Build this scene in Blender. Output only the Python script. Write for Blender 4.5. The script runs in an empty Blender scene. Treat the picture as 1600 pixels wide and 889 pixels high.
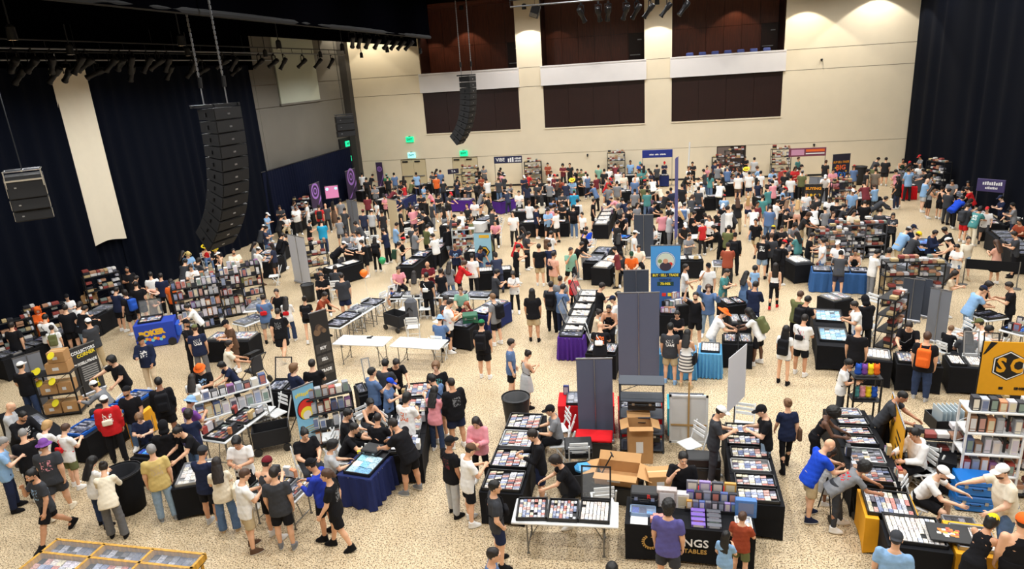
import bpy, bmesh, math, random
import numpy as np
from mathutils import Matrix, Vector

# ------------------------------------------------------------------ camera, world, lights, exposure
SC = bpy.context.scene
COL = SC.collection
W_PX, H_PX = 1600, 889
F_PX, PITCH, ROLL, CAM_H, YAW, WALL_Y = 1060.0, 0.306187, -0.0664642, 8.5666, 0.2026185, 51.37

def _basis():
    cp, sp = math.cos(PITCH), math.sin(PITCH)
    c, s = math.cos(ROLL), math.sin(ROLL)
    fwd = np.array([0, cp, -sp]); up = np.array([0, sp, cp]); right = np.array([1.0, 0, 0])
    r2, u2 = c * right + s * up, -s * right + c * up
    U = np.array([math.cos(YAW), -math.sin(YAW), 0]); V = np.array([math.sin(YAW), math.cos(YAW), 0])
    A = np.array([U, V, [0, 0, 1.0]])
    return A @ r2, A @ u2, A @ fwd
CR, CU, CF = _basis()
CAM = np.array([0, 0, CAM_H])

def ray(px, py):
    return CF + ((px - W_PX / 2) * CR - (py - H_PX / 2) * CU) / F_PX
def at(px, py, z=0.0):
    """world point seen at a pixel of the photograph on the level z"""
    d = ray(px, py); t = (z - CAM_H) / d[2]
    return CAM + t * d
def atp(px, py, axis, val):
    """world point seen at a pixel on the plane x=val (axis 0) or y=val (axis 1)"""
    d = ray(px, py); t = (val - CAM[axis]) / d[axis]
    return CAM + t * d
def atd(px, py, dist):
    d = ray(px, py)
    return CAM + d * (dist / (d @ CF))
def pix(P):
    d = np.asarray(P, float) - CAM; w = d @ CF
    return W_PX / 2 + F_PX * (d @ CR) / w, H_PX / 2 - F_PX * (d @ CU) / w

cam_data = bpy.data.cameras.new('camera'); cam = bpy.data.objects.new('camera', cam_data); COL.objects.link(cam)
cam_data.sensor_fit = 'HORIZONTAL'; cam_data.sensor_width = 36.0; cam_data.lens = 36.0 * F_PX / W_PX
cam_data.clip_start = 0.1; cam_data.clip_end = 300
m4 = Matrix.Identity(4)
for i in range(3):
    m4[i][0] = CR[i]; m4[i][1] = CU[i]; m4[i][2] = -CF[i]; m4[i][3] = CAM[i]
cam.matrix_world = m4
SC.camera = cam

SC.view_settings.view_transform = 'Standard'
SC.view_settings.look = 'None'
SC.view_settings.gamma = 1.0
SC.view_settings.exposure = 0.0
try: SC.view_settings.use_curve_mapping = False
except Exception: pass

wd = bpy.data.worlds.new('hall_world'); SC.world = wd; wd.use_nodes = True
wd.node_tree.nodes['Background'].inputs[0].default_value = (1.0, 0.97, 0.94, 1)
wd.node_tree.nodes['Background'].inputs[1].default_value = 0.02

LAMP_Z = 14.2
LAMP_SPOTS = [(x, y) for y in (4, 11, 18, 25, 32, 39, 46) for x in (-8.5, -3.0, 2.5, 8.5, 14.5)]
LAMP_W = 352.0
LAMP_COL = (1.0, 0.995, 0.98)
def lamp(name, kind, loc, power, color=LAMP_COL, **kw):
    l = bpy.data.lights.new(name, kind); l.energy = power; l.color = color
    for k, v in kw.items(): setattr(l, k, v)
    o = bpy.data.objects.new(name, l); o.location = loc; COL.objects.link(o)
    return o
FILL_SPOTS = [(x, y) for y in (8, 14, 20, 26, 32, 38, 44) for x in (-18.0, -14.0)]     # added fill lights that brighten the left side, below the stage rig
for x, y in FILL_SPOTS:
    lamp('added_fill_beam', 'SPOT', (x, y, 9.85), LAMP_W * 1.9, spot_size=math.radians(165), spot_blend=0.5, shadow_soft_size=0.2)
for x, y in LAMP_SPOTS:
    lamp('ceiling_lamp_light', 'SPOT', (x, y, LAMP_Z - 0.35), LAMP_W * 4, spot_size=math.radians(150), spot_blend=0.75, shadow_soft_size=0.25)

# ------------------------------------------------------------------ small helpers
rng = random.Random(7)
def lin(c):
    return tuple(((v / 255) / 12.92 if v / 255 <= 0.04045 else (((v / 255) + 0.055) / 1.055) ** 2.4) for v in c)
MATS = {}
def mat(name, rgb, rough=0.7, metal=0.0, noise=0.0, scale=30.0, bump=0.0, spec=0.5, emit=0.0, alpha=1.0, trans=0.0):
    """plain procedural surface: colour with a little noise, optional relief"""
    if name in MATS: return MATS[name]
    m = bpy.data.materials.new(name); m.use_nodes = True
    nt = m.node_tree; b = nt.nodes['Principled BSDF']
    c = lin(rgb) + (1,)
    b.inputs['Base Color'].default_value = c
    b.inputs['Roughness'].default_value = rough; b.inputs['Metallic'].default_value = metal
    b.inputs['Specular IOR Level'].default_value = spec
    m.diffuse_color = c
    if noise or bump:
        tc = nt.nodes.new('ShaderNodeTexCoord'); nz = nt.nodes.new('ShaderNodeTexNoise')
        nz.inputs['Scale'].default_value = scale; nz.inputs['Detail'].default_value = 3
        nt.links.new(tc.outputs['Object'], nz.inputs['Vector'])
        if noise:
            mx = nt.nodes.new('ShaderNodeMix'); mx.data_type = 'RGBA'
            mx.inputs['A'].default_value = tuple(v * (1 - noise) for v in c[:3]) + (1,)
            mx.inputs['B'].default_value = tuple(min(1, v * (1 + noise)) for v in c[:3]) + (1,)
            nt.links.new(nz.outputs['Fac'], mx.inputs['Factor']); nt.links.new(mx.outputs['Result'], b.inputs['Base Color'])
        if bump:
            bp = nt.nodes.new('ShaderNodeBump'); bp.inputs['Strength'].default_value = bump; bp.inputs['Distance'].default_value = 0.02
            nt.links.new(nz.outputs['Fac'], bp.inputs['Height']); nt.links.new(bp.outputs['Normal'], b.inputs['Normal'])
    if emit:
        b.inputs['Emission Color'].default_value = c; b.inputs['Emission Strength'].default_value = emit
    if alpha < 1: b.inputs['Alpha'].default_value = alpha
    if trans: b.inputs['Transmission Weight'].default_value = trans
    MATS[name] = m
    return m

def mix_mat(name, ramp, rough=0.6, vec='island', scale=1.0, bump=0.0):
    """colour picked from a ramp: per loose piece ('island') or per object ('object')"""
    if name in MATS: return MATS[name]
    m = bpy.data.materials.new(name); m.use_nodes = True
    nt = m.node_tree; b = nt.nodes['Principled BSDF']; b.inputs['Roughness'].default_value = rough
    cr = nt.nodes.new('ShaderNodeValToRGB'); cr.color_ramp.interpolation = 'CONSTANT'
    n = len(ramp)
    while len(cr.color_ramp.elements) < n: cr.color_ramp.elements.new(0.5)
    for i, c in enumerate(ramp):
        cr.color_ramp.elements[i].position = i / n; cr.color_ramp.elements[i].color = lin(c) + (1,)
    if vec == 'island':
        g = nt.nodes.new('ShaderNodeNewGeometry'); nt.links.new(g.outputs['Random Per Island'], cr.inputs['Fac'])
    else:
        g = nt.nodes.new('ShaderNodeObjectInfo'); nt.links.new(g.outputs['Random'], cr.inputs['Fac'])
    nt.links.new(cr.outputs['Color'], b.inputs['Base Color'])
    MATS[name] = m
    return m

class MB:
    """collects boxes, tubes, prisms, quads; build() links them as ONE mesh object, mesh() gives the mesh alone"""
    def __init__(s): s.v, s.f, s.mi, s.cur = [], [], [], 0
    def slot(s, i): s.cur = i; return s
    def add(s, vs, fs):
        o = len(s.v); s.v += [tuple(float(c) for c in p) for p in vs]
        s.f += [tuple(i + o for i in f) for f in fs]; s.mi += [s.cur] * len(fs)
        return s
    def box(s, x0, x1, y0, y1, z0, z1, M=None):
        vs = [(x, y, z) for z in (z0, z1) for y in (y0, y1) for x in (x0, x1)]
        if M is not None: vs = [tuple(M @ Vector(p)) for p in vs]
        return s.add(vs, [(0, 2, 3, 1), (4, 5, 7, 6), (0, 1, 5, 4), (2, 6, 7, 3), (0, 4, 6, 2), (1, 3, 7, 5)])
    def cbox(s, cx, cy, cz, w, d, h, M=None): return s.box(cx - w / 2, cx + w / 2, cy - d / 2, cy + d / 2, cz - h / 2, cz + h / 2, M)
    def bevbox(s, cx, cy, cz, w, d, h, r=0.01, M=None):
        """box with its edges taken off"""
        vs, hx, hy, hz = [], w / 2, d / 2, h / 2
        idx = {}
        for sx in (-1, 1):
            for sy in (-1, 1):
                for sz in (-1, 1):
                    for a in range(3):
                        q = [sx * (hx - r), sy * (hy - r), sz * (hz - r)]
                        q[a] = (sx, sy, sz)[a] * (hx, hy, hz)[a]
                        idx[sx, sy, sz, a] = len(vs)
                        p = Vector((q[0] + cx, q[1] + cy, q[2] + cz)); vs.append(tuple(M @ p) if M is not None else tuple(p))
        fs = []
        for a in range(3):
            b, c = (a + 1) % 3, (a + 2) % 3
            for sg in (-1, 1):
                loop = []
                for sb, sc in ((-1, -1), (1, -1), (1, 1), (-1, 1)):
                    k = [0, 0, 0]; k[a], k[b], k[c] = sg, sb, sc; loop.append(idx[k[0], k[1], k[2], a])
                fs.append(tuple(loop if sg > 0 else loop[::-1]))
            for sb in (-1, 1):
                for sc in (-1, 1):
                    k0, k1 = [0, 0, 0], [0, 0, 0]
                    k0[a], k0[b], k0[c] = -1, sb, sc; k1[a], k1[b], k1[c] = 1, sb, sc
                    q = (idx[(*k0, b)], idx[(*k1, b)], idx[(*k1, c)], idx[(*k0, c)])
                    fs.append(q if sb * sc < 0 else q[::-1])
        for sx in (-1, 1):
            for sy in (-1, 1):
                for sz in (-1, 1):
                    t = tuple(idx[sx, sy, sz, a] for a in range(3)); fs.append(t if sx * sy * sz > 0 else t[::-1])
        return s.add(vs, fs)
    def tube(s, a, b, r, n=6, r2=None, cap=True):
        a, b = Vector(a), Vector(b); d = (b - a)
        if d.length < 1e-6: return s
        q = d.to_track_quat('Z', 'Y').to_matrix(); r2 = r if r2 is None else r2
        vs = []
        for p, rr in ((a, r), (b, r2)):
            for k in range(n):
                t = 2 * math.pi * k / n; vs.append(p + q @ Vector((rr * math.cos(t), rr * math.sin(t), 0)))
        fs = [(k, (k + 1) % n, n + (k + 1) % n, n + k) for k in range(n)]
        if cap: fs += [tuple(range(n))[::-1], tuple(range(n, 2 * n))]
        return s.add(vs, fs)
    def path(s, pts, r, n=5):
        for a, b in zip(pts, pts[1:]): s.tube(a, b, r, n)
        return s
    def lathe(s, prof, n=12, c=(0, 0, 0), M=None, cap=True):
        vs = []
        for r, z in prof:
            for k in range(n):
                t = 2 * math.pi * k / n; p = Vector((c[0] + r * math.cos(t), c[1] + r * math.sin(t), c[2] + z)); vs.append(M @ p if M is not None else p)
        fs = [(i * n + k, i * n + (k + 1) % n, (i + 1) * n + (k + 1) % n, (i + 1) * n + k) for i in range(len(prof) - 1) for k in range(n)]
        if cap: fs += [tuple(range(n))[::-1], tuple(range((len(prof) - 1) * n, len(prof) * n))]
        return s.add(vs, fs)
    def quad(s, a, b, c, d): return s.add([a, b, c, d], [(0, 1, 2, 3)])
    def prism(s, poly, z0, z1, M=None):
        n = len(poly); vs = [Vector((x, y, z0)) for x, y in poly] + [Vector((x, y, z1)) for x, y in poly]
        if M is not None: vs = [M @ p for p in vs]
        return s.add(vs, [tuple(range(n))[::-1], tuple(range(n, 2 * n))] + [(k, (k + 1) % n, n + (k + 1) % n, n + k) for k in range(n)])
    def mesh(s, name, nslots=1, smooth=False):
        me = bpy.data.meshes.new(name); me.from_pydata(s.v, [], s.f)
        for _ in range(nslots): me.materials.append(None)
        if nslots > 1: me.polygons.foreach_set('material_index', s.mi)
        if smooth: me.polygons.foreach_set('use_smooth', [True] * len(me.polygons))
        me.update()
        return me
    def build(s, name, ms, parent=None, smooth=False, M=None):
        ms = ms if isinstance(ms, (list, tuple)) else [ms]
        return link(name, s.mesh(name, len(ms), smooth), ms, parent, M)

def link(name, me, ms, parent=None, M=None):
    """an object on a (maybe shared) mesh with its own materials"""
    o = bpy.data.objects.new(name, me); COL.objects.link(o)
    ms = ms if isinstance(ms, (list, tuple)) else [ms]
    for i, m in enumerate(ms):
        if i < len(o.material_slots):
            o.material_slots[i].link = 'OBJECT'; o.material_slots[i].material = m
    if parent is not None: o.parent = parent
    if M is not None: o.matrix_local = M
    return o
def tag(o, label=None, cat=None, group=None, kind=None):
    if label: o['label'] = label
    if cat: o['category'] = cat
    if group: o['group'] = group
    if kind: o['kind'] = kind
    return o
def empty(name, loc=(0, 0, 0), rz=0.0):
    o = bpy.data.objects.new(name, None); COL.objects.link(o); o.empty_display_size = 0.1
    o.location = loc; o.rotation_euler = (0, 0, rz)
    return o
def copy_thing(o, parent=None):
    c = o.copy(); COL.objects.link(c)
    if parent is not None: c.parent = parent
    for ch in o.children: copy_thing(ch, c)
    return c
def Rz(a): return Matrix.Rotation(a, 4, 'Z')
def Rx(a): return Matrix.Rotation(a, 4, 'X')
def Ry(a): return Matrix.Rotation(a, 4, 'Y')
def Tr(x, y, z): return Matrix.Translation((x, y, z))
MESH = {}
def shared(key, fn):
    if key not in MESH: MESH[key] = fn()
    return MESH[key]
# ------------------------------------------------------------------ the hall
XL, XR, YB, YF, ZC = -22.6, 17.9, WALL_Y, -4.0, 15.0
def floor_mat():
    m = bpy.data.materials.new('speckled_floor'); m.use_nodes = True; nt = m.node_tree; b = nt.nodes['Principled BSDF']
    tc = nt.nodes.new('ShaderNodeTexCoord')
    def noise(sc, det=2):
        n = nt.nodes.new('ShaderNodeTexNoise'); n.inputs['Scale'].default_value = sc; n.inputs['Detail'].default_value = det
        nt.links.new(tc.outputs['Object'], n.inputs['Vector']); return n
    def ramp(src, stops):
        r = nt.nodes.new('ShaderNodeValToRGB'); e = r.color_ramp.elements
        while len(e) < len(stops): e.new(.5)
        for i, (p, c) in enumerate(stops): e[i].position = p; e[i].color = lin(c) + (1,)
        nt.links.new(src, r.inputs['Fac']); return r
    def mixc(fac, a, bb, mode='MIX'):
        x = nt.nodes.new('ShaderNodeMix'); x.data_type = 'RGBA'; x.blend_type = mode
        nt.links.new(fac, x.inputs['Factor']) if not isinstance(fac, float) else setattr(x.inputs['Factor'], 'default_value', fac)
        nt.links.new(a, x.inputs['A']); nt.links.new(bb, x.inputs['B']); return x.outputs['Result']
    n1 = noise(22, 3); n2 = noise(38, 2); n3 = noise(.5, 2); n4 = noise(60, 2)
    base = ramp(n1.outputs['Fac'], [(.32, (198, 182, 158)), (.47, (228, 216, 195)), (.60, (240, 231, 214)), (.70, (212, 198, 174))])
    dark = ramp(n2.outputs['Fac'], [(.36, (88, 74, 62)), (.42, (156, 138, 116)), (.47, (240, 230, 210))])
    big = ramp(n3.outputs['Fac'], [(.3, (236, 232, 226)), (.7, (255, 255, 255))])
    c = mixc(1.0, base.outputs['Color'], dark.outputs['Color'], 'MULTIPLY'); c = mixc(.8, c, big.outputs['Color'], 'MULTIPLY')
    nt.links.new(c, b.inputs['Base Color']); b.inputs['Roughness'].default_value = .42; b.inputs['Specular IOR Level'].default_value = .25
    return m
def wood_mat(name, rgb, rough=.4):
    if name in MATS: return MATS[name]
    m = bpy.data.materials.new(name); m.use_nodes = True; nt = m.node_tree; b = nt.nodes['Principled BSDF']
    tc = nt.nodes.new('ShaderNodeTexCoord'); mp = nt.nodes.new('ShaderNodeMapping'); mp.inputs['Scale'].default_value = (6, 6, .5)
    n = nt.nodes.new('ShaderNodeTexNoise'); n.inputs['Scale'].default_value = 3; n.inputs['Detail'].default_value = 6
    nt.links.new(tc.outputs['Object'], mp.inputs['Vector']); nt.links.new(mp.outputs['Vector'], n.inputs['Vector'])
    r = nt.nodes.new('ShaderNodeValToRGB'); r.color_ramp.elements[0].position = .3; r.color_ramp.elements[1].position = .75
    r.color_ramp.elements[0].color = lin([v * .72 for v in rgb]) + (1,); r.color_ramp.elements[1].color = lin(rgb) + (1,)
    nt.links.new(n.outputs['Fac'], r.inputs['Fac']); nt.links.new(r.outputs['Color'], b.inputs['Base Color']); b.inputs['Roughness'].default_value = rough
    MATS[name] = m; return m
BEIGE = mat('beige_wall', (226, 213, 186), .85, noise=.05, scale=1.2)
PARA = mat('white_parapet', (222, 218, 216), .7, noise=.04, scale=1.5)
WOOD_D = wood_mat('dark_wood', (42, 18, 15), .4); WOOD_U = wood_mat('brown_wood', (98, 50, 34), .4)
GREYW = mat('grey_wall', (104, 100, 92), .9, noise=.08, scale=.8)
BLACKM = mat('black_paint', (16, 16, 18), .8); CEILM = mat('ceiling_black', (60, 57, 54), .9)
DRAPE = mat('navy_black_drape', (6, 10, 21), 1.0, noise=.12, scale=14, spec=.1)
DRAPE2 = mat('black_drape', (3, 3, 5), 1.0, noise=.1, scale=14, spec=.0)
CREAMCL = mat('cream_cloth', (226, 216, 194), .9, noise=.04, scale=3)
STEEL = mat('steel', (170, 172, 176), .35, metal=.9); DARKM = mat('dark_metal', (30, 31, 34), .5, metal=.3)
GROOVE = mat('groove_shadow', (104, 84, 60), .9)
def struct(name, mb, m, parent=None, **k):
    o = mb.build(name, m, parent, **k)
    if parent is None: o['kind'] = 'structure'
    return o
struct('floor', MB().box(XL - .3, XR + .3, YF - .3, YB + .3, -.2, 0), floor_mat())
struct('ceiling', MB().box(XL - .3, XR + .3, YF - .3, YB + 4.2, ZC, ZC + .2), CEILM)
struct('wall_front', MB().box(XL - .3, XR + .3, YF - .3, YF, 0, ZC), BEIGE)
struct('wall_right', MB().box(XR, XR + .3, YF, YB + .1, 0, ZC), BLACKM)
# left wall: grey, in courses with open joints
wl = struct('wall_left', MB().box(XL - .3, XL - .08, YF, YB, 0, ZC), GROOVE)
for z0, z1 in ((0, 7.27), (7.30, 8.60), (8.63, ZC)):
    for y0, y1 in ((YF, 38.4), (38.42, YB)): MB().box(XL - .08, XL, y0, y1, z0, z1).build('wall_panel', GREYW, wl)
# back wall
BAYS = [(-16.5, -9.1), (-7.25, 0.06), (1.95, 9.4)]
wb = struct('wall_back', MB().box(XL - .3, XR + .3, YB + .10, YB + .22, 0, 4.2).box(XL - .3, BAYS[0][0], YB + .10, YB + .3, 4.2, ZC).box(BAYS[2][1], XR + .3, YB + .10, YB + .3, 4.2, ZC)
            .box(BAYS[0][1], BAYS[1][0], YB + .1, YB + .3, 4.2, ZC).box(BAYS[1][1], BAYS[2][0], YB + .1, YB + .3, 4.2, ZC), GROOVE)
def wpan(x0, x1, z0, z1): MB().box(x0, x1, YB, YB + .10, z0, z1).build('wall_panel', BEIGE, wb)
DOORS = [(-18.85, -16.8), (-14.65, -12.6), (5.15, 7.17)]
xs = [XL] + [v for d in DOORS for v in d] + [XR]
for i in range(0, len(xs), 2): wpan(xs[i], xs[i + 1], 0, 2.345)
for z0, z1 in ((2.37, 4.23), (4.23, 7.27), (7.30, 8.62), (8.65, ZC)):
    if z0 < 4: wpan(XL, XR, z0, z1); continue
    for x0, x1 in ((XL, BAYS[0][0]), (BAYS[0][1], BAYS[1][0]), (BAYS[1][1], BAYS[2][0]), (BAYS[2][1], XR)): wpan(x0, x1, z0, z1)
for i, (x0, x1) in enumerate(BAYS):
    n = 'trim_%d' % (i + 1)
    lp = struct(n, MB().box(x0, x1, YB + .14, YB + .22, 4.23, 7.35), BLACKM)
    w = (x1 - x0) / 4
    for k in range(4): MB().box(x0 + k * w + .008, x0 + (k + 1) * w - .008, YB + .07, YB + .14, 4.26, 7.33).build('wood_panel', WOOD_D, lp)
    MB().box(x0 - .02, x1 + .02, YB - .05, YB + .14, 4.17, 4.25).build('ledge', BEIGE, lp)
    bp = struct('trim_%d' % (i + 4), MB().box(x0 - .12, x1 + .12, YB - .18, YB + .2, 7.30, 8.58), PARA)
    MB().box(x0 - .12, x1 + .12, YB - .21, YB + .24, 8.58, 8.68).build('parapet_cap', PARA, bp)
    # balcony room behind the parapet
    rb = struct('wall_balcony_%d' % (i + 1), MB().box(x0 - .2, x1 + .2, 54.1, 54.3, 8.0, ZC).box(x0 - .2, x0, YB + .3, 54.1, 8, ZC).box(x1, x1 + .2, YB + .3, 54.1, 8, ZC), WOOD_D)
    struct('floor_balcony_%d' % (i + 1), MB().box(x0, x1, YB + .2, 54.1, 7.9, 8.05), BLACKM)
    struct('ceiling_balcony_%d' % (i + 1), MB().box(x0, x1, YB + .3, 54.1, 13.35, 13.5), WOOD_U)
    nw = 6; ww = (x1 - x0) / nw
    for k in range(nw):
        xa, xb = x0 + k * ww + .01, x0 + (k + 1) * ww - .01
        if k == nw - 1: xb -= 1.15
        MB().box(xa, max(xb, xa + .05), 54.03, 54.1, 8.05, 10.55).build('wood_panel', WOOD_U, rb)
        MB().box(xa, x0 + (k + 1) * ww - .01, 54.03, 54.1, 10.57, 13.35).build('wood_panel', WOOD_U, rb)
    dr = struct('door_%d' % (i + 4), MB().box(x1 - 1.12, x1 - .12, 54.04, 54.1, 8.05, 10.3), WOOD_D)
    MB().box(x1 - 1.05, x1 - .3, 53.98, 54.04, 9.0, 9.06).build('push_bar', STEEL, dr)
    MB().box(x1 - .5, x1 - .2, 53.98, 54.04, 10.05, 10.12).build('door_closer', STEEL, dr)
    c = MB(); c.lathe([(.16, 0), (.16, .3)], 14, (x0 + (x1 - x0) * .43, 52.9, 13.04)); c.build('downlight', DARKM, rb)
# double doors in their reveals and the open doorway
DOORM = mat('door_cream', (206, 190, 152), .6)
for i, (x0, x1) in enumerate(DOORS[:2]):
    d = struct('door_%d' % (i + 1), MB().box(x0, x1, YB + .09, YB + .10, 0, 2.345), GROOVE)
    xm = (x0 + x1) / 2
    for a, b in ((x0 + .03, xm - .008), (xm + .008, x1 - .03)):
        l = MB().box(a, b, YB + .045, YB + .09, .01, 2.3).build('door_leaf', DOORM, d)
        MB().box(a + .15, b - .15, YB - .01, YB + .045, 1.0, 1.08).build('push_bar', STEEL, l)
        MB().box(a + .1, a + .55, YB - .02, YB + .045, 2.13, 2.23).build('door_closer', DARKM, l)
d3 = struct('door_3', MB().box(DOORS[2][0], DOORS[2][1], YB + .09, YB + .10, 0, 2.345), mat('doorway_dark', (58, 44, 38), .8))  # dark sheet stands for the unlit depth of the open doorway
MB().box(DOORS[2][0] + .05, DOORS[2][0] + .95, YB + .04, YB + .09, .02, 2.3).build('door_leaf', mat('door_taupe', (120, 104, 96), .6), d3)
# baseboard
for i in range(0, len(xs), 2): struct('baseboard_back' if i == 0 else 'baseboard_back_%d' % (i // 2 + 1), MB().box(xs[i] + .05, xs[i + 1] - .05, YB - .015, YB, 0, .14), DARKM)
# dark return in the left corner
struct('trim_corner', MB().box(XL, XL + .55, YB - .75, YB - .02, 0, ZC), mat('dark_return', (62, 58, 54), .9))
struct('trim_doorway', MB().box(XL, XL + .12, YB - 2.7, YB - .78, 0, 4.4), BLACKM)

def drape(name, label, p0, p1, z0, z1, m, group=None, fold=.34, amp=.10, seed=1, cat='curtain', kind=None, rows=7, hem=0.0, parent=None):
    """hanging cloth with folds, both faces"""
    r = random.Random(seed); p0, p1 = np.array(p0, float), np.array(p1, float); L = np.linalg.norm(p1 - p0); t = (p1 - p0) / L; n = np.array([-t[1], t[0]])
    N = int(L / fold * 7); ss = np.linspace(0, L, N + 1); ph = np.cumsum([2 * math.pi / 7 * r.uniform(.55, 1.45) for _ in ss])
    am = amp * np.array([.6 + .4 * math.sin(s * .9 + seed) + .2 * r.random() for s in ss])
    vs, fs = [], []
    for off in (0, .03):
        for k in range(rows + 1):
            f = k / rows; z = z1 + (z0 - z1) * f; g = .55 + .45 * f
            for i, s in enumerate(ss):
                w = am[i] * math.sin(ph[i] + .5 * math.sin(3 * f + i * .05)) * g + .05 * math.sin(s * .7 + 2 * f)
                p = p0 + t * s + n * (w - off); vs.append((p[0], p[1], z + (hem * math.sin(s * 2.2) * f if hem else 0)))
    S = (rows + 1) * (N + 1)
    for k in range(rows):
        for i in range(N):
            a = k * (N + 1) + i; fs.append((a, a + 1, a + N + 2, a + N + 1)); fs.append((S + a, S + a + N + 1, S + a + N + 2, S + a + 1))
    mb = MB(); mb.add(vs, fs); o = mb.build(name, m, parent, smooth=True)
    if label: tag(o, label, cat, group, kind)
    return o
drape('stage_curtain', 'tall dark navy curtain on the left wall, nearer side of the cream strip', (-22.1, 9.0), (-22.1, 23.25), .03, 9.75, DRAPE, seed=3, fold=.75, amp=.09)
drape('stage_curtain', 'tall dark navy curtain on the left wall between cream strip and grey wall', (-22.1, 24.95), (-22.1, 37.1), .03, 9.75, DRAPE, seed=8, fold=.75, amp=.09)
drape('stage_curtain', 'short dark curtain length below the cream cloth strip', (-22.25, 22.6), (-22.25, 25.6), .03, 3.4, DRAPE, seed=9)
drape('low_drape', 'low dark blue drape under the grey wall panelling', (-22.05, 36.6), (-22.05, 49.3), .03, 3.72, mat('blue_drape', (15, 20, 40), .95, noise=.1, scale=14, spec=.1), seed=5, amp=.07, fold=.3)
o = MB().tube((-22.05, 36.5, 3.75), (-22.05, 49.4, 3.75), .03).build('drape_rail', DARKM); tag(o, 'long dark rail along the top of the low blue drape', 'rail')
drape('cream_banner_cloth', 'long cream cloth strip hanging between the two left stage curtains', (-22.0, 23.2), (-22.0, 25.0), 2.75, 9.72, CREAMCL, seed=2, amp=.02, fold=.9, hem=.1)
drape('masking_curtain', 'full height navy black curtain along the right side of the hall', (17.45, 50.9), (17.45, 12.0), .03, 14.6, DRAPE, seed=11, amp=.10, fold=1.9, rows=9)
drape('masking_curtain', 'second layer of navy black curtain overlapping in the right foreground', (17.05, 33.5), (17.05, 15.0), 6.8, 14.6, DRAPE, seed=13, amp=.10, fold=1.7)
# pale acoustic panel on the grey wall
ap = MB().box(XL + .02, XL + .10, 41.0, 46.5, 7.42, 11.6).build('acoustic_panel', mat('pale_panel', (172, 176, 160), .8, noise=.03, scale=2)); tag(ap, 'pale grey green panel mounted high on the grey left wall', 'wall panel')
MB().box(XL + .0, XL + .13, 40.9, 46.6, 7.30, 7.42).build('panel_rail', GREYW, ap)

# exit signs
def text_mesh(txt, size, depth=.004, align='CENTER', bold=0.0):
    key = ('txt', txt, round(size, 4), align, bold)
    if key in MESH: return MESH[key]
    c = bpy.data.curves.new('lettering', 'FONT'); c.body = txt; c.size = size; c.extrude = depth; c.align_x = align; c.align_y = 'CENTER'; c.resolution_u = 2; c.offset = bold
    o = bpy.data.objects.new('lettering', c); COL.objects.link(o)
    dg = bpy.context.evaluated_depsgraph_get(); me = bpy.data.meshes.new_from_object(o.evaluated_get(dg)); bpy.data.objects.remove(o)
    me.name = 'lettering'
    if not me.materials: me.materials.append(None)
    MESH[key] = me
    return me
def letters(txt, size, m, parent, M, bold=0.0, sx=1.0, name='lettering'):
    return link(name, text_mesh(txt, size, bold=bold), m, parent, M @ Matrix.Diagonal((sx, 1, 1, 1)))
XZ = Matrix.Rotation(math.pi / 2, 4, 'X')                              # lettering that faces -y
EXG = mat('exit_green', (20, 190, 130), .4, emit=1.6); EXC = mat('exit_pale', (150, 225, 225), .4, emit=1.2)
def exit_sign(loc, rz, label, m, ink):
    o = MB().bevbox(0, 0, 0, .62, .12, .42, .02).build('exit_sign', m); o.matrix_world = Tr(*loc) @ Rz(rz); tag(o, label, 'exit sign')
    letters('EXIT', .22, ink, o, Tr(0, -.064, 0) @ XZ, .006)
    MB().box(-.08, .08, -.03, .03, .21, .26).build('bracket', DARKM, o)
INKW = mat('ink_white', (240, 240, 240), .5); INKB = mat('ink_black', (14, 14, 16), .5); INKG = mat('ink_dark_green', (6, 70, 50), .5)
exit_sign((-17.86, YB - .1, 3.9), 0, 'green exit sign high on beige back wall, upper of the two', EXG, INKG)
exit_sign((-17.85, YB - .1, 2.68), 0, 'pale cyan lit exit sign directly above the left double door', EXC, INKG)
exit_sign((-13.64, YB - .1, 2.66), 0, 'green exit sign above the second double door', EXG, INKG)
exit_sign((-22.35, 49.7, 3.95), math.pi / 2, 'upper green exit sign on the dark corner by the low drape', EXG, INKG)
exit_sign((-22.35, 49.7, 2.8), math.pi / 2, 'lower green exit sign on the dark corner by the low drape', EXG, INKG)
# balcony seat backs showing over the third parapet
SEAT = mat('seat_blue', (70, 82, 140), .8)
s0 = None
for k in range(7):
    if s0 is None:
        s0 = empty('balcony_seat'); tag(s0, 'blue upholstered seat row behind the right balcony parapet', 'seat', 'balcony seats behind the right parapet')
        MB().bevbox(0, 0, .42, .5, .1, .62, .05).build('seat_back', SEAT, s0); MB().bevbox(0, -.28, .2, .5, .46, .12, .03).build('seat_cushion', SEAT, s0); MB().box(-.2, .2, -.2, 0, 0, .16).build('pedestal', DARKM, s0)
        s = s0
    else: s = copy_thing(s0)
    s.location = (3.2 + k * .86, 52.0, 8.05 + .12); s.rotation_euler = (0, 0, math.pi)
# small smoke detectors / cameras on the wall
for x, y, lb in ((1284, 93, 'tiny black wall camera on beige wall between the two grooves'), (918, 242, 'tiny wall camera just under the low groove left of centre'), (1272, 226, 'tiny wall camera under the low groove at the right')):
    p = atp(x, y, 1, YB - .08); o = MB().bevbox(0, 0, 0, .12, .16, .12, .02).build('wall_camera', DARKM); o.location = p; tag(o, lb, 'camera'); MB().tube((0, 0, -.03), (0, -.12, -.1), .04, 8).build('lens', INKB, o)

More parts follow.
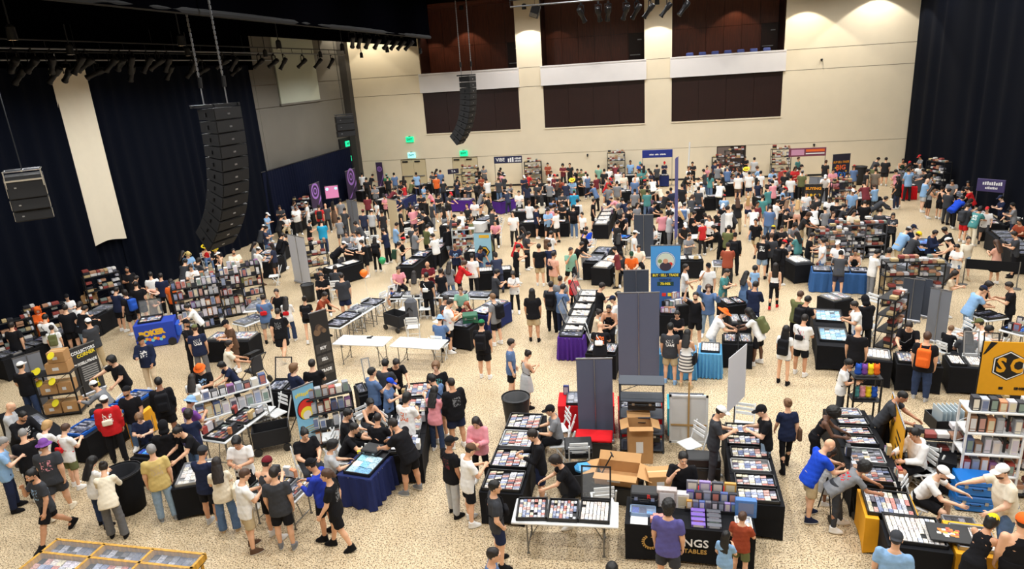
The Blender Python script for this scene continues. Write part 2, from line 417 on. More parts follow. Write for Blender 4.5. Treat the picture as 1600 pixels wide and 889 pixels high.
# ------------------------------------------------------------------ wall washers and their cans
def washer(x, y, z, power, size, col, blend=.12, tilt=0.0, name='wall_washer'):
    o = empty(name, (x, y, z)); tag(o, 'black can downlight washing the wall below at %s' % ('back' if y > 45 else 'side'), 'lamp', 'wall washing downlights')
    MB().lathe([(.05, .36), (.15, .32), (.16, -.02), (.13, -.02), (.12, .1)], 14).build('housing', DARKM, o)
    MB().lathe([(.001, .09), (.12, .09)], 14).build('lamp_face', mat('lamp_glow', (255, 236, 205), .4, emit=8), o)
    l = lamp('washer_light', 'SPOT', (x, y, z - .03), power, col, spot_size=math.radians(size), spot_blend=blend, shadow_soft_size=.06)
    l.rotation_euler = (tilt, 0, 0)
WARM = (1.0, .90, .72); NEUT = (1.0, .95, .88)
for x, z, pw, c in ((-19.2, 12.7, 620, WARM), (-8.1, 12.5, 800, NEUT), (.9, 12.1, 600, NEUT), (10.6, 12.3, 760, WARM), (15.0, 12.7, 800, NEUT), (-22.0, 12.9, 500, WARM)):
    washer(x, YB - 1.5, z, pw, 100, c)
for x, z, pw in ((-13.3, 12.6, 260), (6.4, 12.6, 240), (-16.0, 12.0, 120), (-6.3, 12.2, 70), (1.95 + .9, 12.0, 60)):
    o = lamp('balcony_light', 'SPOT', (x, 52.9, z), pw, (1, .72, .48), spot_size=math.radians(95), spot_blend=.25, shadow_soft_size=.06)

# ------------------------------------------------------------------ rig over the stage side
drape('stage_border', 'long black border drape across the top left, nearer and lower edge lit grey', (-12.0, 3.0), (-12.0, 39.8), 10.55, 14.6, DRAPE2, seed=21, amp=.015, fold=1.2, rows=4)
drape('stage_border', 'second black border drape behind the first, over the lights', (-15.0, 6.0), (-15.0, 46.3), 10.45, 14.6, DRAPE2, seed=22, amp=.015, fold=1.2, rows=4)
drape('stage_border', 'end return of the black border drape before the wood balcony', (-15.0, 39.8), (-12.0, 39.8), 10.6, 14.6, DRAPE2, seed=23, amp=.015, fold=1.0, rows=4)
o = MB().tube((-12.02, 3, 10.62), (-12.02, 39.8, 10.62), .10, 8).build('drape_hem_pipe', mat('black_cloth_hem', (18, 19, 22), .9)); tag(o, 'grey black hem roll along the foot of the first border drape', 'pipe')
drape('stage_backcloth', 'black back cloth above the left curtain tops behind the spotlights', (-22.3, 4.0), (-22.3, 38.0), 9.5, 14.6, DRAPE2, seed=24, amp=.02, fold=1.2, rows=3)
o = MB().box(-22.4, -15.2, 3, 47.5, 12.3, 12.5).build('stage_gridiron', BLACKM); tag(o, 'black gridiron deck above the stage lights', 'deck')
FIX = mat('fixture_black', (24, 24, 27), .45, metal=.4); LENS = mat('lens_glass', (120, 128, 140), .15); CHROME = mat('chrome', (205, 208, 214), .2, metal=1)
def fixture_meshes():
    b = MB().lathe([(.10, -.30), (.125, -.26), (.125, 0), (.095, .06), (.095, .36), (.12, .40), (.12, .44), (.08, .44)], 10)
    y = MB()
    for s in (-1, 1): y.box(s * .15 - .01, s * .15 + .01, -.02, .02, -.02, .34)
    y.box(-.16, .16, -.02, .02, .33, .36).box(-.04, .04, -.04, .04, .36, .48)
    l = MB().lathe([(.001, .43), (.09, .43)], 10)
    return b.mesh('lamp_body', 1, True), y.mesh('yoke'), l.mesh('lens')
fm = fixture_meshes()
NF = 0
def stage_light(x, y, z, az, el, label, body=FIX, lens=LENS):
    o = empty('stage_light', (x, y, z), 0); tag(o, label, 'stage light')
    link('yoke', fm[1], body, o, Rz(az) @ Tr(0, 0, -.44))
    M = Rz(az) @ Tr(0, 0, -.46) @ Rx(el)
    b = link('lamp_body', fm[0], body, o, M); link('lens', fm[2], lens, b)
    MB().path([(0, 0, .02), (.12, .05, -.14), (.05, .1, -.3)], .012, 4).build('power_cable', BLACKM, o)
    return o
def batten(x, y0, y1, z, label, axis=1):
    o = empty('lighting_batten', (x, y0, z)); tag(o, label, 'lighting pipe')
    d = (0, y1 - y0, 0) if axis else (y1 - y0, 0, 0)
    MB().tube((0, 0, 0), d, .035, 8).build('pipe', mat('pipe_grey', (120, 122, 126), .4, metal=.6), o)
    MB().tube((0, 0, .28), (d[0], d[1], .28), .03, 8).build('upper_pipe', FIX, o)
    k = MB(); n = int(max(d) / 1.2)
    for i in range(n + 1): k.tube((d[0] * i / n, d[1] * i / n, 0), (d[0] * i / n, d[1] * i / n, .28), .015, 4)
    k.build('spreader', FIX, o)['kind'] = 'stuff'
    h = MB()
    for i in range(4): q = (i + .5) / 4; h.tube((d[0] * q, d[1] * q, .28), (d[0] * q, d[1] * q, 12.3 - z), .012, 4)
    h.build('hanger', FIX, o)['kind'] = 'stuff'
    return o
batten(-20.0, 15.0, 46.0, 10.25, 'long upper lighting pipe over the left stage curtains')
batten(-21.0, 15.0, 38.0, 9.95, 'lower dark lighting pipe just above the curtain tops')
rr = random.Random(4)
ordn = ['first', 'second', 'third', 'fourth', 'fifth', 'sixth', 'seventh', 'eighth', 'ninth', 'tenth', 'eleventh', 'twelfth', 'thirteenth', 'fourteenth', 'fifteenth', 'sixteenth', 'seventeenth', 'eighteenth', 'nineteenth', 'twentieth']
for k, px in enumerate([15, 45, 75, 118, 130, 170, 184, 200, 226, 242, 258, 300, 345, 362, 402, 425, 440, 470, 495, 515]):
    p = atp(px, 60, 0, -19.9)
    stage_light(-20.0, p[1], 10.22, math.radians(rr.uniform(-130, -60)), math.radians(rr.uniform(115, 150)), 'black spotlight, %s from left on upper pipe over stage curtains' % ordn[k], FIX, CHROME if k % 3 == 0 else LENS).children[1].material_slots[0].material = (CHROME if k % 6 == 2 else FIX)
for k, px in enumerate([30, 85, 105, 150, 205, 265, 300, 318, 370]):
    p = atp(px, 95, 0, -20.9)
    stage_light(-21.0, p[1], 9.93, math.radians(rr.uniform(-120, -60)), math.radians(rr.uniform(110, 160)), 'small black lamp, %s from the left on lower pipe at curtain tops' % ordn[k], FIX, CHROME if k in (6, 7) else LENS)
batten(-13.6, 31.5, 41.5, 10.85, 'short lighting pipe under black border before the beige wall')
for k, px in enumerate([551, 562, 575, 590, 605, 617, 628, 640]):
    p = atp(px, 66, 0, -13.6)
    stage_light(-13.6, p[1], 10.82, math.radians(-150 + 8 * k), math.radians(128), 'black spotlight with bright rim, %s from the left before the beige wall' % ordn[k], FIX, CHROME)
# front of house lamps near the top centre
batten(-6.0, -6.0, 2.2, 11.3, 'high lighting pipe in front of the middle balcony', 0).location = (-6.0, 33.0, 11.3)
for k, (px, py) in enumerate([(908, 18), (935, 15), (950, 13), (978, 12), (995, 10), (1015, 3), (1042, 0), (1070, 0)]):
    p = atd(px, py, 31.5); stage_light(p[0], p[1], 11.28, math.radians(150 + 20 * k), math.radians(140), 'stage spotlight near the picture top, %s from left by the middle balcony' % ordn[k], FIX, CHROME)
p = atd(836, 18, 34); o = empty('hanging_speaker', p); tag(o, 'small black loudspeaker with pale face hanging before the left pillar', 'speaker')
MB().bevbox(0, 0, 0, .42, .42, .6, .03).build('cabinet', FIX, o, M=Ry(.35)); MB().box(-.19, .19, -.23, -.21, -.28, -.1).build('grille', CHROME, o, M=Ry(.35)); MB().tube((0, 0, .3), (0, 0, 3), .012, 4).build('wire', FIX, o)

SPK = mat('speaker_black', (15, 15, 17), .6); GRL = mat('speaker_grille', (15, 15, 17), .75, noise=.15, scale=90)
def line_array(loc, rz, n, w, d, h, total, label, chain_dx, chain_top):
    o = empty('line_array', loc, rz); tag(o, label, 'loudspeaker')
    f = MB()
    for s in (-1, 1): f.box(-d * .6, d * .55, s * w * .42 - .03, s * w * .42 + .03, .02, .10)
    f.box(-d * .55, -d * .45, -w * .5, w * .5, .02, .1).box(d * .4, d * .5, -w * .5, w * .5, .02, .1); f.build('rigging_frame', DARKM, o)
    P = Vector((0, 0, 0)); a = 0.0
    bm = MB(); t = .62                                                 # wedge: tall front at +x, shorter back
    y0, y1 = -w / 2, w / 2
    vs = [(d / 2, y0, 0), (d / 2, y1, 0), (d / 2, y1, -h), (d / 2, y0, -h), (-d / 2, y0 * t, -h * .06), (-d / 2, y1 * t, -h * .06), (-d / 2, y1 * t, -h * .92), (-d / 2, y0 * t, -h * .92)]
    bm.add(vs, [(0, 3, 2, 1), (4, 5, 6, 7), (0, 1, 5, 4), (3, 7, 6, 2), (0, 4, 7, 3), (1, 2, 6, 5)])
    me = bm.mesh('speaker_box'); gm = MB().box(d / 2, d / 2 + .02, y0 + .03, y1 - .03, -h + .02, -.02).mesh('grille')
    hm = MB()
    for s in (-1, 1): hm.box(-.02, .02, s * w * .43 - .025, s * w * .43 + .025, -h * .66, -h * .34)
    hme = hm.mesh('handle'); bg = MB().box(d / 2 + .02, d / 2 + .026, -.05, .05, -h * .62, -h * .48).mesh('badge')
    for i in range(n):
        M = Tr(*P) @ Ry(a)
        b = link('speaker_box', me, SPK, o, M); link('grille', gm, GRL, b); link('handle', hme, DARKM, b); link('badge', bg, STEEL, b)
        P = P + Matrix.Rotation(a, 3, 'Y') @ Vector((0, 0, -h - .012))
        a += total * (.2 + 1.6 * i / n) / n
    for k, dx in enumerate(chain_dx):
        c = MB(); z = .1
        L = chain_top
        c.tube((dx, 0, .1), (dx, 0, .9), .02, 5)
        zz = .9
        while zz < L:
            c.tube((dx, 0, zz), (dx, 0, zz + .09), .034, 5); c.tube((dx, 0, zz + .09), (dx, 0, zz + .13), .018, 4); zz += .13
        c.build('chain', mat('chain_steel', (150, 152, 158), .35, metal=.8), o)['kind'] = 'stuff'
        MB().tube((dx, 0, .55), (dx + .02, 0, .85), .06, 7).build('hoist_hook', DARKM, o)
    MB().path([(-d * .5, .1, .1), (-d * .6, .15, -.8), (-d * .55, .1, -2)], .02, 4).build('signal_cable', BLACKM, o)
    return o
p = atd(338, 168, 19.4)
line_array((p[0], p[1], p[2]), -.15, 12, 1.12, .75, .335, .95, 'large curved black line array hanging before the left stage curtain', (-.42, .42), 5.5)
p = atd(729, 119, 42)
line_array((p[0], p[1], p[2]), -.15, 12, 1.12, .75, .335, .95, 'smaller looking curved black line array hanging before the wood balcony', (-.35, .35), 5.5)
def small_cluster(px, py, dist, rz, w, label, hs, frame_m):
    p = atd(px, py, dist); o = empty('speaker_cluster', p, rz); tag(o, label, 'loudspeaker')
    f = MB()
    for s in (-1, 1): f.tube((-w * .5, s * .25, .04), (w * .5, s * .25, .04), .022, 6); f.tube((s * w * .48, -.3, .04), (s * w * .48, .3, .04), .022, 6); f.tube((s * w * .48, -.3, .04), (s * w * .48, -.3, -.35), .018, 6)
    f.tube((0, -.3, .04), (0, .3, .04), .022, 6); f.box(-w * .5, w * .5, -.34, -.30, -.20, -.16); f.build('rigging_frame', frame_m, o)
    z = -.05
    for i, h in enumerate(hs):
        b = MB().bevbox(0, 0, 0, w, .6, h - .015, .015).build('speaker_box', SPK, o, M=Tr(0, .02 * i * i, z - h / 2) @ Rx(-.05 * i)); MB().box(-w / 2 + .03, w / 2 - .03, -.312, -.30, -h / 2 + .03, h / 2 - .03).build('grille', GRL, b); MB().box(-w * .3, -w * .24, -.32, -.312, -.02, .01).build('badge', STEEL, b)
        for s in (-1, 1): MB().box(s * w * .5 - .012, s * w * .5 + .012, -.26, -.2, -h * .4, h * .4).build('rigging_strut', frame_m, b)
        z -= h
    MB().tube((0, 0, .04), (-.05, 0, 4.5), .014, 5).build('suspension_cable', DARKM, o)
small_cluster(35, 268, 16.5, .75, .78, 'small black speaker cluster with silver frame hanging at far left', (.58, .30, .28), CHROME)
small_cluster(537, 180, 43, .6, 1.1, 'black speaker cluster hanging by the dark corner of the back wall', (.45, .45, .4), DARKM)
# lamp cans in the ceiling grid
cl = None
for x, y in LAMP_SPOTS:
    if cl is None:
        cl = empty('ceiling_lamp'); tag(cl, 'black can lamp high in the ceiling grid', 'lamp', 'hall ceiling lamps'); c = cl
        MB().lathe([(.1, .8), (.22, .7), (.22, 0), (.19, 0), (.18, .2)], 12).build('housing', DARKM, cl)
        MB().lathe([(.001, .18), (.18, .18)], 12).build('lamp_face', mat('lamp_glow', (255, 236, 205), .4, emit=8), cl)
    else: c = copy_thing(cl)
    c.location = (x, y, LAMP_Z - .2)
wl0 = None  # lamp bodies for the added fill lights
for x, y in FILL_SPOTS:
    if wl0 is None:
        wl0 = c = empty('added_fill_light'); tag(c, 'added black fill light hung under the stage rig', 'lamp', 'added stage fill lights')
        MB().lathe([(.05, .4), (.10, .34), (.11, .06), (.10, .06), (.09, .2)], 12).build('housing', DARKM, c); MB().lathe([(.001, .1), (.09, .1)], 12).build('lamp_face', mat('lamp_glow', (255, 236, 205), .4, emit=8), c); MB().tube((0, 0, .4), (0, 0, 5.1), .02, 5).build('hanger', DARKM, c)
    else: c = copy_thing(wl0)
    c.location = (x, y, 9.85)
# ------------------------------------------------------------------ people: implicit bodies meshed with surface nets
def nets(d, ax):
    s = d < 0; nx, ny, nz = d.shape
    c = np.zeros((nx - 1, ny - 1, nz - 1), np.int8)
    for a in (0, 1):
        for b in (0, 1):
            for e in (0, 1): c += s[a:nx - 1 + a, b:ny - 1 + b, e:nz - 1 + e]
    act = (c > 0) & (c < 8); I = np.array(np.nonzero(act)).T
    idx = -np.ones(c.shape, np.int64); idx[act] = np.arange(len(I))
    acc = np.zeros((len(I), 3)); cnt = np.zeros(len(I))
    for a in range(3):
        o1, o2 = [k for k in range(3) if k != a]
        for b in (0, 1):
            for e in (0, 1):
                p0 = I.copy(); p0[:, o1] += b; p0[:, o2] += e; p1 = p0.copy(); p1[:, a] += 1
                d0 = d[p0[:, 0], p0[:, 1], p0[:, 2]]; d1 = d[p1[:, 0], p1[:, 1], p1[:, 2]]
                x = (d0 < 0) != (d1 < 0); t = np.where(x, d0 / np.where(x, d0 - d1, 1), 0)
                acc[:, a] += t; acc[:, o1] += b * x; acc[:, o2] += e * x; cnt += x
    q = I + acc / cnt[:, None]
    v = np.stack([np.interp(q[:, k], np.arange(len(ax[k])), ax[k]) for k in range(3)], 1)
    fs = []
    for a in range(3):
        o1, o2 = (a + 1) % 3, (a + 2) % 3
        sl0 = [slice(None)] * 3; sl1 = [slice(None)] * 3; sl0[a] = slice(0, -1); sl1[a] = slice(1, None)
        x = s[tuple(sl0)] != s[tuple(sl1)]; E = np.array(np.nonzero(x)).T
        E = E[(E[:, o1] > 0) & (E[:, o2] > 0) & (E[:, o1] < d.shape[o1] - 1) & (E[:, o2] < d.shape[o2] - 1)]
        if not len(E): continue
        def cell(b, e):
            q = E.copy(); q[:, o1] -= b; q[:, o2] -= e; return idx[q[:, 0], q[:, 1], q[:, 2]]
        f = np.stack([cell(1, 1), cell(0, 1), cell(0, 0), cell(1, 0)], 1)
        ins = s[E[:, 0], E[:, 1], E[:, 2]]; f[~ins] = f[~ins][:, ::-1]; fs.append(f)
    f = np.concatenate(fs) if fs else np.zeros((0, 4), int)
    return v, f

class Field:
    def __init__(s, lo, hi, h, fine=()):
        s.ax = []
        for k in range(3):
            a = np.arange(lo[k], hi[k] + h, h)
            for (c, r, hf) in fine:
                a0, a1 = c[k] - r[k], c[k] + r[k]
                a = np.concatenate([a[a < a0 - hf * .5], np.arange(a0, a1, hf), a[a > a1 + hf * .3]])
            s.ax.append(a)
        s.d = np.full([len(a) for a in s.ax], 1.0)
    def _sub(s, lo, hi):
        sl = tuple(slice(max(0, np.searchsorted(s.ax[k], lo[k])), min(len(s.ax[k]), np.searchsorted(s.ax[k], hi[k]) + 1)) for k in range(3))
        g = np.meshgrid(*[s.ax[k][sl[k]] for k in range(3)], indexing='ij')
        return sl, np.stack([q.ravel() for q in g], 1), g[0].shape
    def put(s, fn, lo, hi, k=0.02, pad=0.09, op='u'):
        lo = np.asarray(lo) - pad; hi = np.asarray(hi) + pad
        sl, P, sh = s._sub(lo, hi)
        if P.size == 0: return
        n = fn(P).reshape(sh); o = s.d[sl]
        if op == 'u':
            if k > 0:
                h = np.clip(0.5 + 0.5 * (o - n) / k, 0, 1); s.d[sl] = o * (1 - h) + n * h - k * h * (1 - h)
            else: s.d[sl] = np.minimum(o, n)
        else: s.d[sl] = np.maximum(o, -n)
    def cone(s, a, b, ra, rb, k=0.02, flat=False, sc=None):
        a, b = np.asarray(a, float), np.asarray(b, float); ab = b - a; L2 = ab @ ab; r = max(ra, rb)
        def fn(P):
            q = P - a; tt = q @ ab / L2; t = np.clip(tt, 0, 1)
            d = np.linalg.norm(q - t[:, None] * ab, axis=1) - (ra + (rb - ra) * t)
            if flat:
                d = np.linalg.norm(q - np.minimum(np.maximum(tt, 0), 1.3)[:, None] * ab, axis=1) - (ra + (rb - ra) * t)
                d = np.maximum(d, (tt - 1) * math.sqrt(L2))
            return d
        s.put(fn, np.minimum(a, b) - r, np.maximum(a, b) + r, k)
    def ell(s, c, rad, k=0.02, Rm=None, op='u'):
        c, rad = np.asarray(c, float), np.asarray(rad, float); Rm = np.eye(3) if Rm is None else Rm
        def fn(P):
            q = (P - c) @ Rm; k0 = np.linalg.norm(q / rad, axis=1); k1 = np.linalg.norm(q / rad ** 2, axis=1) + 1e-9
            return k0 * (k0 - 1) / k1
        m = rad.max(); s.put(fn, c - m, c + m, k, op=op)
    def loft(s, o, Rm, us, ws, hs, cs, k=0.03, bot=None, grow=0.0):
        """stacked ellipses along the frame's third axis"""
        o = np.asarray(o, float); us = np.asarray(us)
        def fn(P):
            q = (P - o) @ Rm; u = q[:, 2]
            w = np.interp(u, us, ws) + grow; h = np.interp(u, us, hs) + grow; c = np.interp(u, us, cs)
            x, y = q[:, 0] / w, (q[:, 1] - c) / h
            d = (np.sqrt(x * x + y * y) - 1) * np.minimum(w, h)
            return np.maximum(d, np.maximum(us[0] - u, u - us[-1]))
        e = [o + Rm @ np.array([sx * (max(ws) + .05), sy * (max(hs) + .08), u]) for sx in (-1, 1) for sy in (-1, 1) for u in (us[0], us[-1])]
        s.put(fn, np.min(e, 0), np.max(e, 0), k)
    def mesh(s): return nets(s.d, s.ax)

def rx(a): c, n = math.cos(a), math.sin(a); return np.array([[1, 0, 0], [0, c, -n], [0, n, c]])
def rz(a): c, n = math.cos(a), math.sin(a); return np.array([[c, -n, 0], [n, c, 0], [0, 0, 1.0]])
D2R = math.pi / 180
# pose: torso lean, torso twist, head (pitch down, turn), arms (pitch, out, elbow, inward), legs (pitch, knee, out)
POSES = {
 'stand': dict(lean=2, head=(8, 0), aL=(4, 9, 14, 0), aR=(-2, 9, 18, 0), lL=(3, 3, 4), lR=(-3, 2, 5)),
 'idle':  dict(lean=0, head=(4, 14), aL=(8, 10, 28, 5), aR=(24, 12, 78, 28), lL=(8, 10, 5), lR=(-3, 1, 5)),
 'hold':  dict(lean=4, head=(26, 0), aL=(22, 8, 82, 32), aR=(24, 8, 86, 32), lL=(2, 2, 5), lR=(-2, 3, 6)),
 'browse': dict(lean=24, head=(24, 0), aL=(38, 10, 30, 10), aR=(30, 10, 48, 18), lL=(4, 6, 5), lR=(-8, 3, 6)),
 'bend':  dict(lean=52, head=(0, 6), aL=(50, 12, 14, 6), aR=(36, 8, 34, 14), lL=(8, 10, 6), lR=(-10, 4, 6)),
 'walk':  dict(lean=5, head=(6, 0), aL=(-24, 8, 20, 0), aR=(26, 8, 34, 4), lL=(24, 8, 2), lR=(-18, 26, 2)),
 'stroll': dict(lean=3, head=(4, -8), aL=(12, 9, 22, 2), aR=(-12, 9, 16, 2), lL=(-10, 12, 2), lR=(14, 5, 2)),
 'sit':   dict(lean=8, head=(18, 0), aL=(26, 10, 60, 22), aR=(30, 10, 56, 20), lL=(84, 84, 8), lR=(82, 88, 9)),
 'sitlean': dict(lean=26, head=(10, 10), aL=(50, 12, 46, 20), aR=(46, 10, 40, 10), lL=(84, 80, 10), lR=(82, 88, 10)),
 'phone': dict(lean=4, head=(10, -12), aL=(6, 10, 16, 0), aR=(34, 14, 132, 26), lL=(26, 9, 3), lR=(-18, 26, 3)),
 'cross': dict(lean=2, head=(4, 8), aL=(20, 14, 92, 62), aR=(24, 14, 96, 60), lL=(3, 3, 6), lR=(-3, 2, 7)),
 'reach': dict(lean=14, head=(10, -10), aL=(16, 10, 40, 8), aR=(66, 16, 16, 4), lL=(6, 6, 5), lR=(-8, 3, 6)),
 'raise': dict(lean=0, head=(2, 0), aL=(70, 20, 78, 8), aR=(130, 26, 50, 10), lL=(3, 3, 6), lR=(-3, 2, 7)),
 'push':  dict(lean=10, head=(8, 0), aL=(34, 6, 34, 4), aR=(36, 6, 32, 4), lL=(20, 8, 2), lR=(-16, 20, 2)),
 'pocket': dict(lean=-1, head=(6, 22), aL=(-8, 16, 34, 22), aR=(-6, 16, 34, 20), lL=(2, 2, 6), lR=(4, 8, 8)),
}
def skeleton(name, build):
    p = POSES[name]; J = {}
    fem = build == 'f'; shw = 0.158 if fem else 0.185; hip = 0.088 if fem else 0.085
    pel = np.array([0, 0, 0.0]); T = rx(-p['lean'] * D2R)
    J['T'] = T; J['pel'] = pel
    hipoff = T @ np.array([0, -0.0, 0.0])
    for s, k in ((-1, 'L'), (1, 'R')):
        a, kn, ab = [v * D2R for v in p['l' + k]]
        h = pel + np.array([s * hip, 0, -0.02])
        d1 = np.array([s * math.sin(ab), math.cos(ab) * math.sin(a), -math.cos(ab) * math.cos(a)])
        knee = h + d1 * 0.43
        d2 = np.array([s * math.sin(ab) * 0.3, math.sin(a - kn), -math.cos(a - kn)]); d2 /= np.linalg.norm(d2)
        ank = knee + d2 * 0.42
        J['hip' + k], J['knee' + k], J['ank' + k], J['fp' + k] = h, knee, ank, (max(0, kn - a - 0.1) if name in ('walk', 'phone', 'push', 'stroll') else 0.0)
    z0 = min(J['ankL'][2], J['ankR'][2]) - 0.085
    sh = np.array([0, 0, -z0])
    bal = 0.0
    if p['lean'] > 15 and 'sit' not in name: bal = -0.10 * math.sin(p['lean'] * D2R) * 2
    sh = sh + np.array([0, bal, 0])
    for k in list(J):
        if k[:3] in ('pel', 'hip'): J[k] = J[k] + sh
        elif k[:4] == 'knee': J[k] = J[k] + sh * np.array([1, .5, 1])
        elif k[:3] == 'ank': J[k] = J[k] + sh * np.array([1, 0, 1])
    pel = J['pel']
    J['neck'] = pel + T @ np.array([0, -0.005, 0.515])
    for s, k in ((-1, 'L'), (1, 'R')):
        pi, ou, el, inw = [v * D2R for v in p['a' + k]]
        S = pel + T @ np.array([s * shw, -0.01, 0.445])
        d1 = np.array([s * math.sin(ou), math.cos(ou) * math.sin(pi), -math.cos(ou) * math.cos(pi)])
        E = S + d1 * 0.28
        q = pi + el
        d2 = np.array([-s * math.sin(inw), math.cos(inw) * math.sin(q), -math.cos(inw) * math.cos(q)])
        Wr = E + d2 * 0.25
        J['sh' + k], J['el' + k], J['wr' + k], J['hd' + k] = S, E, Wr, d2
    hp, ht = p['head']; J['H'] = rz(-ht * D2R) @ rx(-(hp + p['lean'] * 0.35) * D2R)
    J['head'] = J['neck'] + (T * 0.5 + J['H'] * 0.5) @ np.array([0, 0.012, 0.09]) + J['H'] @ np.array([0, 0.015, 0.085])
    return J
TORSO = {
 'm': ([-0.13, -0.05, 0.02, 0.14, 0.30, 0.40, 0.47, 0.53], [.130, .160, .165, .150, .172, .170, .120, .06], [.08, .108, .11, .102, .115, .10, .075, .055], [0, -.01, -.005, 0.005, 0.0, -.01, -.012, -.01]),
 'f': ([-0.13, -0.05, 0.02, 0.15, 0.30, 0.40, 0.47, 0.53], [.135, .172, .165, .125, .145, .145, .10, .05], [.085, .115, .105, .088, .112, .09, .065, .048], [0, -.015, -.01, 0.0, 0.012, -.005, -.01, -.01]),
 'h': ([-0.13, -0.05, 0.02, 0.14, 0.30, 0.40, 0.47, 0.53], [.150, .195, .205, .205, .205, .190, .13, .07], [.09, .135, .15, .155, .145, .12, .085, .06], [0, 0, .015, .025, 0.01, -.01, -.012, -.01]),
}
LIMB = {'m': 1.0, 'f': 0.88, 'h': 1.14}
def finger_tubes(J, k, s, n, mbv, mbf):
    d = J['hd' + k]; wr = J['wr' + k]
    nn = np.array([-s * 0.8, 0.1, -0.55]); nn = nn - d * (nn @ d); nn /= np.linalg.norm(nn)
    sd = np.cross(d, nn)
    if (sd @ np.array([0, 1, .3])) < 0: sd = -sd                      # thumb side looks forward or up
    base = wr + d * 0.085
    def tube(pts, r):
        pts = [np.asarray(q) for q in pts]; o = len(mbv); m = len(pts)
        for i, q in enumerate(pts):
            t = pts[min(i + 1, m - 1)] - pts[max(i - 1, 0)]; t = t / np.linalg.norm(t)
            x = np.cross(t, nn + 0.3 * sd); x /= np.linalg.norm(x); y = np.cross(t, x)
            rr = r * (1 - 0.25 * i / (m - 1))
            for j in range(n):
                a = 2 * math.pi * j / n; mbv.append(q + rr * (math.cos(a) * x + math.sin(a) * y))
        for i in range(m - 1):
            for j in range(n): mbf.append((o + i * n + j, o + i * n + (j + 1) % n, o + (i + 1) * n + (j + 1) % n, o + (i + 1) * n + j))
        mbf.append(tuple(o + (m - 1) * n + j for j in range(n)))
    for i, L in enumerate((0.074, 0.082, 0.076, 0.060)):
        b = base + sd * (0.030 - 0.020 * i) - d * 0.015
        a0, a1 = 0.30 + 0.05 * i, 0.85 + 0.08 * i
        p1 = b + (d * math.cos(a0 * .5) + nn * math.sin(a0 * .5)) * (L * 0.5 + .012)
        p2 = p1 + (d * math.cos(a0) + nn * math.sin(a0)) * L * 0.32
        p3 = p2 + (d * math.cos(a1) + nn * math.sin(a1)) * L * 0.30
        tube([b, p1, p2, p3], 0.0095)
    b = wr + d * 0.035 + sd * 0.022
    p1 = b + (d * 0.55 + sd * 0.75 + nn * 0.2) * 0.038; p2 = p1 + (d * 0.85 + sd * 0.25 + nn * 0.3) * 0.034
    tube([b, p1, p2], 0.0115)
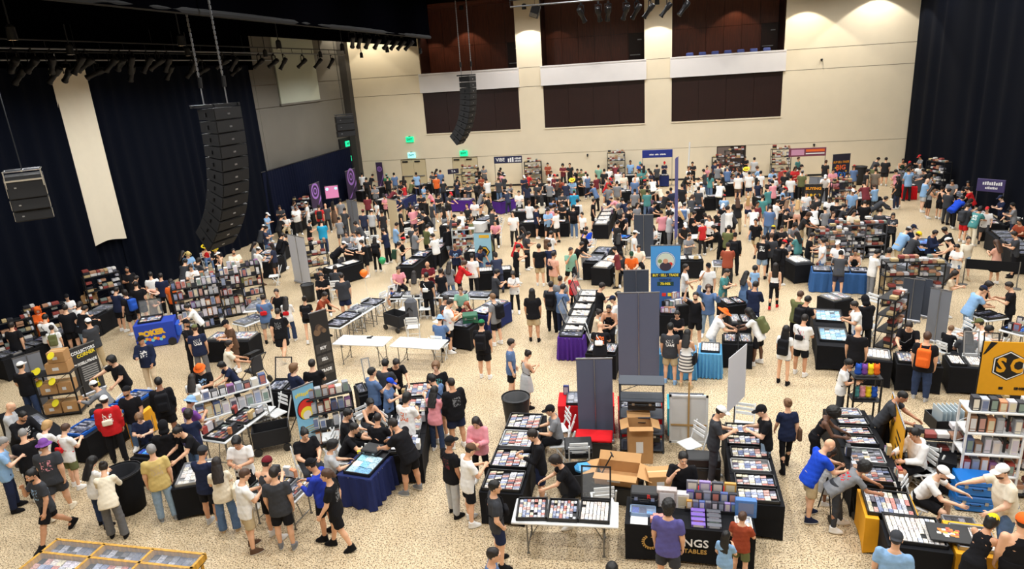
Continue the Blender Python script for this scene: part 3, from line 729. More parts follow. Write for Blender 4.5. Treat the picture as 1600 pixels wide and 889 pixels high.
def body_mesh(pose, build, lod):
    J = skeleton(pose, build); g = LIMB[build]
    h = (0.019, 0.027, 0.042)[lod]
    pts = np.array([v for k, v in J.items() if isinstance(v, np.ndarray) and v.shape == (3,) and k[:2] != 'hd'] + [J['wrL'] + J['hdL'] * .12, J['wrR'] + J['hdR'] * .12])
    lo, hi = pts.min(0) - 0.24, pts.max(0) + 0.24
    lo[2] = -0.03
    fine = [(J['head'], (.1, .125, .14), 0.0105)] if lod == 0 else [(J['head'], (.1, .125, .14), 0.018)] if lod == 1 else []
    F = Field(lo, hi, h, fine); T, H, hd = J['T'], J['H'], J['head']
    F.loft(J['pel'], T, *TORSO[build], k=0.03)
    for s, k in ((-1, 'L'), (1, 'R')):
        F.cone(J['hip' + k], J['knee' + k], .088 * g, .057 * g, 0.03)
        mid = J['knee' + k] * .68 + J['ank' + k] * .32 + np.array([0, -.012, 0])
        F.cone(J['knee' + k], mid, .054 * g, .056 * g, 0.02); F.cone(mid, J['ank' + k], .054 * g, .037, 0.02)
        F.cone(J['ank' + k], J['ank' + k] + np.array([0, .09, -.045]), .036, .03, 0.02)
        F.cone(J['sh' + k], J['el' + k], .060 * g, .044 * g, 0.03)
        m2 = J['el' + k] * .75 + J['wr' + k] * .25
        F.cone(J['el' + k], m2, .042 * g, .043 * g, 0.015); F.cone(m2, J['wr' + k], .041 * g, .029, 0.015)
        d = J['hd' + k]; nn = np.array([-s * 0.8, 0.1, -0.55]); nn = nn - d * (nn @ d); nn /= np.linalg.norm(nn); sd = np.cross(d, nn)
        Rm = np.stack([sd, nn, d], 1)
        F.ell(J['wr' + k] + d * .058, (.045, .020 if lod < 2 else .028, .062 if lod < 2 else .09), 0.015, Rm)
    F.cone(J['neck'] + T @ np.array([0, -.01, -.04]), hd + H @ np.array([0, -.02, -.06]), .058 * (g + 1) / 2, .052 * (g + 1) / 2, 0.02)
    F.ell(hd + H @ np.array([0, -.012, .022]), (.076, .098, .095), 0.02, H)
    F.ell(hd + H @ np.array([0, .022, -.045]), (.058, .068, .078), 0.03, H)
    if lod < 2:
        F.cone(hd + H @ np.array([0, .084, .012]), hd + H @ np.array([0, .106, -.026]), .010, .016, 0.012)
        F.ell(hd + H @ np.array([0, .078, .032]), (.05, .016, .012), 0.02, H)
        F.ell(hd + H @ np.array([0, .072, -.103]), (.022, .018, .016), 0.02, H)
        for s in (-1, 1):
            F.ell(hd + H @ np.array([s * .078, -.01, -.008]), (.012, .022, .033), 0.008, H)
            F.ell(hd + H @ np.array([s * .032, .098, .008]), (.015, .016, .010), 0, H, op='s')
        F.cone(hd + H @ np.array([-.02, .087, -.058]), hd + H @ np.array([.02, .087, -.058]), .009, .009, 0.008)
    v, f = F.mesh()
    if lod == 2:
        q = (v - hd) @ H
        me = bpy.data.meshes.new('body'); me.from_pydata(v.tolist(), [], f.tolist()); me.materials.append(None)
        me.polygons.foreach_set('use_smooth', [True] * len(me.polygons)); me.update(); return me
    nb = len(f); mv, mf = v.tolist(), f.tolist()
    for s, k in ((-1, 'L'), (1, 'R')): finger_tubes(J, k, s, 6 if lod == 0 else 4, mv, mf)
    slots = np.zeros(len(mf), int)
    c = v[f].mean(1); q = (c - hd) @ H
    lips = (np.abs(q[:, 0]) < .026) & (np.abs(q[:, 2] + .058) < .009) & (q[:, 1] > .075)
    slots[:nb][lips] = 3
    def blob(cx, cy, cz, a, b, e, slot):
        nonlocal slots
        o = len(mv); n, m = 8, 5
        for i in range(m):
            t = math.pi * i / (m - 1)
            for j in range(n):
                u = 2 * math.pi * j / n
                mv.append(hd + H @ np.array([cx + a * math.sin(t) * math.cos(u), cy + b * math.sin(t) * math.sin(u), cz + e * math.cos(t)]))
        for i in range(m - 1):
            for j in range(n): mf.append((o + i * n + j, o + i * n + (j + 1) % n, o + (i + 1) * n + (j + 1) % n, o + (i + 1) * n + j))
        slots = np.concatenate([slots, np.full((m - 1) * n, slot)])
    for s in (-1, 1):
        blob(s * .032, .080, .008, .0145, .0105, .0088, 1)
        blob(s * .032, .0865, .007, .0070, .0052, .0072, 2)
        blob(s * .033, .0885, .029, .0185, .0055, .0042, 2)
    me = bpy.data.meshes.new('body'); me.from_pydata([tuple(p) for p in mv], [], mf)
    for _ in range(4): me.materials.append(None)
    me.polygons.foreach_set('material_index', slots.tolist()); me.polygons.foreach_set('use_smooth', [True] * len(me.polygons)); me.update()
    return me

def garment_mesh(kind, pose, build, lod):
    J = skeleton(pose, build); g = LIMB[build]; T = J['T']; h = (0.020, 0.028, 0.042)[lod]
    us, ws, hs, cs = TORSO[build]
    pts = np.array([v for k, v in J.items() if isinstance(v, np.ndarray) and v.shape == (3,) and k[:2] != 'hd'])
    lo, hi = pts.min(0) - 0.28, pts.max(0) + 0.28; lo[2] = -0.02
    F = Field(lo, hi, h)
    def seg(a, b, t): return a + (b - a) * t
    sit = 'sit' in pose
    if kind in ('tee', 'polo', 'long', 'hoodie', 'tank', 'crop', 'dress', 'jacket'):
        hem = {'tank': -.12, 'crop': .10, 'dress': -.14}.get(kind, -.17) if not sit else -.06
        u2 = np.array([hem, -.05, .02, .14, .30, .40, .46, .50])
        loose = {'tank': .004, 'dress': .004, 'crop': .006}.get(kind, .014)
        if kind in ('hoodie', 'jacket'): loose = .026
        w2 = np.interp(u2, us, ws); h2 = np.interp(u2, us, hs); c2 = np.interp(u2, us, cs)
        if kind not in ('tank', 'dress', 'crop'):
            w2[:4] = np.maximum(w2[:4], w2[4] * .98); h2[:4] = np.maximum(h2[:4], h2[4] * 1.0)
            w2[0] += .006; h2[0] += .006
            if not sit: w2[:3] = np.maximum(w2[:3], (.088 if build == 'f' else .085) + .104 * g + .002); h2[:3] = np.maximum(h2[:3], .104 * g + .008)
        if kind == 'tank': w2[5:7] *= .86
        F.loft(J['pel'], T, u2, w2, h2, c2, k=0.0, grow=loose)
        for s, k in ((-1, 'L'), (1, 'R')):
            S, E, Wr = J['sh' + k], J['el' + k], J['wr' + k]; ex = .016 if kind in ('hoodie', 'jacket') else 0
            if kind in ('tee', 'polo', 'crop'):
                F.cone(S, seg(S, E, .70), .067 * g, .070 * g, 0.035, flat=True)
            elif kind in ('long', 'hoodie', 'jacket'):
                F.cone(S, E, .070 * g + ex, .058 * g + ex, 0.035); F.cone(E, seg(E, Wr, .97), .057 * g + ex, .042 + ex, 0.02, flat=True)
        if kind == 'hoodie':
            F.ell(J['pel'] + T @ np.array([0, -.10, .47]), (.10, .06, .075), 0.03, T)
        if kind == 'dress':
            kl, kr = J['kneeL'], J['kneeR']; m = (kl + kr) / 2; o = J['pel']; ax = o - m; ax /= np.linalg.norm(ax)
            x = np.array([1.0, 0, 0]); y = np.cross(ax, x); Rm = np.stack([x, y, ax], 1)
            L = np.linalg.norm(o - m)
            F.loft(o, Rm, [-L * 1.25, -L * .5, -.08, .06], [.215, .20, .175, .14], [.19, .17, .135, .10], [0, 0, 0, 0], k=0.03, grow=.01)
        nk = J['neck'] + T @ np.array([0, .012, .02])
        F.ell(nk, (.078, .085, .075) if kind not in ('hoodie', 'jacket') else (.07, .075, .06), 0, T, op='s')
        if kind in ('tank', 'dress'):
            F.ell(nk + T @ np.array([0, .05, -.03]), (.075, .09, .09), 0, T, op='s')
    else:
        hw = np.interp([-.13, -.05, .02, .10], us, ws); hh = np.interp([-.13, -.05, .02, .10], us, hs); hc = np.interp([-.13, -.05, .02, .10], us, cs)
        F.loft(J['pel'], T * .5 + np.eye(3) * .5 if not sit else np.eye(3), [-.13, -.05, .02, .10], hw, hh, hc, k=0.0, grow=.010)
        for s, k in ((-1, 'L'), (1, 'R')):
            Hp, K, A = J['hip' + k], J['knee' + k], J['ank' + k]
            if kind == 'shorts': F.cone(Hp, seg(Hp, K, .86), .104 * g, .098 * g, 0.03, flat=True)
            elif kind == 'minishorts': F.cone(Hp, seg(Hp, K, .42), .102 * g, .098 * g, 0.03, flat=True)
            elif kind in ('pants', 'leggings', 'baggy'):
                r = {'pants': (.100, .082, .080, .066), 'leggings': (.095, .070, .069, .048), 'baggy': (.106, .092, .090, .088)}[kind]
                F.cone(Hp, K, r[0] * g, r[1] * g, 0.03)
                F.cone(K, seg(K, A, .98), r[2] * g, r[3], 0.025, flat=True)
        if kind == 'skirt':
            kl, kr = J['kneeL'], J['kneeR']; m = (kl + kr) / 2; o = J['pel']; ax = o - m; ax /= np.linalg.norm(ax)
            x = np.array([1.0, 0, 0]); y = np.cross(ax, x); L = np.linalg.norm(o - m)
            F.loft(o, np.stack([x, y, ax], 1), [-L * 1.9 if False else -L * .95, -.1, .06], [.21, .19, .145], [.19, .145, .11], [0, 0, 0], k=0.03, grow=.012)
    if lod < 2:                                                        # soft folds
        X, Y, Z = np.meshgrid(*F.ax, indexing='ij')
        am_ = 1.0 if kind in TOPK else .45
        F.d += am_ * .0035 * np.sin(31 * Z + 9 * X + 5 * np.sin(13 * Y + 7 * X)) * np.sin(17 * X + 11 * Y + 3 * Z) + .002 * np.sin(57 * Z + 23 * Y - 19 * X)
    v, f = F.mesh()
    me = bpy.data.meshes.new(kind); me.from_pydata(v.tolist(), [], f.tolist()); me.materials.append(None); me.materials.append(None)
    q = (v[f].mean(1) - J['pel']) @ T
    if kind in ('tee', 'hoodie', 'long', 'jacket', 'tank'):            # flat print: high on the back, or on the chest
        pr = (np.abs(q[:, 0]) < .105) & (np.abs(q[:, 2] - .28) < .105)
        me.polygons.foreach_set('material_index', pr.astype(int).tolist())
    me.polygons.foreach_set('use_smooth', [True] * len(me.polygons)); me.update()
    return me

TOPK = ('tee', 'polo', 'long', 'hoodie', 'tank', 'crop', 'dress', 'jacket')
def head_piece(kind, lod):
    """hair and hats in head space (face looks along +y)"""
    h = (0.011, 0.016, 0.028)[lod]
    F = Field((-.30, -.34, -.52), (.30, .30, .26), h) if kind in ('long', 'pony', 'straw', 'wide', 'locs') else Field((-.19, -.22, -.24), (.19, .26, .24), h)
    C = np.array([0, -.012, .022]); smooth = True
    if kind in ('short', 'fade', 'mid', 'long', 'pony', 'bun', 'curly', 'locs', 'afro'):
        r = {'fade': .007, 'short': .014, 'mid': .022, 'long': .018, 'pony': .012, 'bun': .012, 'curly': .034, 'locs': .02, 'afro': .06}[kind]
        F.ell(C + np.array([0, -.006, .006]), (.077 + r, .099 + r, .096 + r), 0)
        if kind in ('mid', 'curly'): F.ell((0, .058, .088), (.064, .05, .034), 0.02)
        if kind in ('mid', 'curly'): F.ell((0, -.075, -.06), (.078, .05, .07), 0.03)
        if kind == 'long':
            F.loft((0, -.05, -.02), np.eye(3), [-.40, -.25, -.05, .06], [.10, .12, .105, .08], [.035, .045, .07, .06], [-.035, -.03, -.01, 0], k=.03)
        if kind == 'locs':
            F.loft((0, -.04, -.02), np.eye(3), [-.30, -.2, -.05, .06], [.12, .13, .115, .08], [.05, .06, .08, .06], [-.035, -.02, -.01, 0], k=.03)
        if kind == 'pony':
            F.cone((0, -.115, .03), (0, -.15, -.08), .034, .040, 0.02); F.cone((0, -.15, -.08), (0, -.13, -.30), .040, .016, 0.02)
        if kind == 'bun': F.ell((0, -.10, .09), (.048, .048, .045), 0.01)
        # open the face and the neck
        fy = {'fade': .03, 'short': .036, 'afro': .03}.get(kind, .04)
        F.ell((0, .115, -.012 if kind != 'mid' else -.03), (.074, .10, .098), 0, op='s')
        if kind not in ('long', 'locs'): F.put(lambda P: np.maximum(P[:, 2] + .075, .0 - P[:, 2] - 9) if False else (P[:, 2] + (.065 if kind in ('short', 'fade', 'bun', 'pony', 'afro') else .12)), (-.3, -.3, -.6), (.3, .3, .0), op='s', pad=0.0)
        if kind in ('short', 'fade', 'pony', 'bun'): F.put(lambda P: np.maximum(np.maximum(-.0 - P[:, 1] + .015, P[:, 2] - .03), -P[:, 2] - .2), (-.2, .0, -.2), (.2, .2, .04), op='s', pad=.02)
        X, Y, Z = np.meshgrid(*F.ax, indexing='ij')
        if kind in ('curly', 'afro'): F.d += .008 * np.sin(70 * X) * np.sin(70 * Y + 20 * X) * np.sin(70 * Z)
        else: F.d += .0025 * np.sin(90 * X + 30 * Y) * np.sin(40 * Z + 60 * Y)
    elif kind in ('cap', 'backcap', 'hardhat'):
        F.ell(C + np.array([0, -.004, .012]), (.092, .114, .108), 0)
        F.put(lambda P: P[:, 2] - (.042), (-.3, -.3, -.6), (.3, .3, .06), op='s', pad=0.0)
        sg = 1 if kind != 'backcap' else -1
        def brim(P):
            q = np.sqrt((P[:, 0] / .078) ** 2 + ((P[:, 1] - sg * .095) / .095) ** 2); z = .046 - (np.abs(P[:, 0]) ** 2) * 2.2
            return np.maximum((q - 1) * .078, np.abs(P[:, 2] - z) - .0075)
        F.put(brim, (-.1, -.2 if sg < 0 else 0, .0), (.1, .2 if sg > 0 else 0, .08), 0.004, pad=.02)
    elif kind == 'beanie':
        F.ell(C + np.array([0, -.006, .016]), (.094, .116, .118), 0)
        F.put(lambda P: P[:, 2] - .03 + .25 * (P[:, 1] + .1) * -.6, (-.3, -.3, -.6), (.3, .3, .1), op='s', pad=0.0)
    elif kind in ('straw', 'wide', 'bucket'):
        F.ell(C + np.array([0, -.004, .03]), (.092, .112, .10), 0)
        F.put(lambda P: P[:, 2] - .045, (-.3, -.3, -.6), (.3, .3, .1), op='s', pad=0.0)
        rb, dr = {'straw': (.215, .02), 'wide': (.19, .015), 'bucket': (.155, .05)}[kind]
        def rim(P):
            r = np.sqrt(P[:, 0] ** 2 + (P[:, 1] + .01) ** 2 * .85); return np.maximum(r - rb, np.abs(P[:, 2] - .055 + dr * (r / rb) ** 2) - .009)
        F.put(rim, (-rb, -rb - .02, -.02), (rb, rb + .02, .09), 0.01, pad=.02)
    elif kind == 'hood':
        F.ell(C + np.array([0, -.02, .0]), (.105, .125, .135), 0); F.ell((0, -.05, -.11), (.11, .10, .08), 0.04)
        F.ell((0, .115, -.01), (.07, .10, .10), 0, op='s')
    elif kind == 'eared_hood':
        F.ell(C + np.array([0, -.02, .0]), (.12, .14, .14), 0); F.ell((0, -.05, -.11), (.12, .11, .09), 0.04)
        for s in (-1, 1): F.cone((s * .07, -.02, .11), (s * .11, -.02, .21), .038, .012, 0.02)
        F.ell((0, .12, -.01), (.07, .10, .095), 0, op='s')
    elif kind == 'beard':
        F.ell((0, .035, -.075), (.060, .062, .052), 0)
        F.ell((0, .10, -.048), (.030, .03, .017), 0, op='s')
        F.put(lambda P: -(P[:, 2] + .038), (-.2, -.2, -.038), (.2, .3, .2), op='s', pad=.02)
    v, f = F.mesh()
    me = bpy.data.meshes.new(kind); me.from_pydata(v.tolist(), [], f.tolist()); me.materials.append(None)
    me.polygons.foreach_set('use_smooth', [True] * len(me.polygons)); me.update()
    return me

def shoe_mesh(lod):
    h = (.013, .018, .028)[lod]; F = Field((-.08, -.12, -.115), (.08, .24, .10), h)
    F.loft((0, 0, 0), np.array([[1, 0, 0], [0, 0, 1], [0, -1, 0]]).T if False else np.eye(3), [-.085, -.06, -.03, .02, .06], [.048, .05, .046, .046, .050], [.135, .136, .125, .075, .06], [.062, .062, .055, .010, -.004], k=0)
    v, f = F.mesh(); me = bpy.data.meshes.new('shoe'); me.from_pydata(v.tolist(), [], f.tolist()); me.materials.append(None); me.materials.append(None)
    sole = v[f].mean(1)[:, 2] < -.062
    me.polygons.foreach_set('material_index', sole.astype(int).tolist()); me.polygons.foreach_set('use_smooth', [True] * len(me.polygons)); me.update()
    return me
def bag_mesh(kind, build, lod):
    """bags in torso space (pelvis at the origin)"""
    h = (.016, .022, .034)[lod]; F = Field((-.30, -.40, -.25), (.30, .32, .60), h)
    dep = {'m': .115, 'f': .10, 'h': .15}[build] + .02
    def rbox(c, hx, r=.04):
        c, hx = np.array(c), np.array(hx)
        def fn(P):
            q = np.abs(P - c) - hx + r; return np.linalg.norm(np.maximum(q, 0), axis=1) + np.minimum(q.max(1), 0) - r
        F.put(fn, c - hx, c + hx, 0.02)
    if kind == 'backpack':
        rbox((0, -dep - .075, .235), (.145, .085, .225)); rbox((0, -dep - .155, .15), (.11, .04, .11), .03)
        for s in (-1, 1):
            F.cone((s * .10, -dep - .02, .42), (s * .095, 0, .505), .02, .02, .01); F.cone((s * .095, 0, .505), (s * .115, dep + .005, .36), .02, .02, .01)
            F.cone((s * .115, dep + .005, .36), (s * .17, .02, .14), .02, .016, .01)
    elif kind in ('sling', 'crossbody'):
        y = -dep - .05 if kind == 'sling' else dep + .045
        rbox((-.02 if kind == 'sling' else .03, y, .20), (.11, .045, .075), .035)
        w = {'m': .175, 'f': .15, 'h': .225}[build]
        pts = [(-.07, 0, .505), (-.09, dep + .01, .38), (.06, dep + .028, .18), (w + .02, .02, .10), (.06, -dep - .025, .20), (-.09, -dep - .0, .40), (-.07, 0, .505)]
        for a, b in zip(pts, pts[1:]): F.cone(a, b, .014, .014, .005)
    elif kind == 'tote':
        rbox((.25, .0, -.02), (.045, .15, .15), .03)
        F.cone((.24, -.09, .10), (.19, -.02, .50), .010, .010, .005); F.cone((.24, .09, .10), (.19, .02, .50), .010, .010, .005)
    v, f = F.mesh(); me = bpy.data.meshes.new(kind); me.from_pydata(v.tolist(), [], f.tolist()); me.materials.append(None)
    me.polygons.foreach_set('use_smooth', [True] * len(me.polygons)); me.update()
    return me

COLR = {
 'black': (22, 22, 26), 'charcoal': (58, 60, 65), 'grey': (128, 130, 134), 'light grey': (182, 184, 186), 'white': (236, 236, 234), 'cream': (232, 222, 200),
 'navy': (32, 40, 66), 'blue': (40, 84, 178), 'bright blue': (30, 72, 196), 'light blue': (138, 176, 216), 'slate blue': (90, 116, 156), 'teal': (76, 138, 138), 'turquoise': (40, 150, 190), 'royal blue': (42, 62, 170),
 'red': (196, 34, 38), 'maroon': (112, 34, 44), 'orange': (232, 106, 40), 'rust': (150, 68, 44), 'yellow': (236, 206, 40), 'mustard': (206, 182, 116), 'green': (40, 120, 76), 'dark green': (40, 66, 50), 'olive': (100, 104, 66), 'mint': (126, 172, 152),
 'pink': (226, 150, 160), 'purple': (120, 72, 150), 'violet': (92, 88, 150), 'lavender': (170, 140, 210), 'brown': (96, 72, 56), 'tan': (196, 172, 136), 'khaki': (186, 166, 130), 'beige': (216, 196, 166), 'taupe': (122, 110, 96),
 'denim': (88, 114, 150), 'light denim': (142, 166, 190), 'dark denim': (48, 62, 92), 'grey denim': (104, 104, 106), 'peach': (222, 168, 146),
}
SKINS = [(236, 190, 160), (226, 176, 142), (206, 154, 120), (184, 130, 98), (150, 104, 78), (104, 72, 56)]
HAIRC = {'black': (14, 12, 12), 'dark': (30, 22, 19), 'brown': (74, 50, 36), 'light brown': (120, 88, 60), 'blond': (190, 152, 100), 'grey': (138, 136, 134), 'red': (140, 66, 36)}
def cloth(c):
    if c == 'striped' and 'cloth_striped' not in MATS:
        m = mat('cloth_striped', (225, 222, 216), .9); nt = m.node_tree; tc = nt.nodes.new('ShaderNodeTexCoord'); w = nt.nodes.new('ShaderNodeTexWave'); w.bands_direction = 'Z'; w.inputs['Scale'].default_value = 3.4; w.inputs['Distortion'].default_value = .6
        r = nt.nodes.new('ShaderNodeValToRGB'); r.color_ramp.interpolation = 'CONSTANT'; r.color_ramp.elements[0].color = lin((88, 86, 88)) + (1,); r.color_ramp.elements[1].position = .45; r.color_ramp.elements[1].color = lin((222, 218, 210)) + (1,)
        nt.links.new(tc.outputs['Object'], w.inputs['Vector']); nt.links.new(w.outputs['Fac'], r.inputs['Fac']); nt.links.new(r.outputs['Color'], nt.nodes['Principled BSDF'].inputs['Base Color'])
    if c == 'striped': return MATS['cloth_striped']
    b = 0.35 if 'denim' in c else 0.22
    return mat('cloth_' + c.replace(' ', '_'), COLR[c], rough=0.9, noise=0.10 if 'denim' not in c else .2, scale=22, bump=b, spec=0.2)
def print_mat(base, ink):
    n = 'print_' + base.replace(' ', '_') + '_' + ink.replace(' ', '_')
    if n in MATS: return MATS[n]
    m = bpy.data.materials.new(n); m.use_nodes = True; nt = m.node_tree; b = nt.nodes['Principled BSDF']; b.inputs['Roughness'].default_value = .9
    tc = nt.nodes.new('ShaderNodeTexCoord'); vz = nt.nodes.new('ShaderNodeTexNoise'); vz.inputs['Scale'].default_value = 26; vz.inputs['Detail'].default_value = 1
    nt.links.new(tc.outputs['Object'], vz.inputs['Vector'])
    cr = nt.nodes.new('ShaderNodeValToRGB'); cr.color_ramp.interpolation = 'CONSTANT'
    cr.color_ramp.elements[0].color = lin(COLR[base]) + (1,); cr.color_ramp.elements[1].position = .53; cr.color_ramp.elements[1].color = lin(COLR[ink]) + (1,)
    nt.links.new(vz.outputs['Fac'], cr.inputs['Fac']); nt.links.new(cr.outputs['Color'], b.inputs['Base Color'])
    MATS[n] = m
    return m
def m4r(R3, t):
    M = Matrix.Identity(4)
    for i in range(3):
        for j in range(3): M[i][j] = R3[i][j]
        M[i][3] = t[i]
    return M
PEOPLE = []
def person(x, y, rot, pose='stand', build='m', top='tee', tc='black', bot='shorts', bc='black', hair='short', hc='dark', hat=None, hatc='black',
           bag=None, bagc='black', skin=1, shoe='white', h=1.75, ink=None, beard=False, z=0.0, note=None, where=None, lod=None, dirn=''):
    if lod is None:
        dist = math.hypot(x, y); lod = 0 if dist < 15.5 else 1 if dist < 27 else 2
    s = h / 1.75
    J = skeleton(pose, build)
    sm = mat('skin_%d' % skin, SKINS[skin], rough=0.55, noise=0.06, scale=9)
    ew, ed, lp = mat('eye_white', (235, 230, 225), .3), mat('eye_dark', (26, 20, 18), .4), mat('lip_%d' % skin, tuple(int(v * k) for v, k in zip(SKINS[skin], (.86, .66, .64))), .5)
    b = link('person', shared(('body', pose, build, lod), lambda: body_mesh(pose, build, lod)), [sm, ew, ed, lp])
    b.matrix_world = Tr(x, y, z) @ Rz(rot) @ Matrix.Scale(s, 4)
    M = cloth(tc)
    if top:
        nm = {'tee': 'shirt', 'polo': 'shirt', 'long': 'sweater', 'tank': 'tank_top', 'crop': 'cropped_top'}.get(top, top)
        link(nm, shared((top, pose, build, lod), lambda: garment_mesh(top, pose, build, lod)), [M, print_mat(tc, ink) if ink else M], b)
    if bot:
        nm = {'minishorts': 'shorts', 'pants': 'trousers', 'baggy': 'trousers'}.get(bot, bot)
        link(nm, shared((bot, pose, build, lod), lambda: garment_mesh(bot, pose, build, lod)), [cloth(bc), cloth(bc)], b)
    HM = m4r(J['H'], J['head'])
    hm = mat('hair_' + hc.replace(' ', '_'), HAIRC[hc], rough=0.55, noise=.25, scale=40)
    if hair and hair != 'bald':
        hk = hair
        if hat in ('hood', 'eared_hood'): hk = None
        elif hair == 'long' and pose in ('browse', 'bend', 'sitlean'): hk = 'mid'
        elif hat and hair in ('short', 'mid', 'curly', 'bun', 'afro'): hk = 'fade'
        if hk: link('hair', shared(('hd', hk, lod), lambda: head_piece(hk, lod)), hm, b, HM)
    if beard: link('beard', shared(('hd', 'beard', lod), lambda: head_piece('beard', lod)), hm, b, HM)
    if hat: link({'backcap': 'cap', 'straw': 'hat', 'wide': 'hat', 'bucket': 'hat', 'eared_hood': 'hood', 'hardhat': 'hat'}.get(hat, hat), shared(('hd', hat, lod), lambda: head_piece(hat, lod)), cloth(hatc), b, HM)
    for k in 'LR':
        A = J['ank' + k]; Mx = Tr(*A) @ Rx(-J['fp' + k]) @ Rz(-.12 if k == 'R' else .12)
        link('shoe', shared(('shoe', lod), lambda: shoe_mesh(lod)), [cloth(shoe), mat('shoe_sole', (225, 222, 214), .7) if shoe != 'black' else cloth('black')], b, Mx)
    if bag: link({'sling': 'sling_bag', 'crossbody': 'crossbody_bag', 'tote': 'tote_bag'}.get(bag, bag), shared((bag, build, lod), lambda: bag_mesh(bag, build, lod)), cloth(bagc), b, m4r(J['T'], J['pel']))
    PEOPLE.append((b, dict(pose=pose, build=build, top=top, tc=tc, bot=bot, bc=bc, hair=hair, hc=hc, hat=hat, hatc=hatc, bag=bag, bagc=bagc, note=note, where=where, beard=beard, h=h, dirn=dirn)))
    b['category'] = 'person'
    return b
# ------------------------------------------------------------------ furniture kit
WHITEP = mat('white_plastic', (226, 228, 228), .45); BLACKP = mat('black_plastic', (24, 25, 28), .5); GREYLEG = mat('leg_grey', (120, 118, 114), .5, metal=.5)
CARDB = mat('cardboard', (186, 142, 92), .85, noise=.08, scale=8); CARDB2 = mat('cardboard_inside', (150, 110, 70), .9)
YEL = mat('tag_yellow', (238, 222, 40), .6); ORG = mat('amber_cloth', (232, 164, 20), .75, noise=.05, scale=10)
ACRY = mat('clear_acrylic', (235, 240, 245), .06, alpha=.07)
ALU = mat('aluminium', (168, 170, 172), .4, metal=.7)
RAMPS = {
 'mixed': [(214, 206, 200), (150, 160, 186), (196, 150, 140), (226, 220, 206), (110, 124, 160), (178, 182, 190), (212, 204, 176), (130, 150, 140), (206, 200, 214), (90, 84, 100), (190, 120, 110), (222, 224, 228)],
 'pale': [(232, 228, 220), (224, 214, 200), (240, 238, 234), (206, 196, 190), (226, 204, 190), (190, 198, 214), (238, 232, 214)],
 'dark': [(40, 44, 62), (64, 72, 100), (96, 100, 116), (32, 32, 42), (120, 126, 146), (54, 50, 60), (150, 152, 164)],
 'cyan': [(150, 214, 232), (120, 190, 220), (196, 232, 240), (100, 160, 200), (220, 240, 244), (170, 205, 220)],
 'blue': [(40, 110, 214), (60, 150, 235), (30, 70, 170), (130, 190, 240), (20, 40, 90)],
 'warm': [(210, 170, 130), (180, 120, 90), (230, 210, 180), (150, 90, 70), (200, 190, 180), (120, 80, 70)],
 'toys': [(140, 62, 56), (216, 212, 206), (74, 86, 120), (60, 60, 66), (186, 164, 120), (150, 150, 160), (44, 44, 50), (176, 132, 104), (120, 130, 122), (196, 194, 198), (120, 88, 112), (36, 36, 42), (206, 206, 212), (88, 90, 100), (226, 224, 220)],
}
def cards_mat(k):
    m = mix_mat('cards_' + k, RAMPS[k], .35)
    if 'printed' not in m:
        m['printed'] = 1; nt = m.node_tree; b = nt.nodes['Principled BSDF']; l = b.inputs['Base Color'].links[0]; src = l.from_socket
        tc = nt.nodes.new('ShaderNodeTexCoord'); n = nt.nodes.new('ShaderNodeTexNoise'); n.inputs['Scale'].default_value = 34; n.inputs['Detail'].default_value = 2; nt.links.new(tc.outputs['Object'], n.inputs['Vector'])
        r = nt.nodes.new('ShaderNodeValToRGB'); r.color_ramp.elements[0].position = .36; r.color_ramp.elements[1].position = .62; r.color_ramp.elements[0].color = (.30, .30, .36, 1); r.color_ramp.elements[1].color = (1.25, 1.22, 1.2, 1)
        x = nt.nodes.new('ShaderNodeMix'); x.data_type = 'RGBA'; x.blend_type = 'MULTIPLY'; x.inputs['Factor'].default_value = .75
        nt.links.new(n.outputs['Fac'], r.inputs['Fac']); nt.links.new(src, x.inputs['A']); nt.links.new(r.outputs['Color'], x.inputs['B']); nt.links.new(x.outputs['Result'], b.inputs['Base Color'])
    return m
def obj_mix(k): return mix_mat('boxes_' + k, RAMPS[k], .5, vec='object')
LAB = []                                                              # things whose labels may need a rank
def thing(o, label, cat, group=None):
    tag(o, label, cat, group); LAB.append(o); return o

def cover_mesh(L, D, H, style):
    def f():
        mb = MB(); n = 10
        if style == 'fitted': rings = [(1.0, H + .006), (1.0, H - .02), (.985, H - .1), (.955, H * .6), (.95, H * .3), (.965, .06), (.97, .012)]
        else: rings = [(1.0, H + .006), (1.005, H - .02), (1.015, H * .7), (1.03, H * .35), (1.045, .02)]
        vs = []
        per = []
        hx, hy, r = L / 2 + .008, D / 2 + .008, .025
        pts = []
        for (a, b, na) in (((-1, -1), (1, -1), 20), ((1, -1), (1, 1), 9), ((1, 1), (-1, 1), 20), ((-1, 1), (-1, -1), 9)):
            for i in range(na): t = i / na; pts.append((a[0] * (1 - t) + b[0] * t, a[1] * (1 - t) + b[1] * t))
        m = len(pts)
        for k, (s, z) in enumerate(rings):
            for i, (u, v) in enumerate(pts):
                x, y = u * hx, v * hy
                if style == 'fitted':
                    edge = 1 - max(abs(u), abs(v)) if False else 0
                    cx = 1 - abs(u) ** 2 if abs(v) >= abs(u) * .999 else 1 - abs(v) ** 2
                    q = (1 - s) * (.25 + cx) * 1.6
                    x -= u * q * .30 if abs(u) > .99 else 0; y -= v * q * .30 if abs(v) > .99 else 0
                    zz = z + (.05 * cx if k >= len(rings) - 1 else 0)
                else:
                    w = .012 * k * math.sin(i * 1.9) ; x = x * s + (u * w if abs(u) > .99 else 0); y = y * s + (v * w if abs(v) > .99 else 0); zz = z
                vs.append((x, y, zz))
        fs = [(k * m + i, (k + 1) * m + i, (k + 1) * m + (i + 1) % m, k * m + (i + 1) % m) for k in range(len(rings) - 1) for i in range(m)]
        fs.append(tuple(range(m)))
        mb.add(vs, fs); return mb.mesh('table_cover', 1, False)
    return shared(('cover', round(L, 2), round(D, 2), round(H, 2), style), f)
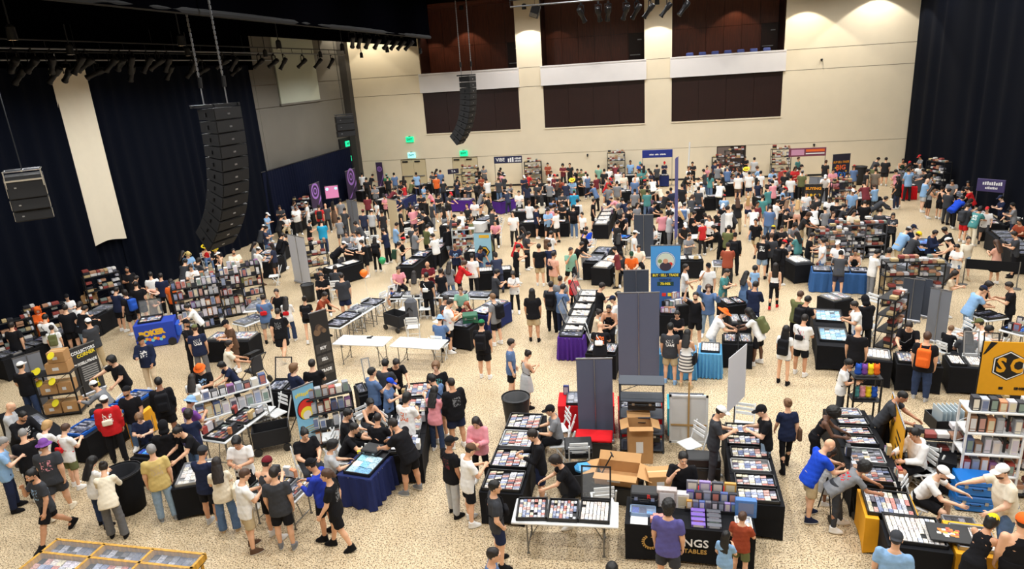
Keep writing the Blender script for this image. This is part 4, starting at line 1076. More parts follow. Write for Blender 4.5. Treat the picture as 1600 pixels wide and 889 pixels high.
def leg_mesh(H): return shared(('tleg', round(H, 2)), lambda: MB().tube((0, 0, 0), (0, 0, H - .03), .016, 6).tube((-.03, 0, .01), (.03, 0, .01), .018, 5).mesh('leg'))
def table(x, y, ang, label, L=1.83, D=.76, H=.74, cover=None, style='fitted', group=None):
    o = empty('folding_table', (x, y, 0), ang); thing(o, label, 'table', group)
    link('tabletop', shared(('ttop', round(L, 2), round(D, 2), round(H, 2)), lambda: MB().bevbox(0, 0, H - .022, L, D, .044, .012).mesh('tabletop')), WHITEP, o)
    for sx in (-1, 1):
        for sy in (-1, 1): link('leg', leg_mesh(H), GREYLEG, o, Tr(sx * L * .36, sy * D * .36, 0) @ Rx(0))
        if cover is None: link('leg_brace', shared(('tbr', round(D, 2), round(L, 2)), lambda: MB().tube((0, -D * .36, .12), (0, D * .36, .12), .012, 5).tube((0, 0, .12), (-L * .16, 0, H - .05), .010, 5).tube((0, -D * .36, H - .06), (0, D * .36, H - .06), .014, 5).mesh('leg_brace')), GREYLEG, o, Tr(sx * L * .36, 0, 0) @ (Matrix.Identity(4) if sx > 0 else Rz(math.pi)))
    if cover is not None: link('table_cover', cover_mesh(L, D, H, style), cover, o)
    return o
def cards_mesh(w, d, cols, rows, seed, gap=.012, tilt=.12):
    def f():
        r = random.Random(seed); mb = MB(); cw, cd = w / cols, d / rows
        for i in range(cols):
            for j in range(rows):
                if r.random() < .05: continue
                M = Tr(-w / 2 + (i + .5) * cw, -d / 2 + (j + .5) * cd, .012 + r.random() * .01) @ Rx(tilt + r.uniform(-.04, .04)) @ Rz(r.uniform(-.04, .04))
                mb.cbox(0, 0, 0, cw - gap, cd - gap, .012, M)
        return mb.mesh('cards')
    return shared(('cards', round(w, 2), round(d, 2), cols, rows, seed % 3), f)
def tray(x, y, z, ang, w, d, label, ramp='mixed', cols=6, rows=5, frame=BLACKP, lid=None, seed=0, group=None, h=.07, backing=None):
    o = empty('display_case', (x, y, z), ang); thing(o, label, 'display case', group)
    t = .022
    def fr():
        mb = MB(); mb.box(-w / 2, w / 2, -d / 2, d / 2, 0, .012)
        mb.box(-w / 2, w / 2, -d / 2, -d / 2 + t, 0, h).box(-w / 2, w / 2, d / 2 - t, d / 2, 0, h).box(-w / 2, -w / 2 + t, -d / 2, d / 2, 0, h).box(w / 2 - t, w / 2, -d / 2, d / 2, 0, h)
        return mb.mesh('case_frame')
    link('case_frame', shared(('cf', round(w, 2), round(d, 2), h), fr), frame, o)
    if backing: link('liner', shared(('ln', round(w, 2), round(d, 2)), lambda: MB().box(-w / 2 + t, w / 2 - t, -d / 2 + t, d / 2 - t, .012, .02).mesh('liner')), backing, o)
    c = link('cards', cards_mesh(w - .07, d - .07, cols, rows, seed), cards_mat(ramp), o, Tr(0, 0, .018)); c['kind'] = 'stuff'
    if lid == 'glass': link('glass_lid', shared(('gl', round(w, 2), round(d, 2)), lambda: MB().box(-w / 2 + .01, w / 2 - .01, -d / 2 + .01, d / 2 - .01, h, h + .006).mesh('glass_lid')), ACRY, o)
    if lid == 'open':
        def lf():
            mb = MB().slot(0); mb.box(-w / 2, w / 2, 0, .02, 0, .03).box(-w / 2, w / 2, 0, .02, d - .03, d).box(-w / 2, -w / 2 + .03, 0, .02, 0, d).box(w / 2 - .03, w / 2, 0, .02, 0, d)
            mb.slot(1).box(-w / 2 + .03, w / 2 - .03, .006, .012, .03, d - .03); return mb.mesh('open_lid', 2)
        link('open_lid', shared(('ol', round(w, 2), round(d, 2)), lf), [frame, ACRY], o, Tr(0, d / 2, h) @ Rx(-.35))
    return o
CLOTHS = {'black': (20, 21, 25), 'navy': (34, 44, 92), 'blue': (52, 92, 146), 'light blue': (92, 160, 206), 'red': (206, 26, 34), 'purple': (76, 40, 132), 'yellow': None, 'teal': (64, 172, 190), 'white': (225, 226, 226), 'grey': (90, 94, 100)}
def clothm(c):
    if c == 'yellow': return ORG
    return mat('cover_' + c.replace(' ', '_'), CLOTHS[c], .85, noise=.06, scale=12, spec=.2)
SEED = [0]
def inroom(P, m=0.0):
    """keep a point inside the hall's curtains"""
    P = np.array(P, float)
    if P[0] < -21.3 + m: P[:2] *= (-21.3 + m) / P[0]
    if P[0] > 16.7 - m: P[:2] *= (16.7 - m) / P[0]
    if P[1] > YB - .6: P[1] = YB - .6
    return P
TABLES = []
def taken_spot(x, y, ang):
    for tx, ty, ta, tl, td in TABLES:
        dx, dy = x - tx, y - ty; u = dx * math.cos(ta) + dy * math.sin(ta); w = -dx * math.sin(ta) + dy * math.cos(ta)
        if abs(u) < tl / 2 + .35 and abs(w) < td / 2 + .30: return True
    return False
def row(p1, p2, note, cover='black', n=None, trays=2, ramp='mixed', cols=6, rows=5, style='fitted', D=.76, lid='glass', frame=None, dep=None, clutter=0, flip=False, H=.74, quiet=False):
    """tables end to end between two pixels of the photograph (taken on the table tops), each with its trays"""
    a, b = inroom(at(*p1, H)), inroom(at(*p2, H)); v = (b - a)[:2]; L = np.linalg.norm(v); ang = math.atan2(v[1], v[0])
    if flip: ang += math.pi; a, b = b, a; v = -v
    n = n or max(1, round(L / 1.83)); l = L / n
    out = []
    for k in range(n):
        c = a[:2] + v * (k + .5) / n
        if quiet and (taken_spot(c[0], c[1], ang) or abs(c[0]) > 50): continue
        TABLES.append((c[0], c[1], ang, l, D))
        nm = ('%s covered' % cover) if cover else 'bare white'
        t = table(c[0], c[1], ang, '%s table %s' % (nm, note), L=l - .03, D=D, H=H, cover=clothm(cover) if cover else None, style=style, group='tables ' + note)
        out.append(t)
        for i in range(trays):
            SEED[0] += 1; s = SEED[0]; w = min((l - .08) / trays - .03, .95); d = dep or min(D - .1, .62)
            off = (-(l - .03) / 2 + (i + .5) * (l - .03) / trays)
            q = Matrix.Rotation(ang, 3, 'Z') @ Vector((off, rng.uniform(-.03, .03), 0))
            fm_ = frame or (ALU if s % 4 == 0 else BLACKP)
            tray(c[0] + q.x, c[1] + q.y, H + .007, ang, w, d, '%s card case %s' % ('aluminium framed' if fm_ == ALU else 'black framed', note), ramp, cols, rows, fm_, lid if s % 3 else None, s, 'card cases ' + note)
        for i in range(clutter):
            q = Matrix.Rotation(ang, 3, 'Z') @ Vector((rng.uniform(-l / 2 + .15, l / 2 - .15), rng.choice((-1, 1)) * (D / 2 - .07), 0))
            (boxy if not quiet else quiet_box)(c[0] + q.x, c[1] + q.y, H + .008 + (.075 if trays else 0), ang + rng.uniform(-.3, .3), rng.uniform(.12, .2), .08, rng.uniform(.10, .22), 'small boxed product on the table %s' % note, 'boxed products ' + note)
    return out
CARTONS = [('red', (160, 66, 58)), ('white', (220, 218, 212)), ('white', (220, 218, 212)), ('blue', (82, 98, 140)), ('tan', (196, 168, 120)), ('black', (44, 44, 50)), ('black', (44, 44, 50)), ('grey', (146, 150, 156)), ('grey', (146, 150, 156)), ('orange', (196, 130, 90)), ('pale', (200, 196, 200)), ('purple', (136, 90, 140)), ('silver', (172, 176, 184)), ('brown', (140, 106, 82))]
def boxy(x, y, z, ang, w, d, h, label, group=None, m=None, cat='box'):
    """a product box: printed carton with a clear window or panel on its front"""
    if m is None:
        cn, cc = rng.choice(CARTONS); m = mat('carton_' + cn, cc, .5, noise=.35, scale=16); label = cn.replace('_', ' ') + ' ' + label
    o = link('product_box', shared(('pb', round(w, 1), round(d, 1), round(h, 1)), lambda: MB().bevbox(0, 0, .5, 1, 1, 1, .03).mesh('product_box')), m or obj_mix('toys'))
    o.location = (x, y, z); o.rotation_euler = (0, 0, ang); o.scale = (w, d, h); thing(o, label, cat, group)
    link('front_panel', shared('pbf', lambda: MB().box(-.36, .36, -.53, -.50, .22, .86).box(-.36, .36, -.52, -.50, .06, .16).mesh('front_panel')), obj_mix('mixed'), o)
    return o
def chair(x, y, ang, label, z=0, group='white folding chairs'):
    """white resin folding chair, seat facing +y"""
    o = empty('folding_chair', (x, y, z), ang); thing(o, label, 'chair', group)
    link('seat', shared('fcs', lambda: MB().bevbox(0, .0, .425, .42, .40, .035, .012).mesh('seat')), WHITEP, o)
    def bk():
        mb = MB()
        for i in range(3): mb.bevbox(0, -.245 - .018 * i, .62 + .10 * i, .40, .02, .075, .008, None)
        return mb.mesh('backrest')
    link('backrest', shared('fcb', bk), WHITEP, o)
    for s in (-1, 1):
        link('leg', shared('fcl', lambda: MB().bevbox(0, 0, .44, .03, .035, .90, .006).mesh('leg')), WHITEP, o, Tr(s * .215, -.075, .0) @ Rx(.36) @ Tr(0, 0, 0))
        link('leg', shared('fcl2', lambda: MB().bevbox(0, 0, .24, .028, .03, .50, .006).mesh('leg')), WHITEP, o, Tr(s * .19, -.20, 0) @ Rx(-.55))
    link('stretcher', shared('fcx', lambda: MB().tube((-.19, -.15, .10), (.19, -.15, .10), .011, 5).tube((-.21, .03, .14), (.21, .03, .14), .011, 5).mesh('stretcher')), WHITEP, o)
    return o
def banner_frame(p, q, h, label, front, back=None, name='banner_stand', art=None, feet=True, cat='banner'):
    """roll-up banner whose foot runs from ground point p to ground point q; its front faces right of p->q turned clockwise"""
    p, q = np.array(p[:2]), np.array(q[:2]); v = q - p; w = np.linalg.norm(v); ang = math.atan2(v[1], v[0]); c = (p + q) / 2
    o = empty(name, (c[0], c[1], 0), ang); thing(o, label, cat)
    MB().slot(0).box(-w / 2, w / 2, -.006, 0, .09, h).slot(1).box(-w / 2, w / 2, 0, .006, .09, h).build('graphic', [front, back or mat('banner_back', (72, 76, 90), .8)], o)
    MB().bevbox(0, 0, .05, w + .04, .10, .09, .02).build('base', mat('banner_base', (176, 178, 184), .4, metal=.6), o)
    MB().box(-w / 2 - .01, w / 2 + .01, -.012, .012, h, h + .03).build('top_rail', STEEL, o)
    MB().tube((0, .03, .09), (0, .03, h), .012, 6).build('pole', STEEL, o)
    if feet:
        for s in (-1, 1): MB().box(s * w * .3 - .02, s * w * .3 + .02, -.17, .17, 0, .012).build('foot', STEEL, o)
    return o, w
def art_rect(o, x0, x1, z0, z1, m, d=.008, name='print'): return MB().box(x0, x1, -d - .002, -d + .0, z0, z1).build(name, m, o)
def art_text(o, t, size, x, z, m, sx=1.0, d=.010, bold=.004, rot=0.0): return letters(t, size, m, o, Tr(x, -d, z) @ XZ @ Rz(rot), bold, sx)
def art_disc(o, x, z, r, m, d=.009, n=24, name='print', sz=1.0):
    mb = MB(); vs = [(x, -d, z)] + [(x + r * math.cos(2 * math.pi * i / n), -d, z + sz * r * math.sin(2 * math.pi * i / n)) for i in range(n)]
    mb.add(vs, [(0, 1 + i, 1 + (i + 1) % n) for i in range(n)]); mb.add([(a, b - .002, c) for a, b, c in vs], [(0, 1 + i, 1 + (i + 1) % n) for i in range(n)])
    return mb.build(name, m, o)
def art_ring(o, x, z, r0, r1, m, d=.010, n=28, sz=1.0, seg=None, name='print'):
    mb = MB()
    for i in range(n):
        a, b = 2 * math.pi * i / n, 2 * math.pi * (i + 1) / n
        mb.quad((x + r0 * math.cos(a), -d, z + sz * r0 * math.sin(a)), (x + r1 * math.cos(a), -d, z + sz * r1 * math.sin(a)), (x + r1 * math.cos(b), -d, z + sz * r1 * math.sin(b)), (x + r0 * math.cos(b), -d, z + sz * r0 * math.sin(b)))
    return mb.build(name, m, o)
def ht(px, pyb, pyt, z0=0.0):
    """height of something standing at (px, pyb) whose top shows at row pyt"""
    P = at(px, pyb, z0); lo, hi = 0.0, 12.0
    for _ in range(40):
        m = (lo + hi) / 2
        if pix(P + np.array([0, 0, m]))[1] > pyt: lo = m
        else: hi = m
    return lo
def rack(x, y, ang, w, d, h, n, label, m=DARKM, shelf=None, goods=None, note='', perrow=0, z0=.1, two=False, things=True):
    """post and shelf unit; goods: list of per-shelf ramps; every carton on it is a thing"""
    x, y = inroom((x, y, 0))[:2]
    o = empty('shelf_rack', (x, y, 0), ang); thing(o, label, 'shelf')
    for sx in (-1, 1):
        for sy in (-1, 1): MB().bevbox(sx * (w / 2 - .02), sy * (d / 2 - .02), h / 2, .04, .04, h, .006).build('post', m, o)
    for i in range(n):
        z = z0 + (h - z0) * i / (n - 1)
        MB().bevbox(0, 0, z - .02, w, d, .035, .006).build('shelf', shelf or m, o)
        if i < n - 1: MB().tube((-w / 2 + .02, d / 2 - .02, z), (w / 2 - .02, d / 2 - .02, z + (h - z0) / (n - 1)), .008, 4).build('brace', m, o)
        if perrow and not things:
            gap = (h - z0) / (n - 1) if i < n - 1 else .34; g = MB(); xx = -w / 2 + .05
            while xx < w / 2 - .1:
                bw = min(rng.uniform(.10, .26), w / 2 - .04 - xx); hh_ = gap * rng.uniform(.3, .85); zz_ = z
                if rng.random() > .10:
                    while zz_ < z + hh_ - .05: g.bevbox(xx + bw / 2, -d / 2 + .14 + rng.uniform(-.03, .03), zz_ + .05, bw * .92, .2, .095, .008); zz_ += .1 if rng.random() < .6 else .2
                xx += bw
            s_ = g.build('boxed_goods', mix_mat('goods_mix', RAMPS['toys'], .5), o); s_['kind'] = 'stuff'
        elif perrow:
            gap = (h - z0) / (n - 1) if i < n - 1 else .34
            for sd in ((-1, 1) if two else (-1,)):
                xx = -w / 2 + .05
                for k in range(perrow):
                    bw = (w - .1) / perrow
                    if rng.random() < .1: xx += bw; continue
                    bh = min(gap * rng.uniform(.5, .85), .36)
                    q = Matrix.Rotation(ang, 3, 'Z') @ Vector((xx + bw / 2, sd * (d / 2 - .11) + (.02 if not two else 0), 0))
                    boxy(x + q.x, y + q.y, z, ang + (math.pi if sd > 0 else 0), bw * .86, min(.16, d * .6), bh, 'boxed toy on %s shelf of %s' % (('lowest', 'second', 'third', 'fourth', 'fifth')[i] if i < n - 1 else 'top', note), 'boxed toys on ' + note)
                    xx += bw
    return o
def carton(x, y, z, ang, w, d, h, label, open_=False, sticker=True):
    o = empty('cardboard_box', (x, y, z), ang); thing(o, label, 'box')
    t = .008; b = MB()
    b.box(-w / 2, w / 2, -d / 2, d / 2, 0, t)
    for s in (-1, 1): b.box(s * w / 2 - t, s * w / 2 + t, -d / 2, d / 2, 0, h).box(-w / 2, w / 2, s * d / 2 - t, s * d / 2 + t, 0, h)
    b.build('carton', CARDB, o)
    if open_:
        for s in (-1, 1):
            MB().box(-w / 2, w / 2, 0, .006, 0, d * .4).build('flap', CARDB, o, M=Tr(0, s * d / 2, h) @ Rx(-s * 1.0 * (1 if s > 0 else 1.6)))
            MB().box(0, .006, -d / 2, d / 2, 0, w * .35).build('flap', CARDB, o, M=Tr(s * w / 2, 0, h) @ Ry(s * 1.9))
    else:
        for s in (-1, 1): MB().box(-w / 2, w / 2, min(0, s * d / 2), max(0, s * d / 2) - .002, h, h + .006).build('flap', CARDB, o)
        MB().box(-w / 2, w / 2, -.025, .025, h + .006, h + .009).build('tape', mat('tape', (206, 178, 130), .4), o)
    if sticker: MB().box(-w * .2, w * .1, -d / 2 - t - .002, -d / 2 - t, h * .3, h * .6).build('sticker', WHITEP, o)
    return o
def hard_case(x, y, z, ang, w, d, h, label, m=BLACKP):
    o = empty('carry_case', (x, y, z), ang); thing(o, label, 'case')
    MB().bevbox(0, 0, h * .3, w, d, h * .6, .02).build('case_base', m, o); MB().bevbox(0, 0, h * .8, w, d, h * .38, .02).build('case_lid', m, o)
    MB().path([(-.08, -d / 2, h * .5), (-.08, -d / 2 - .04, h * .5), (.08, -d / 2 - .04, h * .5), (.08, -d / 2, h * .5)], .010, 5).build('handle', DARKM, o)
    for s in (-1, 1): MB().box(s * w * .3 - .03, s * w * .3 + .03, -d / 2 - .012, -d / 2, h * .5, h * .72).build('latch', STEEL, o)
    return o
def pole_sign(px, pyb, pyt, w, hgt, label, front, ang=0.0, text=None, tm=None, ts=.2, z0=0.0, two=True, top=None):
    """sign board held up on two poles"""
    P = at(px, pyb, z0); H = top or ht(px, pyb, pyt, z0)
    o = empty('overhead_sign', (P[0], P[1], z0), ang); thing(o, label, 'sign')
    for s in ((-1, 1) if two else (0,)): MB().tube((s * (w / 2 - .03), .03, 0), (s * (w / 2 - .03), .03, H), .02, 6).build('pole', STEEL, o); MB().box(s * (w / 2 - .03) - .15, s * (w / 2 - .03) + .15, -.1, .16, 0, .02).build('foot', STEEL, o)
    b = MB().bevbox(0, 0, H - hgt / 2, w, .05, hgt, .02).build('sign_board', front, o)
    if text: 
        for i, t in enumerate(text): art_text(b, t, ts, 0, H - hgt / 2 + (len(text) - 1) * ts * .55 - i * ts * 1.1, tm or INKW, d=.03)
    return o

QB = MB()
def quiet_box(x, y, z, ang, w, d, h, label, group=None):
    """goods too small to pick apart: gathered into one object"""
    QB.cbox(0, 0, h / 2, w, d, h, Tr(x, y, z) @ Rz(ang))
